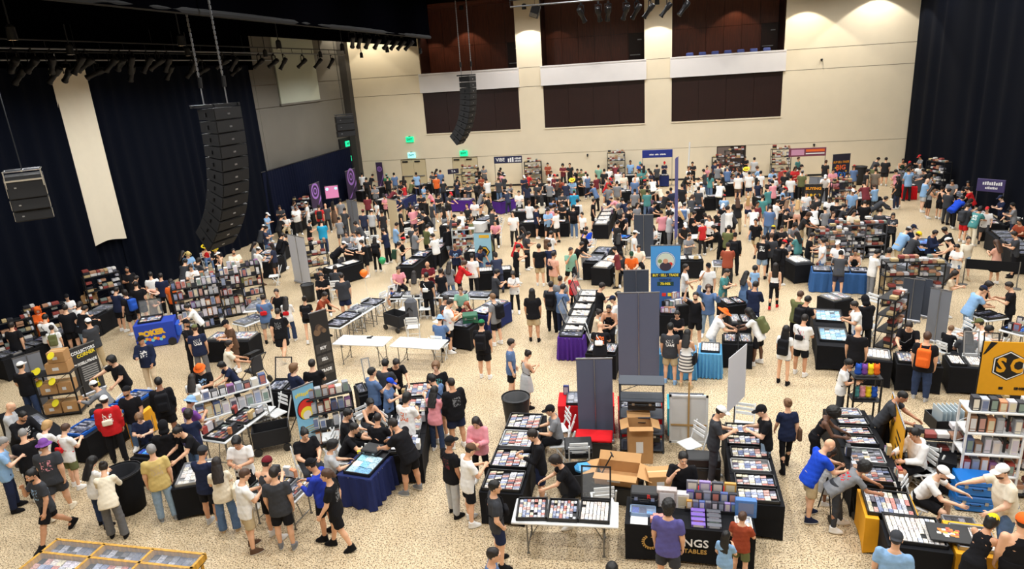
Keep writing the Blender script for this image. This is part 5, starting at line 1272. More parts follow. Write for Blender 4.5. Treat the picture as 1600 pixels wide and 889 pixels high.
# ------------------------------------------------------------------ the visitors: head position in the photograph, facing (0 away, 90 right, 180 towards us, 270 left), pose, build, clothes
FOLK = '''
46 735 250 phone m tee/charcoal shorts/black bun/black s2 beard i/light_blue sh/black
66 686 25 stroll h tee/charcoal shorts/charcoal mid/brown bucket/purple i/pink s1 sh/cream
33 671 10 hold m tee/black pants/black fade/grey s1
3 684 95 hold m polo/light_blue pants/navy short/grey s0 sh/black
101 663 60 hold m tee/white shorts/olive short/brown sling/red s0 H1.6
72 658 50 browse f long/white leggings/black long/blond s0
216 647 195 hold m tee/navy shorts/black curly/light_brown s0 H1.5 sh/black
161 618 10 stand m hoodie/red pants/black fade/dark cap/white sling/cream s1 sh/black i/white
191 604 205 idle m tee/black pants/denim short/black backcap/black s2 beard
144 713 60 hold f long/white pants/dark_denim long/black s1 sh/black H1.6
160 723 15 browse f long/cream baggy/grey_denim bun/dark s1 sh/black
256 692 0 stand m tee/mustard pants/light_denim short/grey s1 sh/grey i/tan
271 677 245 browse m tee/black pants/denim bun/black s1 i/violet sh/black
315 698 40 hold m tee/navy shorts/black fade/dark beanie/charcoal s2 sh/light_grey
337 716 10 hold f tee/cream baggy/denim long/dark tote/cream s1 sh/tan
384 732 75 hold m tee/white shorts/khaki fade/brown s1 sh/brown
368 683 200 hold m tee/white pants/black mid/black s2
253 657 10 stand m hoodie/black pants/black short/dark hood/black s2 sh/black
294 639 10 hold f tee/navy pants/denim curly/dark s2
305 622 60 hold m tee/purple shorts/black fade/black bucket/light_blue i/white s2
8 506 30 stroll m tee/black shorts/olive short/dark s1 sh/white
42 494 30 hold m long/white pants/black short/black sling/black s1
54 476 180 hold f hoodie/orange pants/orange long/orange eared_hood/orange s0
78 508 15 stand m tee/white pants/charcoal short/dark backpack/olive s1 H1.45
95 475 15 stand h tee/black shorts/black short/dark s1 sh/black
111 473 40 browse m tee/white pants/black mid/dark s1
136 497 330 idle h tee/charcoal pants/khaki fade/dark backcap/white s1
103 460 185 hold f tee/white pants/black mid/black beanie/black s1
129 478 60 browse m long/black pants/light_denim short/dark s1
181 449 50 hold m tee/navy shorts/black short/dark s1 sh/white
193 453 320 stand m tee/black shorts/black mid/dark backpack/blue s1 sh/white
211 440 10 stand h tee/black shorts/black short/dark s1 sh/black
238 452 110 hold m tee/taupe pants/charcoal short/dark s2 beard straw/peach
281 443 110 hold m tee/beige pants/black short/dark s1
266 436 15 stand m tee/orange pants/black short/dark s2
291 476 275 browse m tee/white pants/black short/black s0 H1.6
219 525 205 idle m jacket/navy pants/beige fade/dark cap/black s2 sh/white i/white
290 499 120 idle m tee/black pants/black fade/black cap/black s2 beard sh/black
303 507 5 stand m tee/navy pants/grey_denim fade/brown cap/olive i/white s1 sh/white
351 500 255 hold m tee/brown shorts/brown fade/dark cap/black s1
357 532 85 push m tee/cream shorts/black short/dark s2 sh/black
310 569 200 hold m tee/black shorts/black fade/dark bucket/orange i/light_blue s2
299 585 20 hold f crop/white minishorts/light_denim long/dark s2 H1.6
345 566 255 browse m tee/navy pants/black mid/black s1 H1.5
246 590 5 stand h long/black shorts/black short/black backpack/black s4 sh/black
172 557 245 reach h tee/black pants/black curly/black s1
149 598 300 sitlean m long/grey pants/charcoal fade/dark backcap/white s1
31 565 30 idle m tee/black pants/dark_denim fade/dark cap/white s1
21 627 110 hold m long/light_grey pants/charcoal bald/dark s1
62 633 150 browse h long/black pants/black fade/black beard i/white s2
431 452 205 phone m tee/black pants/black short/dark s1
410 461 10 hold m tee/slate_blue shorts/grey short/dark sling/red s1 sh/black
433 482 20 walk h tee/black skirt/black fade/dark i/grey s1 sh/tan
446 464 15 hold f long/white baggy/dark_denim long/dark sling/red s1 H1.6
475 463 5 stroll f tee/black minishorts/light_denim bun/dark backpack/black s1 sh/white
507 457 120 browse m tee/rust shorts/black short/dark s2 sh/black
501 427 185 hold m tee/black pants/black short/dark s1
533 427 5 stand h tee/charcoal shorts/navy fade/dark s1 sh/black
611 450 250 sit m tee/blue shorts/black short/dark s1 H1.0
643 424 10 hold f tee/beige pants/light_denim long/dark s1
678 424 5 stand f tee/black minishorts/grey bun/dark s1
719 449 190 sit m tee/mint shorts/black short/brown s1
713 464 120 hold m tee/charcoal shorts/black short/dark s1 sh/white
701 469 80 hold h tee/white shorts/black short/dark crossbody/orange s1 sh/white
679 500 25 sit m tee/slate_blue shorts/navy fade/dark bucket/light_blue s1 sh/black
769 459 310 stand m tee/grey shorts/black short/light_brown backpack/black s0 sh/white
738 467 200 sit f tee/maroon pants/black long/red s0
752 499 15 stand h tee/black shorts/black fade/dark cap/green backpack/black s1 sh/white
799 530 95 stand m tee/slate_blue shorts/black short/dark s0 sh/black
825 548 60 hold f tank/light_grey skirt/light_grey bun/dark crossbody/black s1 sh/black H1.62
459 568 60 idle m tee/navy shorts/khaki mid/light_brown s0
486 562 10 idle m tee/black pants/black short/dark s0
584 578 60 idle m tee/slate_blue pants/navy short/black s1
600 563 30 hold m tee/charcoal pants/black short/black s1
618 562 165 browse m tee/black pants/black short/dark s1
602 590 115 hold f tee/slate_blue pants/charcoal mid/black cap/bright_blue s1 H1.6
588 619 150 sitlean f tank/black pants/charcoal long/black s1
543 640 105 sit m tee/black pants/black short/black s1
638 607 35 hold m tee/white pants/charcoal mid/black i/orange s1 sh/charcoal
655 604 30 hold f tee/pink pants/dark_denim long/black s1
671 589 315 hold m tee/slate_blue shorts/khaki short/black crossbody/black s1
680 566 180 idle m tee/black pants/black curly/light_brown i/teal s0
704 591 335 stand h jacket/black shorts/navy fade/dark i/grey s2 sh/white
610 650 25 sit m tee/black pants/black fade/dark s2
743 653 195 hold f hoodie/pink pants/black long/dark s1
475 671 165 sit h polo/black pants/charcoal bun/black s1
534 690 85 sit m tee/light_grey shorts/black mid/black s1
553 662 110 sitlean m tee/black pants/black short/black s1 sh/black
613 655 310 browse h tee/black shorts/black short/dark s2 sh/grey
418 714 50 hold m tank/charcoal shorts/black fade/dark beanie/maroon s1
425 729 15 stand m tee/charcoal shorts/black short/dark s1 sh/grey
484 717 300 hold m long/royal_blue shorts/black fade/dark backcap/black s2 sh/black
508 734 290 stroll m tee/black shorts/black pony/brown i/grey s1 sh/black
706 683 55 stand m tee/black pants/light_grey fade/dark cap/black crossbody/black i/maroon s3 sh/black
731 692 70 hold m tee/white shorts/black mid/black cap/brown s1 sh/white
773 752 80 pocket m tee/charcoal shorts/navy short/black crossbody/black s1 sh/black
771 857 95 stand m tee/slate_blue shorts/charcoal fade/dark s1
956 880 10 stand m tee/black shorts/black short/black s1
831 672 265 hold m long/black shorts/navy short/dark s1
867 712 260 browse f tee/black pants/black mid/dark s1 H1.65
859 633 270 sit m tee/grey shorts/black fade/dark cap/black s1 sh/grey
1068 713 180 phone m polo/black pants/black short/black s1
1045 782 8 stand m tee/violet shorts/charcoal curly/black s1
1139 827 15 idle f tee/light_blue pants/cream long/black s1 H1.2
1157 800 15 idle m tee/rust shorts/olive short/brown s1 H1.32
1136 635 85 hold m tee/charcoal pants/charcoal fade/dark cap/white s1
1190 633 260 hold m tee/black shorts/light_denim fade/dark cap/black s0 sh/black
1231 623 340 stroll f tee/navy leggings/black bun/light_brown tote/brown s1 sh/black
1297 687 60 browse m tee/bright_blue shorts/khaki bald/dark s1 sh/navy
1302 700 70 hold f dress/light_grey none/x long/dark s4 H1.25
1303 638 85 browse f tank/black shorts/black afro/black s5 sh/black
1353 722 70 bend f tee/grey leggings/charcoal curly/black i/red s3 sh/white
1468 733 100 sitlean m tee/white shorts/black fade/brown cap/white beard s0
1567 726 235 reach h tee/cream pants/denim fade/brown cap/white beard s0
1425 662 230 sit m hoodie/white shorts/black short/black s2
1416 618 100 browse m tee/charcoal pants/black fade/black s3
1402 830 0 stand m tee/light_blue pants/denim short/dark backcap/charcoal s1
1555 806 25 browse f dress/black none/x long/black beanie/yellow s2
1596 803 340 stand h tank/black pants/black fade/dark beanie/orange s1
1347 562 95 hold f tee/white leggings/charcoal short/black crossbody/black s2 sh/tan
1229 509 15 stand f tee/white minishorts/slate_blue long/black backpack/black s1 sh/black
1258 492 20 hold m tee/white shorts/black short/dark i/pink sling/black s2 sh/white
1260 461 40 hold m tee/black pants/black short/black backpack/black i/white s2
1254 457 40 hold m tee/olive pants/black short/brown s1
1212 411 5 stroll f tank/white leggings/black long/dark s1 sh/red
1322 468 255 hold m tee/white pants/denim short/dark s2
1341 464 330 hold m hoodie/black pants/black short/black hood/black s2
1352 461 280 sit m tee/black pants/black fade/dark cap/black s2
1342 507 5 stand m tee/black shorts/black bald/dark s1 sh/black
1426 515 185 browse m tee/black pants/black short/dark sling/grey s1
1450 519 5 stand h tee/black pants/dark_denim short/brown backpack/orange s1 sh/light_grey
1487 509 30 sit m tee/black pants/black short/light_brown s0 H1.4
1531 498 275 sitlean m tee/white pants/black fade/dark cap/olive s1
1547 509 60 sitlean m tee/white pants/black short/black i/red s1
1525 519 340 sit m tee/charcoal pants/black locs/black s4
1537 446 60 browse m polo/light_blue pants/light_denim fade/dark cap/navy i/turquoise s1
1546 440 110 hold f tank/black leggings/black mid/dark s1
1577 441 265 hold m tee/black pants/black short/dark s1 sh/white
1493 423 95 hold f tee/beige leggings/black long/dark s1 sh/white
1557 375 310 hold f tee/peach skirt/black long/brown s1
831 451 5 stand h tee/black shorts/khaki long/black s2 sh/black
867 441 15 stand m tee/charcoal pants/black short/dark backpack/black s1 sh/black
879 443 40 hold m tee/slate_blue pants/navy short/dark s1
801 424 190 hold f tee/white leggings/black mid/dark sling/black s1 sh/white
951 477 190 sit m tank/black pants/black fade/dark beard s2
938 503 5 browse m tee/black shorts/black bald/dark i/orange sling/white s1
935 484 80 sit f tee/beige pants/black bun/dark s1
923 442 70 hold m tee/black pants/white short/dark s1
957 462 275 sit m tee/white pants/black fade/dark cap/navy s1
966 456 275 sit f tee/pink pants/black mid/dark s1
1051 500 5 stand m tee/charcoal shorts/khaki short/black i/white s1 sh/light_blue
1072 515 15 hold f tank/white skirt/striped long/black tote/black s1 sh/tan
1058 486 185 hold f tee/black pants/black pony/dark s2 H1.6
1087 457 190 raise m tee/black shorts/black short/dark beard s1
1107 445 175 raise m hoodie/slate_blue pants/light_denim mid/brown s0
1132 483 80 browse m tee/white pants/light_grey short/dark straw/orange s1
1170 482 285 browse m tee/white shorts/black locs/black backpack/olive s5 sh/white
1181 440 20 hold m long/navy pants/navy short/dark s2
1138 421 110 hold m tee/teal shorts/khaki fade/dark crossbody/brown s1
1156 425 30 hold f dress/denim none/x long/black s1
1180 416 5 stand f tee/light_blue pants/denim afro/black s4 H1.3
1107 411 185 phone m tee/white pants/black fade/dark cap/black s2
1072 413 95 idle m tee/white pants/black short/dark beard s2
1181 342 200 walk m tee/black shorts/khaki short/dark backpack/black s2 sh/black
1197 367 15 hold m tee/black shorts/light_denim short/dark i/white s1 sh/black
1170 307 10 idle f tank/peach minishorts/navy long/blond s0 H1.6
1192 304 15 stand m tee/teal shorts/grey short/dark s1
892 387 155 phone m tee/mint shorts/black short/dark s2
865 393 40 stand m tee/peach pants/khaki short/dark sling/black s2
844 381 5 stand m tee/black shorts/khaki short/dark s1
856 380 350 hold m tee/navy pants/black short/dark s1
861 361 40 hold m tee/white pants/black short/black backpack/brown s1
826 362 100 hold m tee/charcoal pants/black short/black s1
813 369 60 browse m tee/red pants/black short/dark s2
808 382 90 hold m tee/black pants/black short/black s1
875 431 10 stand m tee/grey pants/black fade/dark s3
903 428 30 hold m tee/red pants/black short/dark s1 H1.4
948 392 160 sit m tee/charcoal pants/black fade/dark cap/black s1
986 393 180 sit m tee/orange pants/black fade/dark cap/dark_green beard s1
998 383 175 sit m tee/cream pants/black short/dark s1
993 360 90 stand m tee/white pants/charcoal fade/dark cap/white s1
962 369 10 hold f tee/black pants/black long/black s1
962 351 180 sit m tee/blue pants/black short/dark s1 H1.2
970 335 190 browse m tee/black pants/black fade/dark cap/black s1
984 324 60 hold m tee/black pants/white short/dark s1
972 310 310 browse m tee/navy pants/charcoal short/dark s1
951 307 265 bend m tee/pink pants/black fade/dark backcap/grey i/white s1
934 310 90 stand m tee/black shorts/black short/dark s1 sh/black
964 283 10 stand m tee/grey shorts/khaki short/dark s1
992 295 5 stand m tee/grey pants/black short/dark s1
992 277 10 stand h tee/slate_blue pants/navy bald/dark s1
996 253 185 hold m tee/blue pants/navy fade/dark cap/teal s2
985 252 185 stand m polo/light_blue pants/navy short/black s4
1006 259 5 stand f tee/teal pants/black long/dark s1
916 354 330 sit m tee/bright_blue pants/navy fade/dark s1
915 361 60 hold m tee/black pants/grey short/black s1
909 378 100 browse m tee/black pants/grey short/dark i/red s1
839 321 75 stand m tee/navy shorts/black fade/dark cap/black s1
866 319 80 sit m tee/grey pants/black mid/dark s1
896 320 10 stand m tee/black pants/denim short/black backpack/black s1 sh/white
902 311 10 stand m long/white shorts/black short/black backpack/black s1
897 297 5 hold m hoodie/turquoise pants/black fade/dark cap/green s1
890 279 190 hold m tee/light_blue pants/red fade/dark straw/yellow s1
829 270 60 browse m tee/red pants/black short/black s2
841 296 330 stand m tee/black pants/black short/dark backpack/black s2
902 264 180 browse m tee/black pants/black short/dark s1
890 255 180 idle m tee/black pants/black short/dark s2
879 256 190 hold m tee/maroon pants/black curly/black s1
856 254 185 hold m tee/rust pants/khaki short/black s1
935 258 5 stand m tee/mint pants/charcoal short/dark s1
944 264 5 stand m tee/black pants/black bun/dark i/grey s1
951 261 350 hold m tee/white pants/black short/dark s1
966 265 20 hold m tee/white pants/black short/black s2
1115 352 275 browse m tee/black pants/black short/dark s1
1139 352 15 hold m tee/olive pants/black fade/dark cap/charcoal s1
1149 363 10 stand m long/black pants/black fade/dark cap/black backpack/black s2 sh/black
1087 332 100 hold h tee/black pants/black short/dark i/orange s1
1103 337 210 hold f tee/white pants/black long/brown s1
1070 316 10 stand m tee/white pants/grey fade/dark cap/grey backpack/slate_blue s1
1061 329 300 hold f tee/black pants/black long/blond s0
1050 331 80 hold h tee/light_grey pants/grey short/dark s1
1137 322 265 browse m tee/charcoal shorts/black short/dark s1
1130 318 200 hold m tee/black pants/black fade/dark cap/white s1
1066 287 10 stand h tee/black pants/black short/dark s2
1092 292 20 stand m tee/charcoal pants/denim short/dark s1
1092 278 100 sit m tee/white pants/black short/dark s1
1127 283 20 browse m tee/white pants/black fade/dark s1
1154 270 5 stand m tee/white shorts/brown short/black s1
1171 268 5 stand m tee/white shorts/navy short/black s1
1189 267 20 stand m tee/white pants/black short/black s1
1182 278 350 stand f tee/white pants/black long/black s1 H1.6
1131 255 340 hold m tee/cream pants/khaki short/dark s1
1138 261 345 hold m tee/slate_blue pants/navy short/grey s1
1122 256 5 hold m tee/grey pants/black fade/dark cap/charcoal s1
1105 259 160 reach f tee/pink pants/black bun/dark s1
1082 253 180 hold m tee/black pants/black short/dark s2
1179 246 10 stand m tee/light_grey pants/grey short/dark s1
1164 244 190 hold m tee/black pants/black short/dark s2
1160 262 190 hold m tee/white pants/black fade/dark straw/yellow s1
1227 292 90 hold m tee/light_blue pants/navy fade/dark cap/red s1
1236 274 5 stand m tee/white pants/denim short/black s1
1210 274 20 hold m tee/white pants/denim short/dark s1
1254 266 10 stand m tee/olive pants/black fade/dark cap/grey s1
1230 313 15 hold f tank/charcoal minishorts/black long/light_brown crossbody/black s1
1247 313 5 hold f tank/cream minishorts/peach long/blond s0
1216 312 60 hold m tee/white pants/grey short/black sling/black s1
1204 321 20 hold h tee/slate_blue pants/denim short/dark s1
1294 311 5 hold h tee/black pants/black fade/dark backcap/black s1
1311 306 180 hold m tee/white pants/black fade/black s5
1335 289 270 sit m tee/charcoal pants/black short/dark s1
1320 319 60 browse m tee/charcoal pants/black short/dark backpack/black s1
1352 313 5 hold h tee/black shorts/black short/dark s1
1334 322 80 hold f tee/charcoal pants/black long/dark s1
1375 326 15 hold m tee/charcoal pants/black short/dark s1
1385 307 75 bend m jacket/charcoal pants/khaki short/dark s1
1396 333 180 hold f tee/charcoal pants/black short/dark i/light_grey s1
1356 264 60 stroll m tee/black pants/black fade/dark cap/black s1
1369 263 5 stand m tee/taupe shorts/charcoal short/dark i/peach s1
1385 246 5 stand h tee/black shorts/black short/dark s1
1372 246 60 browse h tee/charcoal pants/black short/dark s1
1400 265 310 hold m tee/pink pants/black short/black s2
1403 275 295 hold m tee/black shorts/black short/black s3 sh/white
1412 243 170 sit m tank/dark_green pants/black fade/dark beard s2
1422 250 195 sit m tee/black pants/black fade/dark cap/red s2
1434 249 190 sit m tee/white pants/black bald/dark s2
1443 264 275 browse m tee/black pants/black short/dark s1
1450 279 70 hold h tee/light_blue shorts/light_grey bald/grey s0 sh/white
1460 291 60 hold f tank/grey shorts/black long/dark s2
1471 291 40 stand f tank/black shorts/black bun/dark s1
1484 294 30 idle m tee/charcoal pants/charcoal fade/dark cap/charcoal s1 sh/black
1491 281 185 browse h tee/grey pants/black short/dark s1
1511 282 190 hold m tee/black pants/black short/black s2
1511 292 270 browse m tee/red pants/black short/dark s1
1505 306 40 bend m hoodie/bright_blue pants/black short/black s1
1514 318 40 hold m tee/charcoal shorts/red short/dark backpack/charcoal s1 sh/white
1533 323 35 browse m tee/teal pants/cream curly/black i/white s2 sh/white
1554 305 250 hold m tee/navy pants/black fade/dark cap/navy s0
1580 322 215 sit m tee/charcoal pants/black fade/dark cap/black s1
1588 342 220 sit m tee/rust pants/black short/black s2
1585 362 260 hold m tee/charcoal shorts/black short/dark s1 sh/black
1449 351 95 hold m hoodie/navy pants/navy fade/dark cap/navy s1
1462 360 110 hold m hoodie/navy pants/black short/dark s2
1476 355 285 browse m hoodie/black pants/black short/black s4
1420 354 60 browse h tee/light_blue pants/khaki fade/dark cap/light_grey s0
1436 362 60 browse m tee/charcoal pants/black fade/dark bucket/yellow s1
1474 371 280 browse m tank/black pants/black fade/dark backcap/white s1
1495 381 200 hold f tee/white minishorts/denim short/black s1
1514 370 165 walk f long/cream minishorts/light_denim bun/dark tote/tan s1 sh/tan
1373 389 60 hold m tee/white pants/grey short/black s1
1388 387 15 stand h tee/light_grey pants/khaki short/black sling/black s2
1337 390 180 sit f tank/black pants/black bun/dark s2
1259 365 95 hold m tee/black pants/black short/dark s1
1271 373 260 idle m tee/white pants/denim short/dark s1
1226 375 50 hold m tee/black pants/black fade/dark cap/red backpack/black s1
1211 352 20 hold m tee/black pants/black fade/dark cap/yellow s1
1203 365 10 stand m tee/charcoal pants/black short/brown s1
417 332 120 hold m tee/light_blue pants/denim fade/dark cap/white s1
437 320 190 hold m tee/charcoal pants/black short/dark s2
454 321 165 idle h tee/white pants/black fade/black beard s4
451 333 190 sit m tee/white pants/khaki short/dark s1
477 315 275 idle m tee/white pants/white fade/dark cap/white s1
440 336 60 browse m tee/black pants/black short/black s1
498 320 5 stand m tee/red pants/black short/dark backpack/black s1
507 318 350 stand m tee/charcoal pants/black bald/grey s1
520 315 10 stand f dress/brown none/x long/dark s1
530 311 10 stand m tee/grey shorts/beige short/dark s1
538 325 40 hold m tee/charcoal pants/charcoal fade/dark s1
502 344 15 hold h tee/turquoise pants/dark_denim short/dark s1
484 344 100 hold m tee/black pants/black short/black s1
411 351 60 browse m tee/charcoal pants/black fade/dark cap/white s1
430 366 70 browse m tee/black pants/black short/dark s1
440 366 70 browse m tee/black pants/charcoal short/dark backpack/black s1
408 378 80 hold f tee/grey pants/denim long/dark s1
403 386 60 hold m tee/white shorts/beige fade/dark cap/white s1 sh/brown
537 377 90 bend h tee/black pants/black fade/dark cap/white s1
541 362 185 sit m tee/grey pants/black short/dark s1
552 362 195 sit m tee/light_grey pants/black short/dark s1
557 377 260 hold m tee/black shorts/black short/dark s1 sh/white
585 370 15 stand f tee/black pants/black long/dark backpack/black s1
598 357 300 hold m tee/navy pants/black short/dark crossbody/black s1 sh/white
500 419 195 sit m tee/black pants/black short/dark s1
523 415 15 sit m hoodie/charcoal pants/black short/dark s1
626 378 75 hold f tee/beige shorts/cream bun/dark backpack/dark_green s1
636 371 85 hold m tee/black pants/black fade/dark backcap/red s1
650 357 85 hold h tee/grey pants/charcoal fade/dark s1
676 365 320 hold m tee/white pants/black short/dark crossbody/black s1
699 351 340 stroll m hoodie/black shorts/grey short/black s1
683 351 60 hold m tee/olive shorts/black short/dark s1
622 417 165 sit m tee/pink pants/black short/dark s1
667 409 190 hold m tee/maroon pants/denim bald/dark s2
672 421 20 stand m tee/black pants/black short/black sling/white s1
690 420 190 sit m tee/navy pants/black long/black i/white s1
710 381 185 hold m tee/navy pants/black bald/dark i/light_blue s4
704 408 15 hold f tee/grey pants/denim long/dark s1
721 408 70 browse f hoodie/red pants/black long/brown s1
737 396 15 stand m tee/white pants/black short/black s1
716 343 80 stand f tee/beige pants/taupe long/dark tote/red s1
731 341 185 hold f tee/black pants/black long/black i/pink s1
771 327 250 sit m tee/black pants/black fade/dark s0
773 344 190 sit m tee/pink pants/black short/dark s1
629 322 85 stand m tee/black pants/black fade/dark cap/black s1
640 316 200 browse m tee/black pants/black fade/dark cap/black s1
660 330 275 browse h tee/black pants/black short/dark s1
650 302 180 hold m tee/black pants/black short/dark s2
620 293 70 bend m tee/maroon pants/black short/dark s1
573 304 5 hold m tee/maroon pants/black short/dark s2
600 305 200 hold f tee/pink pants/black mid/dark s1
567 327 15 stand m tee/navy pants/navy fade/dark cap/maroon s1
580 327 30 hold m tee/light_grey pants/black fade/dark cap/white s1
650 268 350 stand m polo/light_blue pants/navy short/black s4
645 281 60 browse m tee/olive pants/charcoal short/dark s1
630 275 10 stand f tee/black pants/black long/dark s1
600 271 5 stand m tee/green pants/black fade/dark cap/mint s1
605 275 5 stand m tee/black pants/black fade/dark cap/teal s1
615 270 340 stand m tee/slate_blue pants/grey short/black s1
582 272 60 browse m tee/black pants/black short/dark s2
592 289 185 hold m tee/grey pants/black short/dark s1
565 270 15 stand m tee/white pants/black short/black s1
567 277 10 stand m tee/black pants/black short/black backpack/black s1
682 264 60 hold f tee/grey pants/black long/dark s1
675 267 200 hold m tee/charcoal pants/black short/dark s1
681 273 10 stand m tee/orange pants/black fade/dark cap/orange s1
714 281 80 idle m tee/navy pants/black short/black s1
730 285 195 hold m tee/charcoal pants/black short/dark s1
745 262 5 stand m tee/black pants/black short/dark s1
755 259 200 hold m tee/grey pants/black fade/dark cap/black s1
745 282 20 stand m tee/black pants/black short/black backpack/black s1
751 274 185 hold f tee/rust pants/red long/dark s1
760 283 150 sit m tee/black pants/black short/dark s1
782 262 10 stand m tee/charcoal pants/black short/black backpack/black s1
685 303 150 hold m tee/black shorts/charcoal short/dark s1
675 313 60 stand m tee/charcoal pants/grey fade/dark cap/red s1
691 323 340 stroll f tank/black minishorts/grey long/dark s1
317 368 170 sit f tank/red pants/denim long/black straw/yellow s1
335 385 190 hold m tee/black pants/black fade/dark bucket/yellow s1
340 394 255 cross f tank/charcoal pants/denim fade/dark cap/white s1
364 389 165 cross h tee/cream pants/olive short/dark beard i/mustard s2
310 403 60 hold m long/charcoal pants/black mid/dark i/white s1
297 414 190 hold m tee/white pants/black bun/dark i/tan s1
289 405 40 browse m tee/charcoal pants/black short/dark s1
285 392 60 hold f tee/black pants/black long/dark s1
293 393 160 hold m tee/light_blue pants/navy fade/dark bucket/mustard s1
197 417 175 idle h tee/black pants/black fade/black beard s3
234 425 5 stand m tee/white pants/black short/black s1
250 427 15 stand m tee/navy pants/black short/dark s1
212 431 60 browse m tee/black pants/charcoal short/dark s1
1020 352 200 sit f tee/white pants/black long/dark s1
775 421 70 hold m tee/charcoal pants/black short/black s1
740 312 200 hold m tee/white pants/black short/black s1
'''
TOPS = {'tee', 'polo', 'long', 'hoodie', 'tank', 'crop', 'dress', 'jacket'}
BOTS = {'shorts', 'pants', 'skirt', 'leggings', 'baggy', 'minishorts', 'none'}
HAIRS = {'short', 'fade', 'mid', 'long', 'pony', 'bun', 'curly', 'locs', 'afro', 'bald'}
HATS = {'cap', 'backcap', 'beanie', 'straw', 'wide', 'bucket', 'hood', 'eared_hood'}
BAGS = {'backpack', 'sling', 'crossbody', 'tote'}
HAIRC['orange'] = (200, 96, 40)
def parse(line):
    t = line.split(); k = dict(pose=t[3], build=t[4], h={'m': 1.76, 'f': 1.66, 'h': 1.80}[t[4]])
    for a in t[5:]:
        if '/' in a:
            n, c = a.split('/', 1); c = c.replace('_', ' ')
            if n in TOPS and 'bot' not in k: k['top'], k['tc'] = n, c
            elif n in BOTS: k['bot'], k['bc'] = (None if n == 'none' else n), c
            elif n in HAIRS: k['hair'], k['hc'] = n, c
            elif n in HATS: k['hat'], k['hatc'] = n, c
            elif n in BAGS: k['bag'], k['bagc'] = n, c
            elif n == 'i': k['ink'] = c
            elif n == 'sh': k['shoe'] = c
        elif a == 'beard': k['beard'] = True
        elif a[0] == 's': k['skin'] = int(a[1:])
        elif a[0] == 'H': k['h'] = float(a[1:])
    return float(t[0]), float(t[1]), float(t[2]), k
def put_person(hx, hy, face, k):
    J = skeleton(k['pose'], k['build']); s = k['h'] / 1.75; J0 = J['head']
    zt = (J0[2] + (.115 if not k.get('hat') else .13)) * s
    Pw = inroom(at(hx, hy, zt)); az = math.atan2(-Pw[0], Pw[1]); rot = az - math.radians(face)
    off = Matrix.Rotation(rot, 3, 'Z') @ Vector((J0[0] * s, J0[1] * s, 0))
    x, y = Pw[0] - off.x, Pw[1] - off.y
    dirn = 'seen from behind' if face < 50 or face > 310 else 'facing us' if 130 < face < 230 else 'facing right' if face < 180 else 'facing left'
    b = person(x, y, rot, dirn=dirn, **k)
    if 'sit' in k['pose']:
        q = Matrix.Rotation(rot, 3, 'Z') @ Vector((J['pel'][0] * s, J['pel'][1] * s, 0))
        zc = (J['pel'][2] * s - .10) - .445
        c = chair(x + q.x, y + q.y, rot, 'white folding chair under the seated %s top' % k.get('tc', 'black'))
        PEOPLE[-1][1]['chair'] = [c]
        if k['h'] < 1.6: c.scale = (.8, .8, max(.5, (J['pel'][2] * s - .10) / .445))
    return b
for ln in FOLK.strip().split('\n'):
    hx, hy, fc, kk = parse(ln)
    put_person(hx, hy, fc, kk)
print('people', len(PEOPLE))
# ------------------------------------------------------------------ the booths
def gnd(px, py): return inroom(at(px, py, 0))[:2]
# --- front centre: black cloth booth with lettering
PK = 'at the front gold wreath booth'
a, b = at(983, 797, .76), at(1172, 812, .76); v = (b - a)[:2]; L0 = np.linalg.norm(v); ANG = math.atan2(v[1], v[0]); c = (a + b)[:2] / 2
kt = table(c[0], c[1], ANG, 'black fitted cloth table with gold wreath and white lettering in front', L=L0 + .1, D=.80, H=.76, cover=clothm('black'))
GOLD = mat('gold_print', (190, 150, 78), .5)
F = Tr(0, -.41, 0)
letters('KINGS', .22, INKW, kt, Tr(.02, -.405, .47) @ XZ, .003); letters('COLLECTABLES', .12, GOLD, kt, Tr(-.11, -.402, .30) @ XZ, .002)
wm = MB()
for i in range(18):
    t = math.radians(115 + 310 * i / 17)
    for s in (-1, 1):
        q = Matrix.Rotation(t + s * .5, 3, 'Y'); cx, cz = -.66 + .125 * math.cos(t), .42 + .125 * math.sin(t)
        dx, dz = math.cos(t + 1.57 + s * .6) * .05, math.sin(t + 1.57 + s * .6) * .05
        wm.add([(cx, -.405, cz), (cx + dx * .5 - dz * .3, -.405, cz + dz * .5 + dx * .3), (cx + dx, -.405, cz + dz), (cx + dx * .5 + dz * .3, -.405, cz + dz * .5 - dx * .3)], [(0, 1, 2, 3)])
wm.build('wreath_print', GOLD, kt)['kind'] = 'stuff'
def onk(u, w, z=.768): q = Matrix.Rotation(ANG, 3, 'Z') @ Vector((u, w, 0)); return c[0] + q.x, c[1] + q.y, z
x, y, z = onk(-.78, .24); o = hard_case(x, y, z, ANG, .50, .28, .30, 'black case with a red letter R on the wreath booth'); letters('R', .11, mat('ink_red', (210, 50, 36), .5), o, Tr(.08, -.146, .235) @ XZ, .005)
x, y, z = onk(-.80, -.05); tray(x, y, z, ANG, .46, .26, 'small clear topped case before the red letter case', 'blue', 3, 2, mat('pale_blue_case', (120, 146, 180), .3), 'glass', 2)
x, y, z = onk(-.86, -.29); o = link('price_sheet', MB().box(-.15, .15, -.11, .11, 0, .008).mesh('price_sheet'), WHITEP); o.matrix_world = Tr(x, y, z) @ Rz(ANG); thing(o, 'white printed sheet on the left end of wreath booth', 'sign')
for i, (u, w) in enumerate(((-.62, -.28), (-.53, -.30), (-.57, -.20), (-.48, -.2))):
    x, y, z = onk(u, w); boxy(x, y, z, ANG + .1 * i, .09, .09, .09, 'small pink printed pack left on wreath booth', 'pink packs on the wreath booth', m=mat('pack_pink', (226, 140, 130), .5, noise=.5, scale=30))
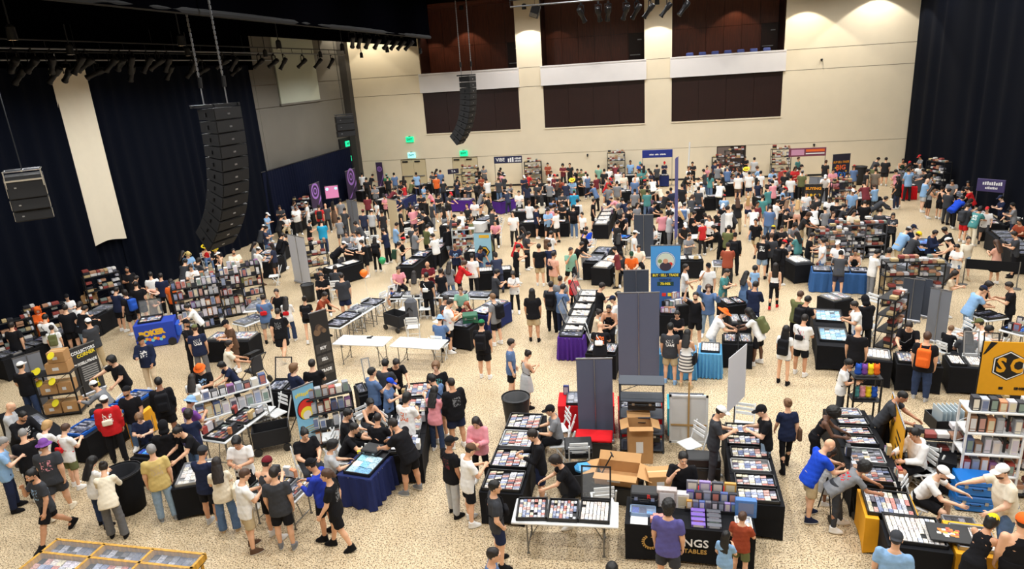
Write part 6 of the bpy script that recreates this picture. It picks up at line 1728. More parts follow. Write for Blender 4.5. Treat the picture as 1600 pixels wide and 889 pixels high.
x, y, z = onk(-.38, .22); boxy(x, y, z, ANG, .36, .14, .36, 'large grey and white boxed set beside red letter case', m=mat('box_greywhite', (190, 180, 178), .5, noise=.4, scale=9))
x, y, z = onk(-.1, .22); boxy(x, y, z, ANG, .22, .14, .30, 'white boxed set behind the purple shirted person', m=mat('box_white', (226, 224, 222), .5, noise=.2, scale=9))
RISE = mat('riser_black', (20, 20, 24), .6)
for k, (zz, ww) in enumerate(((.06, .12), (.16, .22), (.26, .32))):
    q = onk(.40, ww, 0); o = MB().box(-.46, .46, -.05, .05, 0, zz).build('display_riser', RISE); o.matrix_world = Tr(q[0], q[1], .768) @ Rz(ANG); thing(o, 'black stepped riser under boxed sets on wreath booth', 'stand', 'risers on the wreath booth')
    n = (8, 6, 4)[k]
    for i in range(n):
        u = .40 - .44 + .88 * (i + .5) / n; q = onk(u, ww, .768 + zz)
        boxy(q[0], q[1], q[2], ANG, .88 / n * .92, .06, (.16, .2, .24)[k], 'boxed card set, %s wreath booth riser' % ('lowest', 'middle', 'top')[k], 'boxed sets on the riser', m=mix_mat('riser_boxes', [(84, 74, 150), (60, 64, 76), (196, 150, 70), (120, 120, 130), (150, 130, 190), (90, 110, 170)], .5, vec='object'))
for i in range(4):
    x, y, z = onk(.16, -.30 + .105 * i, .768); boxy(x, y, z, ANG, .24, .09, .05 + .02 * i, 'purple and white pack in a row on wreath booth', 'purple packs on the wreath booth', m=mat('pack_purple', (120, 92, 180), .5, noise=.5, scale=18))
    x, y, z = onk(.43, -.30 + .105 * i, .768); boxy(x, y, z, ANG, .24, .09, .05 + .02 * i, 'grey printed pack in a row on wreath booth', 'grey packs on the wreath booth', m=mat('pack_grey', (88, 90, 98), .5, noise=.4, scale=18))
x, y, z = onk(.92, -.22); tray(x, y, z, ANG, .28, .40, 'white paper topped case at right end of wreath booth', 'pale', 2, 3, WHITEP, None, 4)
x, y, z = onk(.98, .10); boxy(x, y, z, ANG, .36, .12, .34, 'blue boxed set with round emblem at right end of booth', m=mat('box_bluered', (70, 120, 186), .5, noise=.3, scale=7))
# right arm of that booth, along the hall
P1 = row((1160, 664), (1187, 790), 'right arm of the wreath booth', 'black', n=3, trays=2, ramp='mixed', cols=4, rows=6, D=.86, lid=None, dep=.74)
# bare folding table with three trays
t3a, t3b = at(812, 797, .74), at(957, 803, .74); v = (t3b - t3a)[:2]; a3 = math.atan2(v[1], v[0]); c3 = (t3a + t3b)[:2] / 2
t3 = table(c3[0], c3[1], a3, 'white folding table on grey legs under three open card cases', L=np.linalg.norm(v) + .22, D=.74, group=None)
for i, (r_, cl, rw, ld) in enumerate((('mixed', 7, 7, None), ('mixed', 8, 7, None), ('pale', 7, 6, 'open'))):
    q = Matrix.Rotation(a3, 3, 'Z') @ Vector((-.62 + .58 * i, 0, 0)); tray(c3[0] + q.x, c3[1] + q.y, .748, a3 + (.06, 0, -.03)[i], .56, .62, '%s card case on the white folding table in front' % ('left', 'middle', 'right, clear lidded')[i], r_, cl, rw, BLACKP, ld, i + 3)
chair(*at(946, 790, 0)[:2], a3 + .2, 'white folding chair standing behind the three case table')
# black arm left of it
row((826, 648), (782, 772), 'left arm beside the three case table', 'black', n=4, trays=1, ramp='mixed', cols=9, rows=5, D=.86, lid=None, dep=.78)
# --- behind: red table, dark shelving, boxes
row((872, 624), (960, 624), 'behind the front grey banner', 'red', n=1, trays=1, ramp='dark', D=.72, lid='glass')
p = at(885, 616, .75); boxy(p[0], p[1], .755, 0, .14, .08, .24, 'navy and red drink sized box on the red table', m=mat('box_navyred', (40, 54, 110), .5, noise=.3, scale=12))
row((965, 630), (1035, 630), 'behind the dark plastic shelving', 'red', n=1, trays=2, ramp='dark', D=.72)
row((1042, 627), (1105, 629), 'behind the white easel panel', 'teal', n=1, trays=1, ramp='dark', D=.74)
gx = at(1003, 700, 0); rack(gx[0], gx[1], .0, 1.0, .46, 1.75, 5, 'dark grey plastic shelving unit between banner and easel', m=mat('plastic_slate', (58, 64, 74), .6), note='')
for zz, uu in ((1.33, 0), (.92, .0), (.52, .1)):
    hard_case(gx[0] + uu, gx[1] - .02, zz - .26, 0, .62, .34, .26, 'black equipment case on a shelf of dark plastic shelving')
ex = at(1075, 694, 0); o = empty('easel_panel', (ex[0], ex[1], 0)); thing(o, 'white framed panel on wooden stick with its back to us', 'board')
MB().box(-.42, .42, -.015, .015, .06, 1.25).build('panel', mat('panel_white', (214, 214, 212), .7), o)
for q in ((-.43, -.38, .04, 1.27), (.38, .43, .04, 1.27), (-.43, .43, 1.22, 1.27), (-.43, .43, .04, .09)): MB().box(q[0], q[1], -.03, .0, q[2], q[3]).build('frame_bar', WHITEP, o)
MB().box(-.02, .02, -.055, -.03, .04, 1.62).build('stick', mat('stick_wood', (176, 140, 86), .7), o); MB().box(-.4, .4, -.045, -.03, .5, .54).build('stick', mat('stick_wood', (176, 140, 86), .7), o)
bx = at(1000, 716, 0); carton(bx[0], bx[1], 0, .1, .52, .44, .92, 'tall open cardboard box before the dark plastic shelving', True)
bx = at(966, 775, 0); carton(bx[0], bx[1], .42, -.12, .86, .52, .26, 'wide open cardboard box with cut flaps at front', True)
o = MB().box(-.5, .5, -.3, .3, 0, .42).build('storage_bin', BLACKP); o.matrix_world = Tr(bx[0], bx[1], 0) @ Rz(-.12); thing(o, 'black bin under the wide open cardboard box', 'bin')
MB().box(-.52, .52, -.32, .32, .36, .40).build('bin_rim', DARKM, o)
bx = at(1031, 782, 0); carton(bx[0], bx[1], .40, .18, .50, .38, .28, 'closed cardboard box with red tape beside waving person', False)
o = MB().bevbox(0, 0, .2, .5, .4, .4, .03).build('storage_bin', DARKM); o.matrix_world = Tr(bx[0], bx[1], 0) @ Rz(.18); thing(o, 'dark tub under the closed cardboard box', 'bin'); MB().box(-.27, .27, -.22, .22, .36, .4).build('bin_rim', BLACKP, o)
bx = at(905, 735, 0); hard_case(bx[0], bx[1], .45, .15, .60, .50, .26, 'big black square case on a chair by front banner'); chair(bx[0], bx[1], .15, 'white folding chair holding the big black square case')
bx = at(929, 711, 0); o = MB().bevbox(0, 0, .24, .8, .44, .46, .03).build('storage_tote', BLACKP); o.matrix_world = Tr(bx[0], bx[1], 0); thing(o, 'black storage tote with red lid at banner foot', 'bin'); MB().bevbox(0, 0, .50, .84, .48, .07, .02).build('lid', clothm('red'), o)
bx = at(905, 772, 0); o = empty('folding_wagon', (bx[0], bx[1], 0), .3); thing(o, 'black fabric wagon with blue plastic wrap near front banner', 'wagon')
def wagon(o, m):
    for s in (-1, 1): MB().box(-.42, .42, s * .25 - .01, s * .25 + .01, .2, .62).build('side_panel', m, o); MB().box(s * .42 - .01, s * .42 + .01, -.25, .25, .2, .62).build('side_panel', m, o)
    MB().box(-.42, .42, -.25, .25, .2, .23).build('wagon_floor', m, o)
    for sx in (-1, 1):
        for sy in (-1, 1): MB().lathe([(.03, -.03), (.10, -.028), (.10, .028), (.03, .03)], 12, M=Tr(sx * .34, sy * .28, .10) @ Rx(math.pi / 2)).build('wheel', BLACKP, o)
    MB().path([(.42, 0, .3), (.72, 0, .85)], .014, 6).tube((.72, -.09, .85), (.72, .09, .85), .016, 6).build('handle', DARKM, o)
wagon(o, mat('wagon_cloth', (28, 28, 31), .9))
MB().bevbox(.1, 0, .62, .34, .26, .18, .07).build('plastic_wrap', mat('wrap_blue', (80, 160, 214), .2, noise=.4, scale=14), o)
bx = at(1077, 720, 0); chair(bx[0], bx[1], 2.2, 'white folding chair right of the waving person'); 
bx = at(1098, 742, 0); hard_case(bx[0], bx[1], .0, 0, .7, .4, .5, 'black yellow latched tool case behind the waving person', BLACKP)
o = MB().bevbox(0, 0, 0, .95, .3, .34, .03).build('tool_bag', clothm('red')); p = at(1108, 775, .2); o.location = (p[0], p[1], .2); thing(o, 'red fabric bag on the floor right of waving person', 'bag'); MB().path([(-.3, 0, .17), (-.2, 0, .26), (.1, 0, .26), (.2, 0, .17)], .014, 5).build('handle', BLACKP, o)

# --- grey banner backs in the centre
BK = mat('banner_slate', (88, 93, 114), .75); BKD = mat('banner_dark_slate', (56, 63, 76), .8); BKL = mat('banner_light', (188, 190, 196), .8); BKG = mat('banner_mid_grey', (120, 124, 132), .8)
GEN = mat('banner_front_plain', (60, 70, 110), .7)
def marks(o, x0, x1, z, h, d=.012):
    """a run of pale strokes where lettering is too small to read"""
    n = max(3, int((x1 - x0) / (h * .55))); w = (x1 - x0) / n; mb = MB()
    for i in range(n): k = .75 + .25 * ((i * 7) % 3) / 2; mb.box(x0 + i * w, x0 + (i + .7) * w, -d - .003, -d, z - h * .5, z - h * .5 + h * k)
    mb.build('lettering', INKW, o)['kind'] = 'stuff'
def backbanner(xl, xr, yb, yt, m, label, fr=None, z0=0):
    """grey back towards us"""
    p, q = gnd(xl, yb), gnd(xr, yb); h = ht((xl + xr) / 2, yb, yt)
    return banner_frame(q, p, h, label, fr or GEN, m)
backbanner(905, 959, 692, 561, BK, 'tall slate grey banner back with white base, front centre')
backbanner(967, 1030, 596, 458, BK, 'tallest slate grey banner back, above the dark shelving')
backbanner(976, 1014, 560, 423, BKD, 'dark slate banner back partly hidden by the tallest one')
backbanner(991, 1021, 404, 336, BKD, 'small dark grey banner back beyond the blue trade banner')
b2 = banner_frame(gnd(1437, 505), gnd(1406, 500), ht(1420, 503, 437), 'dark slate banner back beside the toy shelf, left of two', GEN, BKD)
b3 = banner_frame(gnd(1476, 540), gnd(1444, 532), ht(1460, 536, 453), 'slate grey banner back beside the seated families, right of two', GEN, BKG)
banner_frame(gnd(1450, 498), gnd(1425, 492), ht(1440, 495, 436), 'third dark banner back between the two right slate ones', GEN, BKD)
banner_frame(gnd(487, 448), gnd(461, 440), ht(474, 444, 369), 'pale white banner back near the left card tables', GEN, BKL)
banner_frame(gnd(565, 374), gnd(549, 370), ht(557, 372, 314), 'pale grey banner back before the pink screen', GEN, BKG)
banner_frame(gnd(86, 632), gnd(45, 646), ht(66, 640, 556), 'grey banner back leaning near cardboard boxes at left', GEN, BKG)
# --- printed banners
YELI = mat('ink_yellow', (240, 216, 60), .5); GOLDI = mat('ink_gold', (226, 178, 50), .5); BLUEI = mat('ink_blue', (40, 110, 200), .5); REDI = mat('ink_signal_red', (214, 50, 40), .5); PURI = mat('ink_purple', (170, 120, 210), .5); GRYI = mat('ink_grey', (150, 150, 150), .6)
P, Q = gnd(1017, 500), gnd(1062, 500); hh = ht(1039, 500, 384)
o, w = banner_frame(P, Q, hh, 'tall blue banner with yellow buy sell trade lettering', mat('banner_sky', (72, 150, 214), .6))
art_rect(o, -w / 2, w / 2, .1, hh * .58, mat('banner_deep_blue', (52, 92, 150), .6)); art_rect(o, -w / 2, w / 2, hh * .585, hh * .64, mat('strip_navy', (24, 40, 60), .6)).location.y = -.002
art_disc(o, 0, hh * .80, w * .34, mat('disc_rim', (60, 120, 180), .6)); art_disc(o, 0, hh * .80, w * .29, mat('disc_pale', (206, 214, 196), .6), d=.011); art_disc(o, 0, hh * .73, w * .20, mat('disc_jacket', (58, 48, 60), .6), d=.013, sz=.8); art_disc(o, 0, hh * .80, w * .085, mat('disc_tan', (206, 150, 120), .6), d=.015); art_disc(o, -w * .19, hh * .80, w * .07, mat('disc_leaf', (120, 150, 100), .6), d=.0125); art_disc(o, w * .17, hh * .76, w * .07, REDI, d=.0125)
art_ring(o, 0, hh * .80, w * .31, w * .325, INKW, d=.012)
art_text(o, 'BUY · SELL · TRADE', .125, 0, hh * .613, YELI, sx=w / 1.22, d=.014); art_text(o, 'PAYING AT', .10, 0, hh * .55, mat('ink_navy', (30, 52, 84), .5), sx=.8, d=.014)
art_rect(o, -w * .28, w * .28, hh * .47, hh * .525, mat('pill_green', (24, 60, 50), .6), d=.012); art_text(o, '70-90%', .11, 0, hh * .498, YELI, d=.016)
art_rect(o, -w * .12, w * .02, hh * .33, hh * .375, REDI, d=.012); art_rect(o, w * .08, w * .22, hh * .33, hh * .375, YELI, d=.012)
# collectors corner
P, Q = gnd(128, 622), gnd(166, 606); hh = ht(147, 614, 540)
o, w = banner_frame(P, Q, hh, 'black banner with white and yellow collectors corner lettering', mat('banner_charcoal', (44, 44, 46), .7))
art_text(o, 'COLLECTORS', w * .19, 0, hh * .90, INKW, sx=.80, rot=.05); art_text(o, 'CORNER', w * .2, .06, hh * .82, YELI, sx=.9, rot=.08); art_text(o, 'BUY/SELL/TRADE', w * .16, 0, hh * .66, INKW, sx=.75, rot=.06)
for i in range(7): art_rect(o, -w * .22, w * .40, hh * (.56 - .045 * i), hh * (.585 - .045 * i), GRYI, d=.009, name='print_line')
for i in range(9): art_rect(o, w * (.05 + .03 * i), w * (.065 + .03 * i), hh * .10, hh * (.16 + .05 * ((i * 5) % 4)), YELI, d=.009, name='print_splash')
# dark sell banner
P, Q = gnd(506, 607), gnd(527, 597); P = (P[0] - .1, P[1]); hh = ht(512, 603, 488)
o, w = banner_frame(P, Q, hh, 'tall near black banner with sell lettering by card cases', mat('banner_black', (34, 32, 32), .7), w if False else None)
for i in range(5): art_disc(o, (-.2 + .1 * i) * w, hh * (.74 + .02 * ((i * 3) % 4)), w * (.20 - .02 * i), mat('print_sepia_%d' % (i % 2), ((122, 96, 72), (84, 66, 56))[i % 2], .7), d=.008 + .0015 * i)
for i, t in enumerate(('BUY', 'SELL', 'TRADE')):
    for k in range(3): art_rect(o, w * (-.42 + .29 * k), w * (-.16 + .29 * k), hh * (.46 - .15 * i), hh * (.58 - .15 * i), mat('print_panel', (70, 66, 64), .7), d=.009)
    art_text(o, t, w * .24, 0, hh * (.52 - .15 * i), INKW, sx=.8, d=.016)
# light blue round emblem banner
P, Q = gnd(474, 712), gnd(505, 697); hh = ht(490, 705, 604)
o, w = banner_frame(P, Q, hh, 'light blue banner with round black rimmed emblem', mat('banner_pale_blue', (126, 184, 214), .6))
art_disc(o, 0, hh * .66, w * .43, INKB, sz=1.15); art_disc(o, 0, hh * .66, w * .39, REDI, d=.011, sz=1.15); art_disc(o, 0, hh * .60, w * .30, YELI, d=.013); art_disc(o, .0, hh * .57, w * .2, mat('disc_white', (226, 220, 210), .6), d=.015)
for i in range(5): art_rect(o, w * (-.34 + .02 * i), w * (.3 - .03 * i), hh * (.38 - .035 * i), hh * (.395 - .035 * i), mat('print_ochre', (170, 150, 90), .6) if i < 3 else GRYI, name='print_line')
for i in range(9): art_rect(o, w * (-.40 + .088 * i), w * (-.34 + .088 * i), hh * (.865 + .012 * math.sin(i)), hh * (.91 + .012 * math.sin(i)), YELI, name='print_mark')
# shield banner near the centre
P, Q = gnd(746, 440), gnd(772, 440); hh = ht(759, 440, 364)
o, w = banner_frame(P, Q, hh, 'pale blue banner with gold shield emblem beside open shelf', mat('banner_ice', (150, 196, 214), .6))
art_disc(o, 0, hh * .62, w * .40, INKB, n=6, sz=.9); art_disc(o, 0, hh * .62, w * .34, GOLDI, n=6, d=.011, sz=.9); art_disc(o, 0, hh * .62, w * .26, INKB, n=6, d=.013, sz=.8)
for s, m in ((-1, REDI), (1, mat('ink_navy2', (44, 60, 110), .5))): art_disc(o, s * w * .22, hh * .34, w * .16, mat('disc_tan', (206, 150, 120), .6), d=.011); art_disc(o, s * w * .22, hh * .38, w * .15, m, d=.013, sz=.6)
art_rect(o, -w * .2, w * .4, hh * .9, hh * .96, GOLDI)
# purple ring banners by the low drape
for i, (xl, xr, yb1, yb2, yt, lb) in enumerate(((488, 504, 326, 322, 275, 'purple banner with ring emblem, leftmost by the low drape'), (544, 559, 304, 300, 257, 'purple banner with ring emblem at the dark corner'), (611, 624, 290, 288, 246, 'purple banner with ring emblem against the beige wall'))):
    p_, q_ = gnd(xl, yb1), gnd(xr, yb2); hh = ht((xl + xr) / 2, (yb1 + yb2) / 2, yt)
    o, w = banner_frame(p_, q_, hh, lb, mat('banner_plum', (56, 38, 72), .7)); art_ring(o, 0, hh * .78, w * .26, w * .36, PURI, sz=1.0); art_ring(o, 0, hh * .78, w * .10, w * .16, PURI)
    mb = MB(); mb.quad((-w * .4, -.010, hh * .12), (-w * .2, -.010, hh * .12), (w * .48, -.010, hh * .62), (w * .48, -.010, hh * .50)); mb.build('stripe_print', PURI, o)
# beige side-on banner, white ones on poles
banner_frame(gnd(612, 372), gnd(626, 376), ht(619, 374, 312), 'cream printed banner by the middle tables', mat('banner_cream', (214, 196, 160), .7), BKL)
# big boy style banner on the right
P, Q = gnd(1297, 302), gnd(1324, 300); hh = ht(1310, 301, 241)
o, w = banner_frame(P, Q, hh, 'tall dark banner with bright orange and blue lettering at right', mat('banner_navy', (36, 36, 52), .7))
art_text(o, 'BUY·SELL·TRADE', w * .17, 0, hh * .80, mat('ink_amber', (240, 160, 40), .5), sx=.7); art_text(o, 'BIG', w * .36, .0, hh * .66, mat('ink_orange', (238, 110, 50), .5), bold=.012); art_text(o, 'BOY', w * .36, .0, hh * .47, BLUEI, bold=.012); art_text(o, 'Collectibles', w * .17, 0, hh * .32, YELI)
for i in range(16): art_disc(o, w * (-.42 + .84 * ((i * 7) % 16) / 15), hh * (.22 + .5 * i / 16), w * .05, (REDI, BLUEI, GOLDI)[i % 3], n=8, d=.0085)
P, Q = gnd(1255, 325), gnd(1283, 325); hh = ht(1269, 325, 288)
o, w = banner_frame(P, Q, hh, 'black banner with large gold buying lettering', mat('banner_black', (34, 32, 32), .7)); art_text(o, 'BUYING', w * .24, 0, hh * .82, mat('ink_amber', (240, 160, 40), .5), bold=.008)
for i in range(8): art_disc(o, w * (-.33 + .22 * (i % 4)), hh * (.55 - .22 * (i // 4)), w * .085, GOLDI if i < 4 else GRYI, n=10)
banner_frame(gnd(1290, 318), gnd(1262, 316), ht(1275, 317, 277), 'grey banner back behind the gold buying banner', GEN, BKG)
# SC banner and its side wall
sp = at(1511, 706, 0); hz = ht(1511, 706, 533); o = empty('hanging_banner', (sp[0], sp[1], 0), -.06); thing(o, 'large yellow banner with black hexagon emblem at right', 'banner')
Wb, Hb = 1.75, 1.2; z1 = hz; z0 = z1 - Hb
MB().bevbox(Wb / 2, 0, (z0 + z1) / 2, Wb, .02, Hb, .008).build('graphic', ORG, o)
for xx in (0.0, Wb): MB().tube((xx, .03, 0), (xx, .03, z1), .018, 7).build('pole', DARKM, o); MB().box(xx - .2, xx + .2, -.12, .18, 0, .02).build('foot', DARKM, o)
mb = MB()
def hexa(r, d, m, nm):
    vs = [(.50 + r * math.sin(math.pi * i / 3), -d, z0 + .67 + r * math.cos(math.pi * i / 3)) for i in range(6)]
    return MB().add(vs, [tuple(range(6))[::-1]]).build(nm, m, o)
hexa(.335, .014, INKB, 'emblem'); hexa(.318, .016, INKW, 'emblem'); hexa(.292, .018, INKB, 'emblem')
art_text(o, 'S', .44, .365, z0 + .67, ORG, d=.022, bold=.016, sx=.84); art_text(o, 'C', .44, .645, z0 + .67, ORG, d=.022, bold=.016, sx=.78)
art_text(o, 'SINGLES', .075, .80, z0 + .16, INKB, d=.016); art_rect(o, .38, .46, z0 + .13, z0 + .19, INKB, d=.016); art_rect(o, 1.02, 1.025, z0 + .12, z0 + .20, INKB, d=.016)
mb = MB(); mb.quad((1.28, -.014, z0 + .36), (1.75, -.014, z0 + .36), (1.75, -.014, z0 + .50), (1.38, -.014, z0 + .50)); mb.build('corner_print', INKB, o)
mb = MB(); mb.quad((0.0, -.014, z1 - .30), (.05, -.014, z1 - .27), (.24, -.014, z1 - .02), (.12, -.014, z1 - .0)); mb.build('corner_print', INKB, o)
pa, pb = gnd(1384, 705), gnd(1402, 770); hq = ht(1384, 705, 614)
o, w = banner_frame(pa, pb, hq, 'narrow yellow side wall banner seen at a sharp angle', ORG, ORG, feet=False); art_disc(o, -w * .25, hq * .75, .2, INKB, n=6); art_disc(o, -w * .25, hq * .75, .15, ORG, n=6, d=.011)
for i in range(4): art_rect(o, w * .05, w * .35, hq * (.7 - .12 * i), hq * (.74 - .12 * i), INKB)
# white banner edge-on with its tripod, pole
def edge_banner(xt, yt, xb, yb, wd, label, ang, m, gy):
    p_ = gnd(xb, gy); h1 = ht(xb, gy, yt); o = empty('banner_on_pole', (p_[0], p_[1], 0), ang); thing(o, label, 'banner')
    h0 = ht(xb, gy, yb)
    MB().bevbox(0, 0, (h0 + h1) / 2, wd, .015, h1 - h0, .004).build('graphic', m, o); MB().tube((0, .03, 0), (0, .03, h1), .014, 6).build('pole', DARKM, o)
    for k in range(3): MB().tube((0, .03, .35), (.36 * math.cos(2.1 * k), .03 + .36 * math.sin(2.1 * k), .01), .012, 5).build('leg', DARKM, o)
    return o
edge_banner(1147, 548, 1147, 632, .95, 'white banner on a tripod seen nearly edge on, right centre', 1.05, mat('banner_white', (206, 208, 214), .8), 705)
edge_banner(1128, 334, 1128, 368, .7, 'small white banner seen edge on beyond the trade banner', 1.2, mat('banner_white', (206, 208, 214), .8), 392)
edge_banner(1056, 246, 1056, 372, .75, 'tall thin purple blue feather banner beyond the centre', 1.35, mat('banner_indigo', (92, 92, 150), .8), 392)
edge_banner(1218, 268, 1218, 290, .6, 'small red flag banner among white shirted visitors', .9, mat('banner_coral', (208, 84, 76), .8), 306)
# pole at 1073
p_ = gnd(1074, 290); o = empty('white_pole', (p_[0], p_[1], 0)); thing(o, 'plain white pole in front of back wall, no sign', 'pole'); MB().tube((0, 0, 0), (.12, 0, ht(1074, 290, 222)), .05, 8).build('tube', WHITEP, o); MB().lathe([(.25, 0), (.25, .03), (.05, .06)], 12).build('base', DARKM, o)
# overhead signs
NAVYS = mat('sign_navy', (28, 34, 70), .6)
o = pole_sign(797, 302, 244, 2.05, .50, 'dark blue overhead sign with white capitals by back wall', NAVYS); zc = ht(797, 302, 244) - .25
art_text(o, 'VIBE', .34, -.55, zc, INKW, d=.03); marks(o, 0, .46, zc, .34, .03); marks(o, .5, .98, zc + .08, .14, .03); marks(o, .5, .98, zc - .1, .12, .03)
o = pole_sign(1027, 290, 234, 2.1, .55, 'bright blue overhead sign before the back wall', mat('sign_blue', (24, 44, 130), .6)); zc = ht(1027, 290, 234) - .32; marks(o, -.55, -.24, zc, .1, .03); marks(o, -.16, .1, zc, .1, .03); marks(o, .18, .6, zc, .1, .03)
o = pole_sign(1258, 290, 231, 2.3, .55, 'pink and orange overhead sign at back right', mat('sign_plum', (120, 60, 80), .6)); zc = ht(1258, 290, 231) - .27
art_rect(o, -1.0, -.2, zc - .18, zc + .18, mat('print_lilac', (206, 150, 180), .6), d=.03); art_rect(o, -.1, 1.05, zc + .02, zc + .18, mat('ink_orange', (238, 110, 50), .5), d=.03); art_rect(o, -.1, 1.05, zc - .14, zc - .06, INKW, d=.03)
p_ = at(1540, 330, 0); o = pole_sign(1540, 345, 280, 1.2, .62, 'purple tilted sign board before the right curtain', mat('sign_purple', (66, 56, 104), .6), ang=-.75); zc = ht(1540, 345, 280) - .3; marks(o, -.35, .5, zc + .1, .17, .03); marks(o, -.22, .32, zc - .12, .12, .03)
o = pole_sign(711, 300, 264, .85, .36, 'small dark sign on a pole slanting by second door', mat('sign_dark', (34, 30, 54), .6), ang=.5, text=['T A'], ts=.2, two=False)
p_ = gnd(521, 318); o = empty('video_screen', (p_[0], p_[1], 0), .55); thing(o, 'glowing pink screen between the purple ring banners', 'screen'); h1 = ht(521, 318, 281)
MB().bevbox(0, 0, h1 - .48, .95, .06, .95, .01).build('screen_frame', BLACKP, o); MB().box(-.44, .44, -.035, -.031, h1 - .9, h1 - .06).build('screen_face', mat('screen_pink', (196, 120, 160), .4, emit=.6), o)
for s in (-1, 1): art_disc(o, s * .3, h1 - .25, .09, mat('screen_cyan', (150, 236, 255), .3, emit=1.5), d=.037)
MB().tube((0, .05, 0), (0, .05, h1), .03, 7).build('stand', DARKM, o)

# --- bare white tables in the open floor, and the navy table
row((527, 530), (607, 533), 'standing empty in the middle aisle', None, n=1, trays=0); row((616, 533), (694, 538), 'standing empty in the middle aisle', None, n=1, trays=0)
p = at(577, 528, .75); o = MB().bevbox(0, 0, .02, .16, .08, .04, .01).tube((0, 0, .03), (.12, .05, .05), .02, 6).build('heat_gun', BLACKP); o.location = (p[0], p[1], .745); thing(o, 'small black gadget left on the empty white table', 'tool')
p1_, p2_ = at(553, 745, .74), at(592, 704, .74)
row((552, 747), (594, 703), 'in the front left aisle, draped in navy', 'navy', n=1, trays=1, style='drape', D=.8, ramp='cyan', cols=4, rows=3, lid='open')
p = at(583, 708, .75); hard_case(p[0], p[1], .75, -.2, .42, .34, .16, 'black graded card case open on the navy table'); p = at(566, 706, .75); boxy(p[0], p[1], .75, .3, .2, .14, .06, 'yellow box on the navy draped table', m=YEL)
# --- left front group
row((296, 762), (312, 722), 'in front of the mustard shirt visitor', 'black', n=1, trays=1, ramp='pale', D=.72)
row((222, 702), (268, 706), 'left of the mustard shirt visitor', 'black', n=1, trays=1, ramp='blue', lid=None)
row((398, 756), (478, 768), 'crowded with packs by grey shirt visitor', None, n=1, trays=3, ramp='toys', cols=5, rows=5, lid=None, clutter=6)
row((400, 640), (330, 690), 'along the toy display', None, n=2, trays=1, ramp='toys', lid=None, clutter=6)
row((630, 712), (655, 600), 'through the busy left centre booth', 'black', n=4, trays=1, ramp='mixed', D=.8, cols=6, rows=4, lid=None, clutter=3)
row((556, 612), (590, 604), 'with blue cases beside the sell banner', 'black', n=1, trays=2, ramp='dark', lid='open')
row((420, 604), (482, 604), 'left of the sell banner', 'black', n=1, trays=2, ramp='dark', lid='open')
gx = at(520, 690, 0); rack(gx[0], gx[1], .55, 1.25, .46, 1.35, 4, 'black shelf unit of boxed goods behind emblem banner', goods=1, note='the shelf behind the emblem banner', perrow=7)
gx = at(372, 668, 0); rack(gx[0], gx[1], .75, 1.9, .5, 1.1, 3, 'white tiered toy display stand at left front', m=WHITEP, note='the white toy display', perrow=9)
# --- left: bead edged case row, black and yellow cloth
row((228, 611), (112, 684), 'in the bead edged left booth', 'black', n=3, trays=1, ramp='dark', cols=9, rows=5, D=.8, lid=None, flip=True, frame=mat('bead_blue', (30, 96, 190), .4))
r_ = row((236, 634), (200, 662), 'yellow fronted end of the left booth', 'yellow', n=1, trays=0, D=.12, H=.70)
row((20, 640), (88, 690), 'at the far left edge', 'black', n=1, trays=1, ramp='dark', D=.7)
gx = at(105, 645, 0); rack(gx[0], gx[1], .35, 1.0, .5, 1.3, 3, 'black metal rack of cardboard cartons at left', note='')
for i, (du, zz, w_) in enumerate(((-.25, .1, .42), (.22, .1, .40), (-.2, .70, .42), (.22, .70, .34), (.15, 1.30, .55), (.2, 1.62, .42))):
    q = Matrix.Rotation(.35, 3, 'Z') @ Vector((du, 0, 0)); carton(gx[0] + q.x, gx[1] + q.y, zz + .0, .35, w_, .36, .30, 'cardboard carton on the black rack at left', False)
for i, (px, py) in enumerate(((85, 597), (94, 592), (92, 607), (107, 602), (96, 633), (103, 570))):
    d_ = at(px, py, 1.0); o = MB().lathe([(.001, 0), (.11, 0), (.11, .006), (.001, .006)], 14, M=Rx(.9)).tube((0, .01, -.07), (0, .01, 0), .006, 4).build('price_disc', YEL); q = d_; o.location = (gx[0] + (-.45, -.3, -.35, .1, 0, .3)[i], gx[1] - .27, (1.35, 1.42, 1.05, 1.12, .45, 1.9)[i]); thing(o, 'round yellow price disc on the left carton rack', 'sign')
row((-8, 562), (62, 536), 'along the left curtain near the front', 'black', n=2, trays=2, ramp='dark', D=.8)
row((62, 536), (172, 478), 'along the left curtain', 'black', n=3, trays=2, ramp='dark', D=.8)
for i, (px, py, n_) in enumerate(((18, 478, 5), (75, 468, 5), (165, 424, 6))):
    gx = at(px, py + 38, 0); rack(gx[0], gx[1], .95, 1.3, .4, 1.85 if i == 2 else 1.5, 4, 'black rack of boxed figures against left curtain', goods=1, note='', perrow=n_, things=False)
bx = at(141, 472, .75); carton(bx[0], bx[1], .76, .5, .5, .36, .30, 'cardboard carton on the left curtain table', False); carton(bx[0] + .05, bx[1] + .1, 1.07, .4, .36, .3, .16, 'smaller cardboard carton stacked on another by left curtain', False)
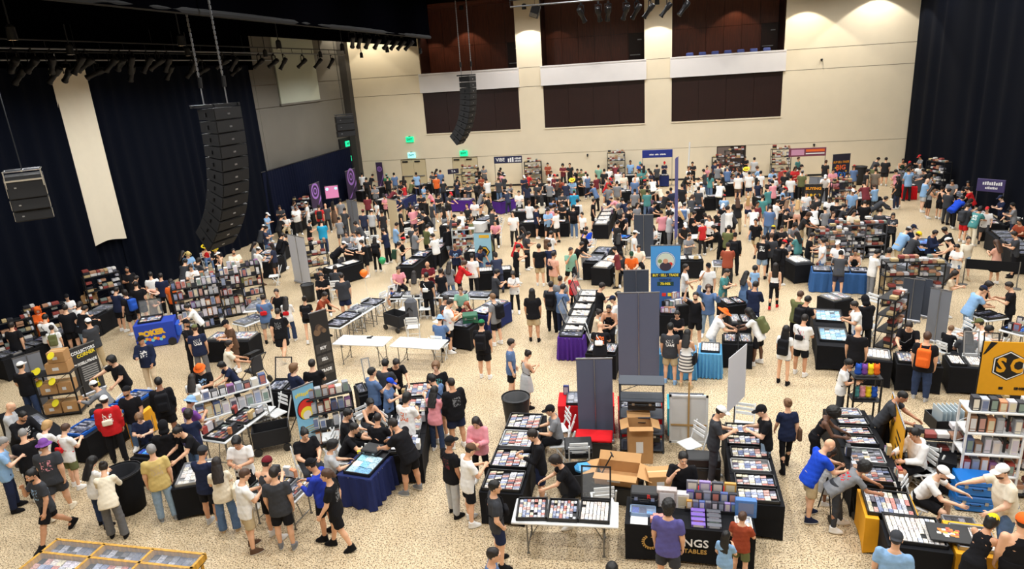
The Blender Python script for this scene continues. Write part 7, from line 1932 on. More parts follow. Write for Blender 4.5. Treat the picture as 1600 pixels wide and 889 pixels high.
# blue cart
gx = at(250, 536, 0); o = empty('display_cart', (gx[0], gx[1], 0), .5); thing(o, 'royal blue clothed cart with orange graffiti lettering', 'cart')
MB().bevbox(0, 0, .45, 1.3, .75, .86, .02).build('cart_body', mat('cart_blue', (30, 62, 168), .75), o); letters('POKER', .26, GOLDI, o, Tr(-.1, -.38, .54) @ XZ @ Rz(.08), .02); [art_disc(o, -.38 + .09 * i, .28 + .03 * ((i * 5) % 3), .06, (mat('ink_cyan', (120, 200, 220), .5), GOLDI, mat('ink_orange', (238, 110, 50), .5))[i % 3], d=.379 + .002 * i, n=9) for i in range(8)]
for sx in (-1, 1): MB().lathe([(.03, -.03), (.14, -.028), (.14, .028), (.03, .03)], 14, M=Tr(sx * .5, -.42, .14) @ Rx(math.pi / 2)).build('wheel', BLACKP, o)
MB().bevbox(.72, -.1, .5, .14, .5, .5, .05).build('side_bag', mat('cart_bag_blue', (30, 80, 190), .8, noise=.3, scale=8), o)
tray(gx[0] - .15, gx[1], .885, .5, .75, .6, 'clear lidded card case on top of the blue cart', 'mixed', 6, 4, BLACKP, 'open', 7)
gx = at(312, 552, 0)
# long toy rack, tables in front
for i, (px, py) in enumerate(((318, 512), (352, 494), (384, 478))):
    gx = at(px, py, 0); rack(gx[0], gx[1], .62, 1.65, .62, 1.72, 5, 'long black rack packed with boxed toys, section %s' % ('one', 'two', 'three')[i], goods=1, note='long toy rack section %s' % ('one', 'two', 'three')[i], perrow=9)
row((330, 527), (398, 527), 'low in front of the long toy rack', 'black', n=1, trays=2, ramp='mixed', cols=8, rows=5, lid='glass', D=.8, frame=ALU); row((372, 508), (408, 494), 'beside the long toy rack end', None, n=1, trays=2, ramp='dark', frame=ALU)
row((395, 487), (410, 470), 'beside the long toy rack corner', None, n=1, trays=1, ramp='dark', frame=ALU)
gx = at(401, 598, 0); o = empty('baby_stroller', (gx[0], gx[1], 0), 1.2); thing(o, 'black folding pushchair in the left aisle', 'pushchair')
for s in (-1, 1):
    MB().path([(s * .22, -.42, 1.0), (s * .22, -.05, .55), (s * .22, .38, .12)], .013, 6).build('frame_tube', DARKM, o); MB().path([(s * .22, -.05, .55), (s * .24, -.34, .10)], .013, 6).build('frame_tube', DARKM, o)
    for yy, r in ((.38, .09), (-.34, .11)): MB().lathe([(.02, -.02), (r, -.02), (r, .02), (.02, .02)], 12, M=Tr(s * .24, yy, r) @ Ry(math.pi / 2)).build('wheel', BLACKP, o)
MB().tube((-.22, -.42, 1.0), (.22, -.42, 1.0), .016, 6).build('handlebar', BLACKP, o); MB().bevbox(0, .02, .42, .40, .42, .07, .02).bevbox(0, -.18, .66, .40, .06, .5, .02, None).build('seat', mat('pushchair_cloth', (52, 52, 56), .9), o)
cv = MB(); cv.add([(sx * .2, -.22 + .42 * math.sin(t * .4), .85 + .2 * math.cos(t * .4)) for t in range(5) for sx in (-1, 1)], [(2 * i, 2 * i + 1, 2 * i + 3, 2 * i + 2) for i in range(4)]); cv.build('canopy', BLACKP, o)
# stroller with toddler by the tray row
# --- open cases with white chairs
row((516, 512), (590, 468), 'of the tray row by the white chairs', None, n=4, trays=1, ramp='dark', cols=8, rows=5, D=.76, lid=None, dep=.66)
for i in range(5):
    p = at(548 + 15 * i, 522 - 11.5 * i, 0); chair(p[0], p[1], 1.1 + .1 * (i % 2), 'white folding chair beside the long tray row')
for px, py, rz_ in ((640, 492, 3.0), (668, 496, 3.3), (648, 528, .2), (690, 520, 2.6), (414, 655, .4), (436, 668, 2.7), (520, 705, 2.0), (556, 676, 2.2), (590, 700, 2.4), (430, 445, 2), (418, 425, .5), (572, 384, .6), (590, 390, .2), (640, 378, .4), (695, 352, 1.2), (690, 340, 2), (1470, 770, 2.6), (866, 694, 2.0), (1352, 500, 2.2), (1484, 540, 1.8), (1480, 560, 2.2), (1040, 340, 1.2), (1045, 320, 2.0), (1160, 690, 2.9)):
    p = at(px, py, 0); chair(p[0], p[1], rz_, 'white folding chair near the ' + '%s')
gx = at(622, 514, 0); o = empty('folding_wagon', (gx[0], gx[1], 0), 2.6); thing(o, 'black fabric wagon behind the bare white tables', 'wagon'); wagon(o, mat('wagon_cloth', (28, 28, 31), .9))
gx = at(646, 512, 0); o = empty('bag_stack', (gx[0], gx[1], 0)); thing(o, 'tall grey soft bag standing behind the bare tables', 'bag'); MB().bevbox(0, 0, .55, .42, .34, 1.1, .1).build('bag_body', mat('bag_grey', (86, 88, 94), .9), o); MB().path([(-.1, -.18, .7), (0, -.24, .85), (.1, -.18, .7)], .02, 5).build('handle', BLACKP, o)
gx = at(428, 700, 0); o = empty('folding_wagon', (gx[0], gx[1], 0), .5); thing(o, 'black fabric wagon beside the light blue emblem banner', 'wagon'); wagon(o, mat('wagon_cloth', (28, 28, 31), .9))
gx = at(410, 668, 0); o = MB().bevbox(0, 0, .5, .7, .5, .03, .01).build('tray_table', WHITEP); o.location = (gx[0], gx[1], 0); thing(o, 'small white side table near the toy display', 'table')
for sx in (-1, 1):
    for sy in (-1, 1): MB().tube((sx * .3, sy * .2, 0), (sx * .3, sy * .2, .49), .012, 5).build('leg', GREYLEG, o)
row((716, 514), (735, 500), 'with the dark cloth near the green cap visitor', 'black', n=1, trays=1, ramp='dark', D=.8); row((745, 492), (784, 470), 'under the purple runner near the green cap visitor', 'navy', n=2, trays=1, ramp='mixed', D=.8)
row((612, 462), (688, 460), 'in the long line behind the grey bag', None, n=2, trays=2, ramp='dark'); row((690, 460), (768, 462), 'in the long line behind the grey bag', None, n=2, trays=1, ramp='dark')
p = at(735, 503, .76); hard_case(p[0], p[1], .76, .3, .5, .4, .3, 'green lidded case on the dark clothed table', mat('case_green', (34, 96, 70), .5))
# centre
row((893, 522), (922, 455), 'in the purple ended centre row', 'black', n=3, trays=2, ramp='pale', cols=5, rows=4, D=.8, lid='open'); row((873, 522), (914, 523), 'end of the centre row', 'purple', n=1, trays=1, ramp='dark', D=.6, style='drape')
row((918, 545), (966, 548), 'behind the bald visitor with print', 'black', n=1, trays=2, ramp='mixed')
row((1030, 545), (1088, 548), 'under pale blue printed cloth', 'light blue', n=1, trays=1, ramp='mixed', style='drape'); row((1092, 544), (1128, 546), 'under pale blue printed cloth', 'light blue', n=1, trays=1, ramp='pale', style='drape')
row((1128, 474), (1160, 470), 'right of the pale blue cloth', 'black', n=1, trays=2, ramp='mixed'); row((1140, 500), (1172, 500), 'right of the pale blue cloth', 'black', n=1, trays=2, ramp='mixed'); row((1128, 530), (1176, 532), 'right of the pale blue cloth', 'black', n=1, trays=2, ramp='mixed')
p = gnd(1152, 575); o = empty('tripod', (p[0], p[1], 0)); thing(o, 'black camera tripod before the right centre cases', 'tripod')
for k in range(3): MB().tube((0, 0, 1.1), (.4 * math.cos(2.1 * k + .4), .4 * math.sin(2.1 * k + .4), 0), .014, 5).build('leg', BLACKP, o)
MB().tube((0, 0, 1.05), (0, 0, 1.4), .016, 6).build('centre_column', BLACKP, o); MB().bevbox(0, 0, 1.44, .1, .06, .08, .01).build('head', BLACKP, o)
p = at(1055, 470, .75); row((1042, 476), (1080, 470), 'right of the blue trade banner', 'black', n=1, trays=1, ramp='blue', clutter=6); row((1030, 486), (1060, 487), 'under the blue trade banner', 'black', n=1, trays=1, ramp='toys', clutter=8)
# bins
def bin_(px, py, label, m, r=.3, h=.95):
    p = gnd(px, py); o = empty('waste_bin', (p[0], p[1], 0)); thing(o, label, 'bin')
    MB().lathe([(r * .86, 0), (r * .95, h * .5), (r * 1.05, h * .97), (r * 1.05, h), (r * .8, h + .01), (r * .8, h - .35), (.01, h - .35)], 20).build('bin_body', m, o, smooth=True); MB().lathe([(r * 1.06, h - .03), (r * 1.10, h - .02), (r * 1.10, h + .02), (r * 1.06, h + .02)], 20, cap=False).build('rim', BLACKP, o)
bin_(204, 794, 'round bin in black fitted cover at front left', clothm('black'), .37, .92); bin_(809, 668, 'round dark bin in the centre aisle', mat('bin_dark', (30, 31, 34), .6), .33, .85); bin_(1341, 288, 'large black bin against the back wall', mat('bin_dark', (30, 31, 34), .6), .42, 1.15); bin_(484, 470, 'small black bin by the pale banner back', mat('bin_dark', (30, 31, 34), .6), .26, .7)
# balloons
def balloon(px, py, dist_y, label, m, r):
    P_ = at(px, dist_y, 0); d_ = np.linalg.norm(P_[:2]); z_ = ht(px, dist_y, py)
    o = empty('balloon', (P_[0], P_[1], z_)); thing(o, label, 'balloon')
    MB().lathe([(.01, -r * 1.1), (r * .45, -r * .9), (r * .85, -r * .4), (r, .05), (r * .82, r * .6), (r * .4, r * .95), (.01, r)], 16).build('balloon_skin', m, o, smooth=True); MB().lathe([(.01, -r * 1.1), (.03, -r * 1.2)], 8).build('knot', m, o); MB().tube((0, 0, -r * 1.2), (.05, .02, -z_ + .02), .006, 4).build('string', WHITEP, o)
balloon(573, 427, 462, 'orange balloon floating over the left aisle', mat('balloon_orange', (240, 120, 30), .3), .17); balloon(600, 407, 428, 'green balloon beside the black backpack visitors', mat('balloon_green', (40, 160, 100), .3), .17)
# --- right side
row((1290, 482), (1304, 542), 'in the cyan lit right booth', 'black', n=2, trays=1, ramp='cyan', cols=7, rows=5, D=.86, lid='glass', dep=.74)  # cyan glow of the lit cases is put into the card colours
row((1345, 553), (1394, 558), 'in the long black right centre line', 'black', n=1, trays=1, ramp='pale', lid='open'); row((1398, 560), (1470, 566), 'in the long black right centre line', 'black', n=1, trays=2, ramp='mixed'); row((1478, 564), (1600, 572), 'in the long black right centre line', 'black', n=2, trays=2, ramp='pale', lid='open')
row((1290, 468), (1320, 462), 'at the head of the cyan lit booth', 'black', n=1, trays=2, ramp='mixed', frame=ALU)
gx = at(1388, 540, 0); rack(gx[0], gx[1], .9, 1.0, .5, 1.6, 4, 'black rack of red boxed goods beside slate banners', goods=1, note='', perrow=5, things=False)
row((1530, 488), (1560, 500), 'at the right edge under open cases', None, n=1, trays=2, ramp='dark', lid=None); row((1570, 510), (1610, 520), 'at the right edge with blue boxes', None, n=1, trays=2, ramp='blue', lid=None, clutter=4)
row((1268, 421), (1358, 424), 'under the denim blue drape', 'blue', n=1, trays=3, ramp='dark', style='drape', D=.9); row((1232, 400), (1258, 414), 'left of the denim blue drape', 'black', n=1, trays=1, ramp='pale', frame=ALU)
row((1436, 374), (1452, 396), 'lit bright blue near the yellow hat', 'black', n=2, trays=1, ramp='blue', cols=3, rows=5, D=.9); row((1452, 402), (1466, 416), 'beside the bright blue cases', 'grey', n=1, trays=1, ramp='pale', frame=ALU, D=.9); row((1405, 412), (1440, 420), 'left of the bright blue cases', 'grey', n=1, trays=1, ramp='dark', frame=ALU)  # first row: blue case lighting painted into the card colours
for i, (px, py) in enumerate(((1296, 420), (1318, 405), (1350, 402))):
    gx = at(px, py, 0); rack(gx[0], gx[1], .1, 1.5, .4, 1.5, 4, 'grey shelf of caps and boxes by the blue drape', m=mat('rack_grey', (70, 72, 78), .5), note='', perrow=6, things=False)
row((1262, 346), (1298, 346), 'before the two long haired visitors', 'black', n=1, trays=2, ramp='pale')
row((1411, 290), (1432, 290), 'under red cloth by the right curtain', 'red', n=1, trays=1, ramp='pale', style='drape', D=.9); row((1412, 268), (1440, 282), 'behind the red cloth', 'grey', n=2, trays=2, ramp='dark')
row((1492, 300), (1512, 312), 'along the right curtain', 'black', n=1, trays=2, ramp='dark'); row((1526, 330), (1552, 352), 'along the right curtain', 'black', n=2, trays=2, ramp='mixed', D=.9); row((1560, 362), (1610, 400), 'along the right curtain', 'black', n=3, trays=2, ramp='dark', D=.9)
gx = at(1462, 300, 0); rack(gx[0], gx[1], -1.2, 1.4, .5, 2.0, 4, 'tall rack of toys against the right curtain', goods=1, note='', perrow=6, things=False)
p = gnd(1545, 448); o = empty('queue_barrier', (p[0], p[1], 0), -.35); thing(o, 'black cloth barrier on grey posts in right aisle', 'barrier')
for s in (-1, 1): MB().tube((s * .8, 0, 0), (s * .8, 0, 1.0), .02, 6).build('post', GREYLEG, o); MB().lathe([(.16, 0), (.16, .02), (.03, .04)], 12, (s * .8, 0, 0)).build('base', GREYLEG, o)
MB().box(-.8, .8, -.008, .008, .62, .98).build('cloth_band', clothm('black'), o)
# front right yellow booth
row((1318, 640), (1350, 700), 'in the yellow cornered right front row', 'black', n=2, trays=2, ramp='mixed', cols=6, rows=5, D=.86, lid=None); row((1350, 702), (1374, 760), 'in the yellow cornered right front row', 'black', n=2, trays=1, ramp='toys', D=.9, lid=None, clutter=6)
row((1345, 786), (1432, 796), 'yellow clothed with big black case', 'yellow', n=1, trays=1, ramp='mixed', cols=9, rows=4, D=.86, lid=None, dep=.74)
row((1378, 826), (1478, 838), 'at the very front right, white cards', 'black', n=1, trays=1, ramp='pale', cols=10, rows=5, D=.9, lid=None, dep=.76); row((1482, 838), (1560, 848), 'at the very front right, yellow ended', 'yellow', n=1, trays=1, ramp='pale', cols=6, rows=5, D=.86, lid=None)
p = at(1482, 838, .80); o = MB().bevbox(0, 0, 0, .62, .42, .03, .01).build('sign_board', INKB); o.matrix_world = Tr(p[0], p[1], .86) @ Rz(-.12) @ Rx(.12); thing(o, 'black board with round orange and white print at front right', 'sign')
mb = MB()
for i in range(20): t = 2 * math.pi * i / 20; mb.cbox(.16 * math.cos(t) * (.4 + .6 * (i % 3) / 2), .09 * math.sin(t) * (.4 + .6 * (i % 3) / 2), .018, .06, .045, .004)
mb.build('round_print', mix_mat('print_mix', [(240, 140, 60), (240, 236, 226), (236, 200, 60), (200, 90, 60)], .5), o)['kind'] = 'stuff'
gx = at(1530, 770, 0); rack(gx[0], gx[1], -.05, 1.0, .5, 1.9, 5, 'white metal shelf unit full of boxed toys at right', m=WHITEP, note='the white shelf at right', perrow=6)
for i, (px, py) in enumerate(((1596, 770), (1458, 745), (1590, 705))):
    gx = at(px, py, 0); rack(gx[0], gx[1], -.05, 1.1, .46, (1.8, 1.0, 1.3)[i], 4, 'black shelf unit of boxed goods near the white shelf', note='', perrow=6, things=False)
gx = at(1478, 715, 0); o = empty('storage_crate', (gx[0], gx[1], .75), .1); thing(o, 'dark open crate holding clear sleeves at right', 'crate')
for s in (-1, 1): MB().box(-.42, .42, s * .26 - .01, s * .26 + .01, 0, .28).build('crate_side', BLACKP, o); MB().box(s * .42 - .01, s * .42 + .01, -.26, .26, 0, .28).build('crate_side', BLACKP, o)
MB().box(-.42, .42, -.26, .26, 0, .02).build('crate_floor', BLACKP, o)
for i in range(8): MB().bevbox(-.3 + .085 * i, 0, .26, .02, .4, .42, .006).build('divider', (mat('sleeve_clear', (176, 190, 196), .2), CARDB, mat('sleeve_green', (80, 170, 90), .5))[(i > 5) + (i > 6)], o)
row((1466, 706), (1496, 712), 'under the dark crate of sleeves', 'black', n=1, trays=0)
gx = at(1346, 660, 0); o = rack(gx[0], gx[1], .0, .62, .42, 1.25, 3, 'small black rack of soft toys before yellow side banner', note='the small plush rack', perrow=0)
for i, c_ in enumerate(('blue', 'purple', 'yellow', 'orange', 'teal', 'pink', 'yellow', 'blue')):
    zz = 1.27 if i < 4 else .69; o = MB().lathe([(.01, 0), (.07, .03), (.085, .09), (.06, .15), (.075, .19), (.06, .25), (.01, .28)], 10).build('soft_toy', cloth(c_), smooth=True); o.location = (gx[0] - .2 + .13 * (i % 4), gx[1] - .05, zz); thing(o, '%s soft toy on %s of the small plush rack' % (c_, 'top' if i < 4 else 'the middle shelf'), 'toy')
    for s in (-1, 1): MB().lathe([(.01, 0), (.025, .02), (.01, .06)], 6, (s * .045, 0, .24)).build('ear', cloth(c_), o)
for i in range(2):
    p = at(1515, 790, .1 + .3 * i); hard_case(at(1515, 790, 0)[0], at(1515, 790, 0)[1], .02 + .34 * i, -.1, .62, .46, .32, ('lower', 'upper')[i] + ' of two bright blue cases before white shelf', mat('case_blue', (24, 112, 196), .4))
p = at(1500, 822, .5); tray(p[0], p[1], .5, -.1, .5, .4, 'clear tub of wrapped sweets before the seated white cap', 'toys', 4, 3, mat('tub_clear', (150, 152, 156), .3), None, 5)
o = MB().bevbox(0, 0, .25, .5, .4, .5, .02).build('crate_stand', BLACKP); o.location = (p[0], p[1], 0); thing(o, 'black crate under the clear tub of sweets', 'crate'); MB().box(-.26, .26, -.21, .21, .45, .49).build('crate_rim', DARKM, o)
gx = at(1398, 824, 0); p = at(1292, 800, 0)
p = at(1305, 803, 0); o = empty('walking_frame', (p[0], p[1], 0), .3); thing(o, 'thin black walking frame before grey shirted leaning person', 'walker')
for s in (-1, 1): MB().path([(s * .24, .2, .05), (s * .22, 0, .85), (s * .24, -.25, .1)], .013, 6).build('side_frame', DARKM, o); MB().lathe([(.02, -.02), (.09, -.02), (.09, .02), (.02, .02)], 12, M=Tr(s * .24, -.25, .09) @ Ry(math.pi / 2)).build('wheel', BLACKP, o)
MB().tube((-.22, 0, .7), (.22, 0, .7), .012, 6).build('crossbar', DARKM, o)
# bottom left: yellow wooden case
WY = wood_mat('yellow_wood', (226, 168, 52), .5)
A_, B_ = at(66, 868, .78), at(300, 893, .78); v = (B_ - A_)[:2]; ga = math.atan2(v[1], v[0]); Lw = np.linalg.norm(v)
o = empty('wooden_display_case', tuple(A_[:2]) + (.0,), ga); thing(o, 'yellow wood framed glass case at the front left corner', 'display case')
Dw = 1.0
for xx in (0, Lw / 3, 2 * Lw / 3, Lw): MB().box(xx - .025, xx + .025, -Dw, .35, .74, .86).build('frame_bar', WY, o)
for yy in (.35, 0, -Dw): MB().box(-.025, Lw + .025, yy - .025, yy + .025, .74, .86).build('frame_bar', WY, o)
MB().box(0, Lw, -Dw, .35, .70, .74).build('case_floor', mat('felt_black', (28, 28, 34), .9), o)
for k in range(3):
    for (y0_, y1_, rm) in ((-Dw + .05, -.04, 'mixed'), (.04, .32, 'dark')):
        c_ = link('cards', cards_mesh(Lw / 3 - .1, y1_ - y0_, 7, 6 if rm == 'mixed' else 2, k + 1), cards_mat(rm), o, Tr(Lw / 3 * (k + .5), (y0_ + y1_) / 2, .745)); c_['kind'] = 'stuff'
    MB().box(Lw / 3 * k + .03, Lw / 3 * (k + 1) - .03, -Dw + .03, .32, .852, .858).build('glass_top', ACRY, o)
for xx in (.05, Lw - .05):
    for yy in (-Dw + .05, .3): MB().tube((xx, yy, 0), (xx, yy, .72), .03, 6).build('leg', WY, o)
# --- mid and far rows
def far(rows_, note, **k):
    for r in rows_: row((r[0], r[1]), (r[2], r[3]), note, r[4] if len(r) > 4 else 'black', trays=2, D=.8, ramp=('mixed', 'dark', 'pale', 'warm')[int(r[0]) % 4], clutter=2, quiet=True, **k)
far([(408, 412, 432, 400), (412, 400, 440, 380)], 'in the left lit case row', style='fitted')
far([(510, 422, 560, 408), (545, 392, 572, 384)], 'near the two balloons')
far([(632, 418, 668, 392), (676, 392, 700, 372)], 'in the slanting case row left of centre'); far([(742, 424, 800, 420), (738, 396, 760, 372)], 'beside the shield emblem banner')
gx = at(728, 408, 0); rack(gx[0], gx[1], .2, 1.1, .5, 1.6, 5, 'pale open shelf beside the shield banner', m=mat('rack_pale', (176, 180, 178), .5), note='', perrow=5, things=False)
gx = at(500, 432, 0); rack(gx[0], gx[1], .6, 1.0, .5, 1.6, 4, 'black rack beside the pale white banner back', note='', perrow=5, things=False)
far([(626, 352, 655, 344), (640, 330, 660, 318), (700, 312, 738, 312, 'purple'), (775, 316, 802, 310, 'purple'), (690, 352, 735, 352)], 'left of the centre aisle')
row((742, 350), (770, 336), 'in the left aisle, white topped', 'white', n=1, trays=1, ramp='dark')
far([(448, 350, 470, 338), (478, 336, 498, 326), (590, 315, 618, 305), (620, 314, 642, 304, 'navy')], 'by the purple ring banners')
far([(812, 348, 890, 346)], 'before the denim trousered backpack visitor'); far([(800, 330, 890, 328), (820, 306, 890, 304), (850, 290, 930, 288)], 'in the centre far block')
far([(938, 352, 952, 326), (938, 420, 962, 400), (925, 412, 948, 386)], 'left of the dark grey banner back')
row((1062, 370), (1104, 368), 'bare near the small white banner', None, n=1, trays=0); row((1112, 412), (1145, 412), 'with black gadgets beyond trade banner', None, n=1, trays=1, ramp='dark', lid=None); far([(1050, 405, 1098, 404)], 'beyond the blue trade banner')
row((960, 370), (985, 372), 'bare beside the dark grey banner back', None, n=1, trays=1, ramp='blue')
far([(1028, 356, 1052, 356), (1088, 356, 1128, 352), (1060, 328, 1100, 326), (1120, 340, 1140, 338)], 'right of the feather banner')
far([(960, 300, 1030, 296), (1000, 320, 1050, 316), (1020, 275, 1045, 274, 'navy'), (950, 276, 1000, 274), (1080, 310, 1130, 306), (1110, 290, 1160, 286)], 'before the blue overhead sign')
far([(1180, 310, 1225, 306), (1205, 292, 1250, 290), (1240, 330, 1290, 328), (1330, 312, 1372, 308), (1300, 338, 1352, 332), (1360, 345, 1390, 340), (1200, 335, 1240, 333)], 'in the right far block')
far([(640, 290, 690, 286), (690, 300, 730, 296), (560, 300, 600, 292), (760, 300, 800, 298)], 'before the left double door')
far([(1290, 372, 1330, 370), (1340, 372, 1380, 366), (1215, 392, 1250, 390)], 'among the cap shelves')
for i, (px, pyb, n_, h_, lb) in enumerate(((839, 286, 5, 1.9, 'dark rack of small packs against back wall, left of two'), (964, 284, 5, 2.3, 'rack topped with blue figures against the back wall'), (737, 300, 4, 1.8, 'dark open rack below the second door sign'), (1146, 286, 5, 2.3, 'tall rack of boxed toys in the open doorway'), (1218, 282, 5, 2.2, 'dark rack with framed picture at back right'), (1124, 282, 4, 1.7, 'rack piled with dark goods right of white pole'), (1312, 326, 4, 1.5, 'pale rack with yellow tags below orange lettered banner'), (1440, 470, 4, 1.4, 'low rack behind slate banner backs'), (1400, 476, 4, 1.6, 'rack of caps beyond the slate banner backs'), (474, 330, 4, 1.6, 'rack of bright toys under the low drape'))):
    gx = at(px, pyb, 0); rack(gx[0], min(gx[1], YB - .5), .05, 1.3 if i < 5 else 1.1, .45, h_, n_, lb, note='far rack', perrow=5, things=False)
LANDMARKS = [(*gnd(x, y), n) for x, y, n in ((1080, 850, 'gold wreath booth'), (880, 850, 'three case table'), (930, 690, 'front grey banner'), (1000, 600, 'tallest grey banner'), (1040, 500, 'blue trade banner'), (610, 560, 'bare white tables'), (570, 770, 'navy draped table'), (490, 705, 'round emblem banner'), (515, 603, 'sell banner'), (147, 614, 'collectors banner'), (204, 790, 'covered bin'), (300, 790, 'left pale case'), (160, 690, 'bead edged cases'), (250, 536, 'blue cart'), (350, 510, 'long toy rack'), (60, 560, 'left curtain'), (190, 470, 'left curtain tables'), (320, 430, 'hanging line array'), (475, 444, 'pale banner back'), (573, 462, 'orange balloon'), (600, 428, 'green balloon'), (560, 500, 'tray row chairs'), (690, 460, 'grey bag tables'), (752, 540, 'dark cloth table'), (890, 560, 'purple table'), (759, 440, 'shield banner'), (655, 410, 'slanting case row'), (496, 324, 'purple ring banner'), (521, 318, 'pink screen'), (617, 292, 'beige wall ring banner'), (646, 290, 'left double door'), (726, 290, 'second double door'), (797, 300, 'white capitals sign'), (850, 350, 'centre far tables'), (890, 290, 'far yellow hat'), (1005, 404, 'small dark banner'), (1027, 290, 'blue overhead sign'), (1056, 392, 'feather banner'), (1128, 392, 'small white banner'), (1146, 286, 'open doorway'), (1218, 306, 'small red flag'), (1269, 325, 'gold buying banner'), (1310, 301, 'orange lettered banner'), (1341, 288, 'back wall bin'), (1421, 300, 'red cloth table'), (1530, 360, 'right curtain tables'), (1445, 395, 'bright blue cases'), (1312, 450, 'denim blue drape'), (1297, 560, 'cyan lit booth'), (1420, 600, 'long black tables'), (1455, 535, 'slate banner pair'), (1545, 500, 'right edge cases'), (1346, 660, 'plush rack'), (1340, 780, 'yellow cornered row'), (1530, 770, 'white toy shelf'), (1430, 880, 'front right cards'), (1150, 640, 'edge-on white banner'), (1155, 560, 'camera tripod'), (1170, 410, 'right centre aisle'), (1230, 460, 'right wide aisle'))]
for o in LAB:
    if '%s' in o['label']: o['label'] = o['label'] % min(LANDMARKS, key=lambda l: (l[0] - o.location.x) ** 2 + (l[1] - o.location.y) ** 2)[2]

# ------------------------------------------------------------------ nobody stands inside the furniture or each other
FOOT = []
for o in LAB:
    nm = o.name.split('.')[0]
    if nm in ('folding_table', 'shelf_rack', 'banner_stand', 'waste_bin', 'display_cart', 'cardboard_box', 'folding_wagon', 'storage_bin', 'storage_tote', 'easel_panel', 'wooden_display_case', 'overhead_sign', 'hanging_banner') and o.location.z < .5:
        pts = []
        for ch in [o] + list(o.children):
            if ch.type != 'MESH': continue
            Mx = ch.matrix_basis if ch is not o else Matrix.Identity(4)
            if nm in ('overhead_sign',) and not ch.name.startswith('foot'): continue
            pts += [Mx @ Vector(c) for c in ch.bound_box]
        if not pts: continue
        FOOT.append((o.location.x, o.location.y, o.rotation_euler.z, min(p.x for p in pts), max(p.x for p in pts), min(p.y for p in pts), max(p.y for p in pts)))
FA = np.array(FOOT)
chairs_of = {}
for o in LAB:
    if o.name.startswith('folding_chair'): chairs_of.setdefault((round(o.location.x, 2), round(o.location.y, 2)), o)
for it in range(14):
    XY = np.array([(b.location.x, b.location.y) for b, d in PEOPLE])
    for i, (b, d) in enumerate(PEOPLE):
        sit = 'sit' in d['pose']
        x, y = XY[i]; mx = my = 0.0; r = .24 if sit else .20
        bx, by = (0.0, .0) if sit or d['pose'] not in ('browse', 'bend') else (0, -.12)
        cz, sz = math.cos(b.rotation_euler.z if b.rotation_mode == 'XYZ' else 0), math.sin(b.rotation_euler.z)
        x0, y0 = x + bx * cz - by * sz, y + bx * sz + by * cz
        if len(FA):
            c, s = np.cos(FA[:, 2]), np.sin(FA[:, 2]); u = (x0 - FA[:, 0]) * c + (y0 - FA[:, 1]) * s; w = -(x0 - FA[:, 0]) * s + (y0 - FA[:, 1]) * c
            px = np.minimum(u - FA[:, 3], FA[:, 4] - u) + r; pw = np.minimum(w - FA[:, 5], FA[:, 6] - w) + r
            for k in np.nonzero((px > 0) & (pw > 0))[0]:
                if min(px[k], pw[k]) > .75: continue
                if px[k] < pw[k]: q = px[k] * (1 if FA[k, 4] - u[k] < u[k] - FA[k, 3] else -1); mx += q * c[k]; my += q * s[k]
                else: q = pw[k] * (1 if FA[k, 6] - w[k] < w[k] - FA[k, 5] else -1); mx -= q * s[k]; my += q * c[k]
        dd = XY - XY[i]; dist = np.hypot(dd[:, 0], dd[:, 1])
        for k in np.nonzero((dist < .47) & (dist > 1e-4))[0]: mx -= dd[k, 0] / dist[k] * (.47 - dist[k]) * .5; my -= dd[k, 1] / dist[k] * (.47 - dist[k]) * .5
        n = math.hypot(mx, my)
        if n > 0:
            f = min(1, .25 / n) * .8; b.location.x += mx * f; b.location.y += my * f
            for c_ in d.get('chair', []): c_.location.x += mx * f; c_.location.y += my * f

held = {c.name for b, d in PEOPLE for c in d.get('chair', [])}
for o in LAB:
    if not o.name.startswith('folding_chair') or o.name in held or o.location.z > .1: continue
    for it in range(10):
        x, y = o.location.x, o.location.y; c, s = np.cos(FA[:, 2]), np.sin(FA[:, 2]); u = (x - FA[:, 0]) * c + (y - FA[:, 1]) * s; w = -(x - FA[:, 0]) * s + (y - FA[:, 1]) * c
        px = np.minimum(u - FA[:, 3], FA[:, 4] - u) + .25; pw = np.minimum(w - FA[:, 5], FA[:, 6] - w) + .25; hit = np.nonzero((px > 0) & (pw > 0))[0]
        if not len(hit): break
        k = hit[0]
        if px[k] < pw[k]: q = px[k] * (1 if FA[k, 4] - u[k] < u[k] - FA[k, 3] else -1); o.location.x += q * c[k]; o.location.y += q * s[k]
        else: q = pw[k] * (1 if FA[k, 6] - w[k] < w[k] - FA[k, 5] else -1); o.location.x -= q * s[k]; o.location.y += q * c[k]

# ------------------------------------------------------------------ goods and people too many to be single things
if QB.v:
    o = QB.build('boxed_goods', mix_mat('goods_mix', RAMPS['toys'], .5)); tag(o, 'small boxed goods strewn over the far tables', 'boxes', None, 'stuff')
def drop_tree(o):
    for ch in list(o.children): drop_tree(ch)
    bpy.data.objects.remove(o)
CV, CF_, CC, CN = [], [], [], [0]
def absorb(b):
    """take a person's meshes over into the crowd"""
    for o in [b] + list(b.children):
        me = o.data; n = len(me.vertices); co = np.empty(n * 3); me.vertices.foreach_get('co', co); co = co.reshape(-1, 3)
        M = np.array(b.matrix_basis if o is b else b.matrix_basis @ o.matrix_basis); CV.append(co @ M[:3, :3].T + M[:3, 3])
        q = np.empty(len(me.loops), np.int64); me.loops.foreach_get('vertex_index', q)
        if len(q) != 4 * len(me.polygons): CV.pop(); continue
        CF_.append(q.reshape(-1, 4) + CN[0]); CN[0] += n
        CC.append(np.tile(np.array(o.material_slots[0].material.diffuse_color)[:4], (len(me.polygons), 1)))
    drop_tree(b)
def pxh(b): return abs(pix(b.location)[1] - pix(b.location + Vector((0, 0, 1.7)))[1])
PEOPLE.sort(key=lambda t: -pxh(t[0]))
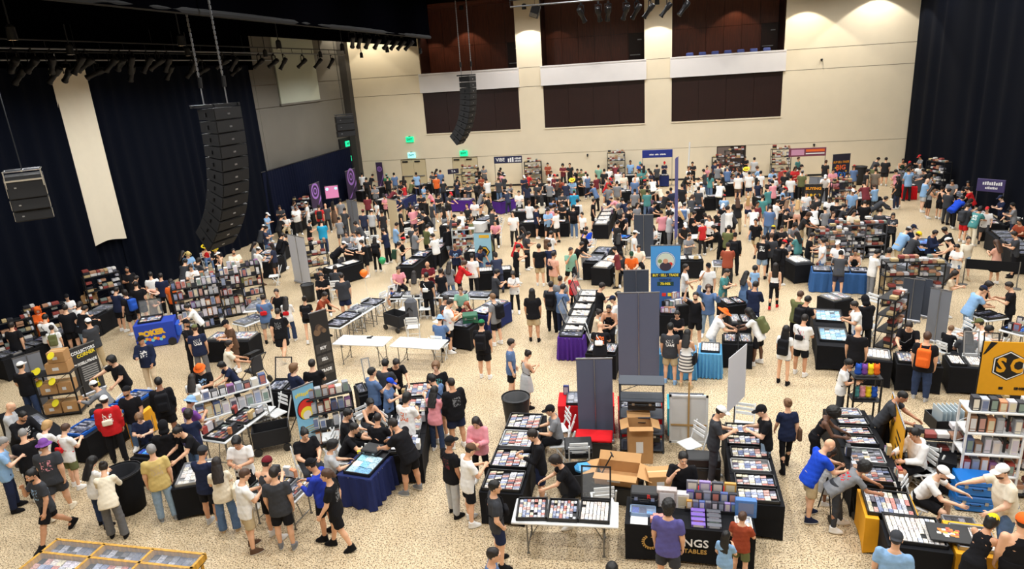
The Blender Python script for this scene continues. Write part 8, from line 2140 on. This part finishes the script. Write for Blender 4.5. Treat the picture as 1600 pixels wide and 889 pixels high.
KEEP = 296
spare = PEOPLE[KEEP:]; PEOPLE = PEOPLE[:KEEP]
taken = [(b.location.x, b.location.y) for b, d in PEOPLE + spare]
r = random.Random(12)
FAR_T = [o for o in LAB if o.name.startswith('folding_table') and o.location.y > 25.5 and -21 < o.location.x < 16.5]
cand = []
for o in FAR_T:
    L_ = max(c.dimensions.x for c in o.children if c.name.startswith('tabletop'))
    for k in range(6):
        u = r.uniform(-L_ / 2, L_ / 2); sd = r.choice((-1, -1, 1)); q = Matrix.Rotation(o.rotation_euler.z, 3, 'Z') @ Vector((u, sd * r.uniform(.62, .95), 0)); cand.append((o.location.x + q.x, o.location.y + q.y, o.rotation_euler.z + (0 if sd < 0 else math.pi)))
for k in range(260): cand.append((r.uniform(-16, 15), r.uniform(30, 49.5), r.uniform(0, 6.28)))
r.shuffle(cand); NC = 0
TC = ['black'] * 8 + ['charcoal'] * 4 + ['white'] * 5 + ['navy'] * 3 + ['grey'] * 3 + ['slate blue', 'red', 'olive', 'cream', 'maroon', 'light blue', 'teal', 'pink', 'rust']
def clear_spot(x, y, d):
    return all((x - a) ** 2 + (y - b) ** 2 > d * d for a, b in taken) and all(abs(x - o.location.x) > 1.2 or abs(y - o.location.y) > .6 for o in FAR_T)
extra = []
for x, y, rot in cand:
    if NC >= 175: break
    px, py = pix((x, y, 0))
    if not (420 < px < 1590): continue
    if px > 1330 and y < 38 and px < 1440: continue
    if not clear_spot(x, y, .46): continue
    taken.append((x, y)); NC += 1
    pose = r.choice(['browse', 'hold', 'stand', 'idle', 'hold', 'browse'])
    extra.append(person(x, y, rot + r.uniform(-.5, .5), pose, r.choice('mmmf'), 'tee', r.choice(TC), r.choice(['shorts', 'pants', 'pants']), r.choice(['black', 'charcoal', 'khaki', 'denim', 'navy', 'black']), r.choice(['short', 'short', 'fade', 'long', 'bun']), r.choice(['black', 'dark', 'dark', 'brown']), r.choice([None, None, None, 'cap']), r.choice(['black', 'white', 'navy', 'red']), None, 'black', r.choice([0, 1, 1, 2, 3]), r.choice(['white', 'black']), r.uniform(1.6, 1.85), lod=2))
    PEOPLE.pop()
for b, d in spare: absorb(b)
for b in extra: absorb(b)
me = bpy.data.meshes.new('crowd'); V_ = np.concatenate(CV); F_ = np.concatenate(CF_); C_ = np.concatenate(CC)
me.from_pydata(V_.tolist(), [], F_.tolist()); at_ = me.color_attributes.new('clothing', 'FLOAT_COLOR', 'CORNER'); at_.data.foreach_set('color', np.repeat(C_, 4, axis=0).ravel()); me.polygons.foreach_set('use_smooth', [True] * len(F_))
cm = bpy.data.materials.new('crowd_clothing'); cm.use_nodes = True; an = cm.node_tree.nodes.new('ShaderNodeVertexColor'); an.layer_name = 'clothing'; cm.node_tree.links.new(an.outputs['Color'], cm.node_tree.nodes['Principled BSDF'].inputs['Base Color']); cm.node_tree.nodes['Principled BSDF'].inputs['Roughness'].default_value = .85
me.materials.append(cm); o = bpy.data.objects.new('crowd', me); COL.objects.link(o); tag(o, 'crowd of smallest far visitors around the tables before the back wall', 'crowd', None, 'stuff')
print('crowd', len(spare), NC, len(F_))
# ------------------------------------------------------------------ labels: each singles one thing out
bpy.context.view_layer.update()
NUM = ['zero', 'one', 'two', 'three', 'four', 'five', 'six', 'seven', 'eight', 'nine', 'ten', 'eleven', 'twelve']
def ordw(k):
    if k < 20: return ordn[k]
    tens = {2: 'twenty', 3: 'thirty', 4: 'forty', 5: 'fifty', 6: 'sixty'}[(k + 1) // 10]
    return (tens[:-1] + 'ieth') if (k + 1) % 10 == 0 else tens + '-' + ordn[(k + 1) % 10 - 1]
TOPW = {'tee': 'T-shirt', 'polo': 'polo shirt', 'long': 'long-sleeved top', 'hoodie': 'hoodie', 'tank': 'tank top', 'crop': 'cropped top', 'dress': 'dress', 'jacket': 'jacket'}
BOTW = {'shorts': 'shorts', 'pants': 'trousers', 'skirt': 'skirt', 'leggings': 'leggings', 'baggy': 'loose trousers', 'minishorts': 'short shorts'}
HATW = {'cap': 'cap', 'backcap': 'backward cap', 'beanie': 'knit hat', 'straw': 'wide hat', 'wide': 'wide hat', 'bucket': 'bucket hat', 'hood': 'hood up', 'eared_hood': 'eared hood'}
BAGW = {'backpack': 'backpack', 'sling': 'sling bag', 'crossbody': 'cross-body bag', 'tote': 'shoulder bag'}
POSW = {'walk': 'walking', 'stroll': 'walking', 'sit': 'seated', 'sitlean': 'seated', 'browse': 'leaning forward', 'bend': 'bending low', 'reach': 'reaching out', 'raise': 'arms raised', 'push': 'pushing', 'phone': 'hand at face', 'cross': 'arms crossed', 'pocket': 'hands pocketed'}
def near(x, y):
    return min(LANDMARKS, key=lambda l: (l[0] - x) ** 2 + (l[1] - y) ** 2)[2]
for b, d in PEOPLE:
    x, y = b.location.x, b.location.y
    tail = 'near ' + near(x, y); top = 'person in %s %s' % (d['tc'], TOPW[d['top']]); bits = []
    left = 13 - len(tail.split()) - len(top.split())
    def fit(t, pre=', '):
        global left
        n = len(t.split())
        if n <= left: bits.append(pre + t); left -= n
    if d['hat']: fit('%s %s' % (d['hatc'], HATW[d['hat']]))
    if d['bot'] and d['bot'] != 'none' and 'sit' not in d['pose']: fit('%s %s' % (d['bc'], BOTW[d['bot']]))
    if not d['hat'] and d['hair'] in ('long', 'bun', 'curly', 'bald', 'locs', 'afro', 'pony'): fit({'long': 'long %s hair' % d['hc'], 'bun': 'hair tied up', 'curly': 'curly hair', 'bald': 'bald', 'locs': 'locs', 'afro': 'afro', 'pony': 'ponytail'}[d['hair']])
    if d['bag']: fit('%s %s' % (d['bagc'], BAGW[d['bag']]))
    if d['pose'] in POSW: fit(POSW[d['pose']])
    fit(d['dirn'])
    s = top + ''.join(bits) + ', '
    thing(b, s + tail, 'person', 'visitors in the hall')
from collections import defaultdict
def rank_labels():
    g = defaultdict(list)
    for o in bpy.data.objects:
        if o.parent is None and 'label' in o.keys() and o.get('kind') is None and o['category'] not in ('curtain',): g[o['label']].append(o)
    for lb, os_ in g.items():
        if len(os_) < 2 or os_[0].get('group') in ('hall ceiling lamps', 'wall washing downlights', 'added stage fill lights'): continue
        os_.sort(key=lambda o: pix(o.matrix_world.translation)[0])
        for i, o in enumerate(os_):
            if len(os_) == 2: o['label'] = lb + (', left one' if i == 0 else ', right one')
            else: o['label'] = lb + ', %s from left' % ordw(i)
rank_labels()
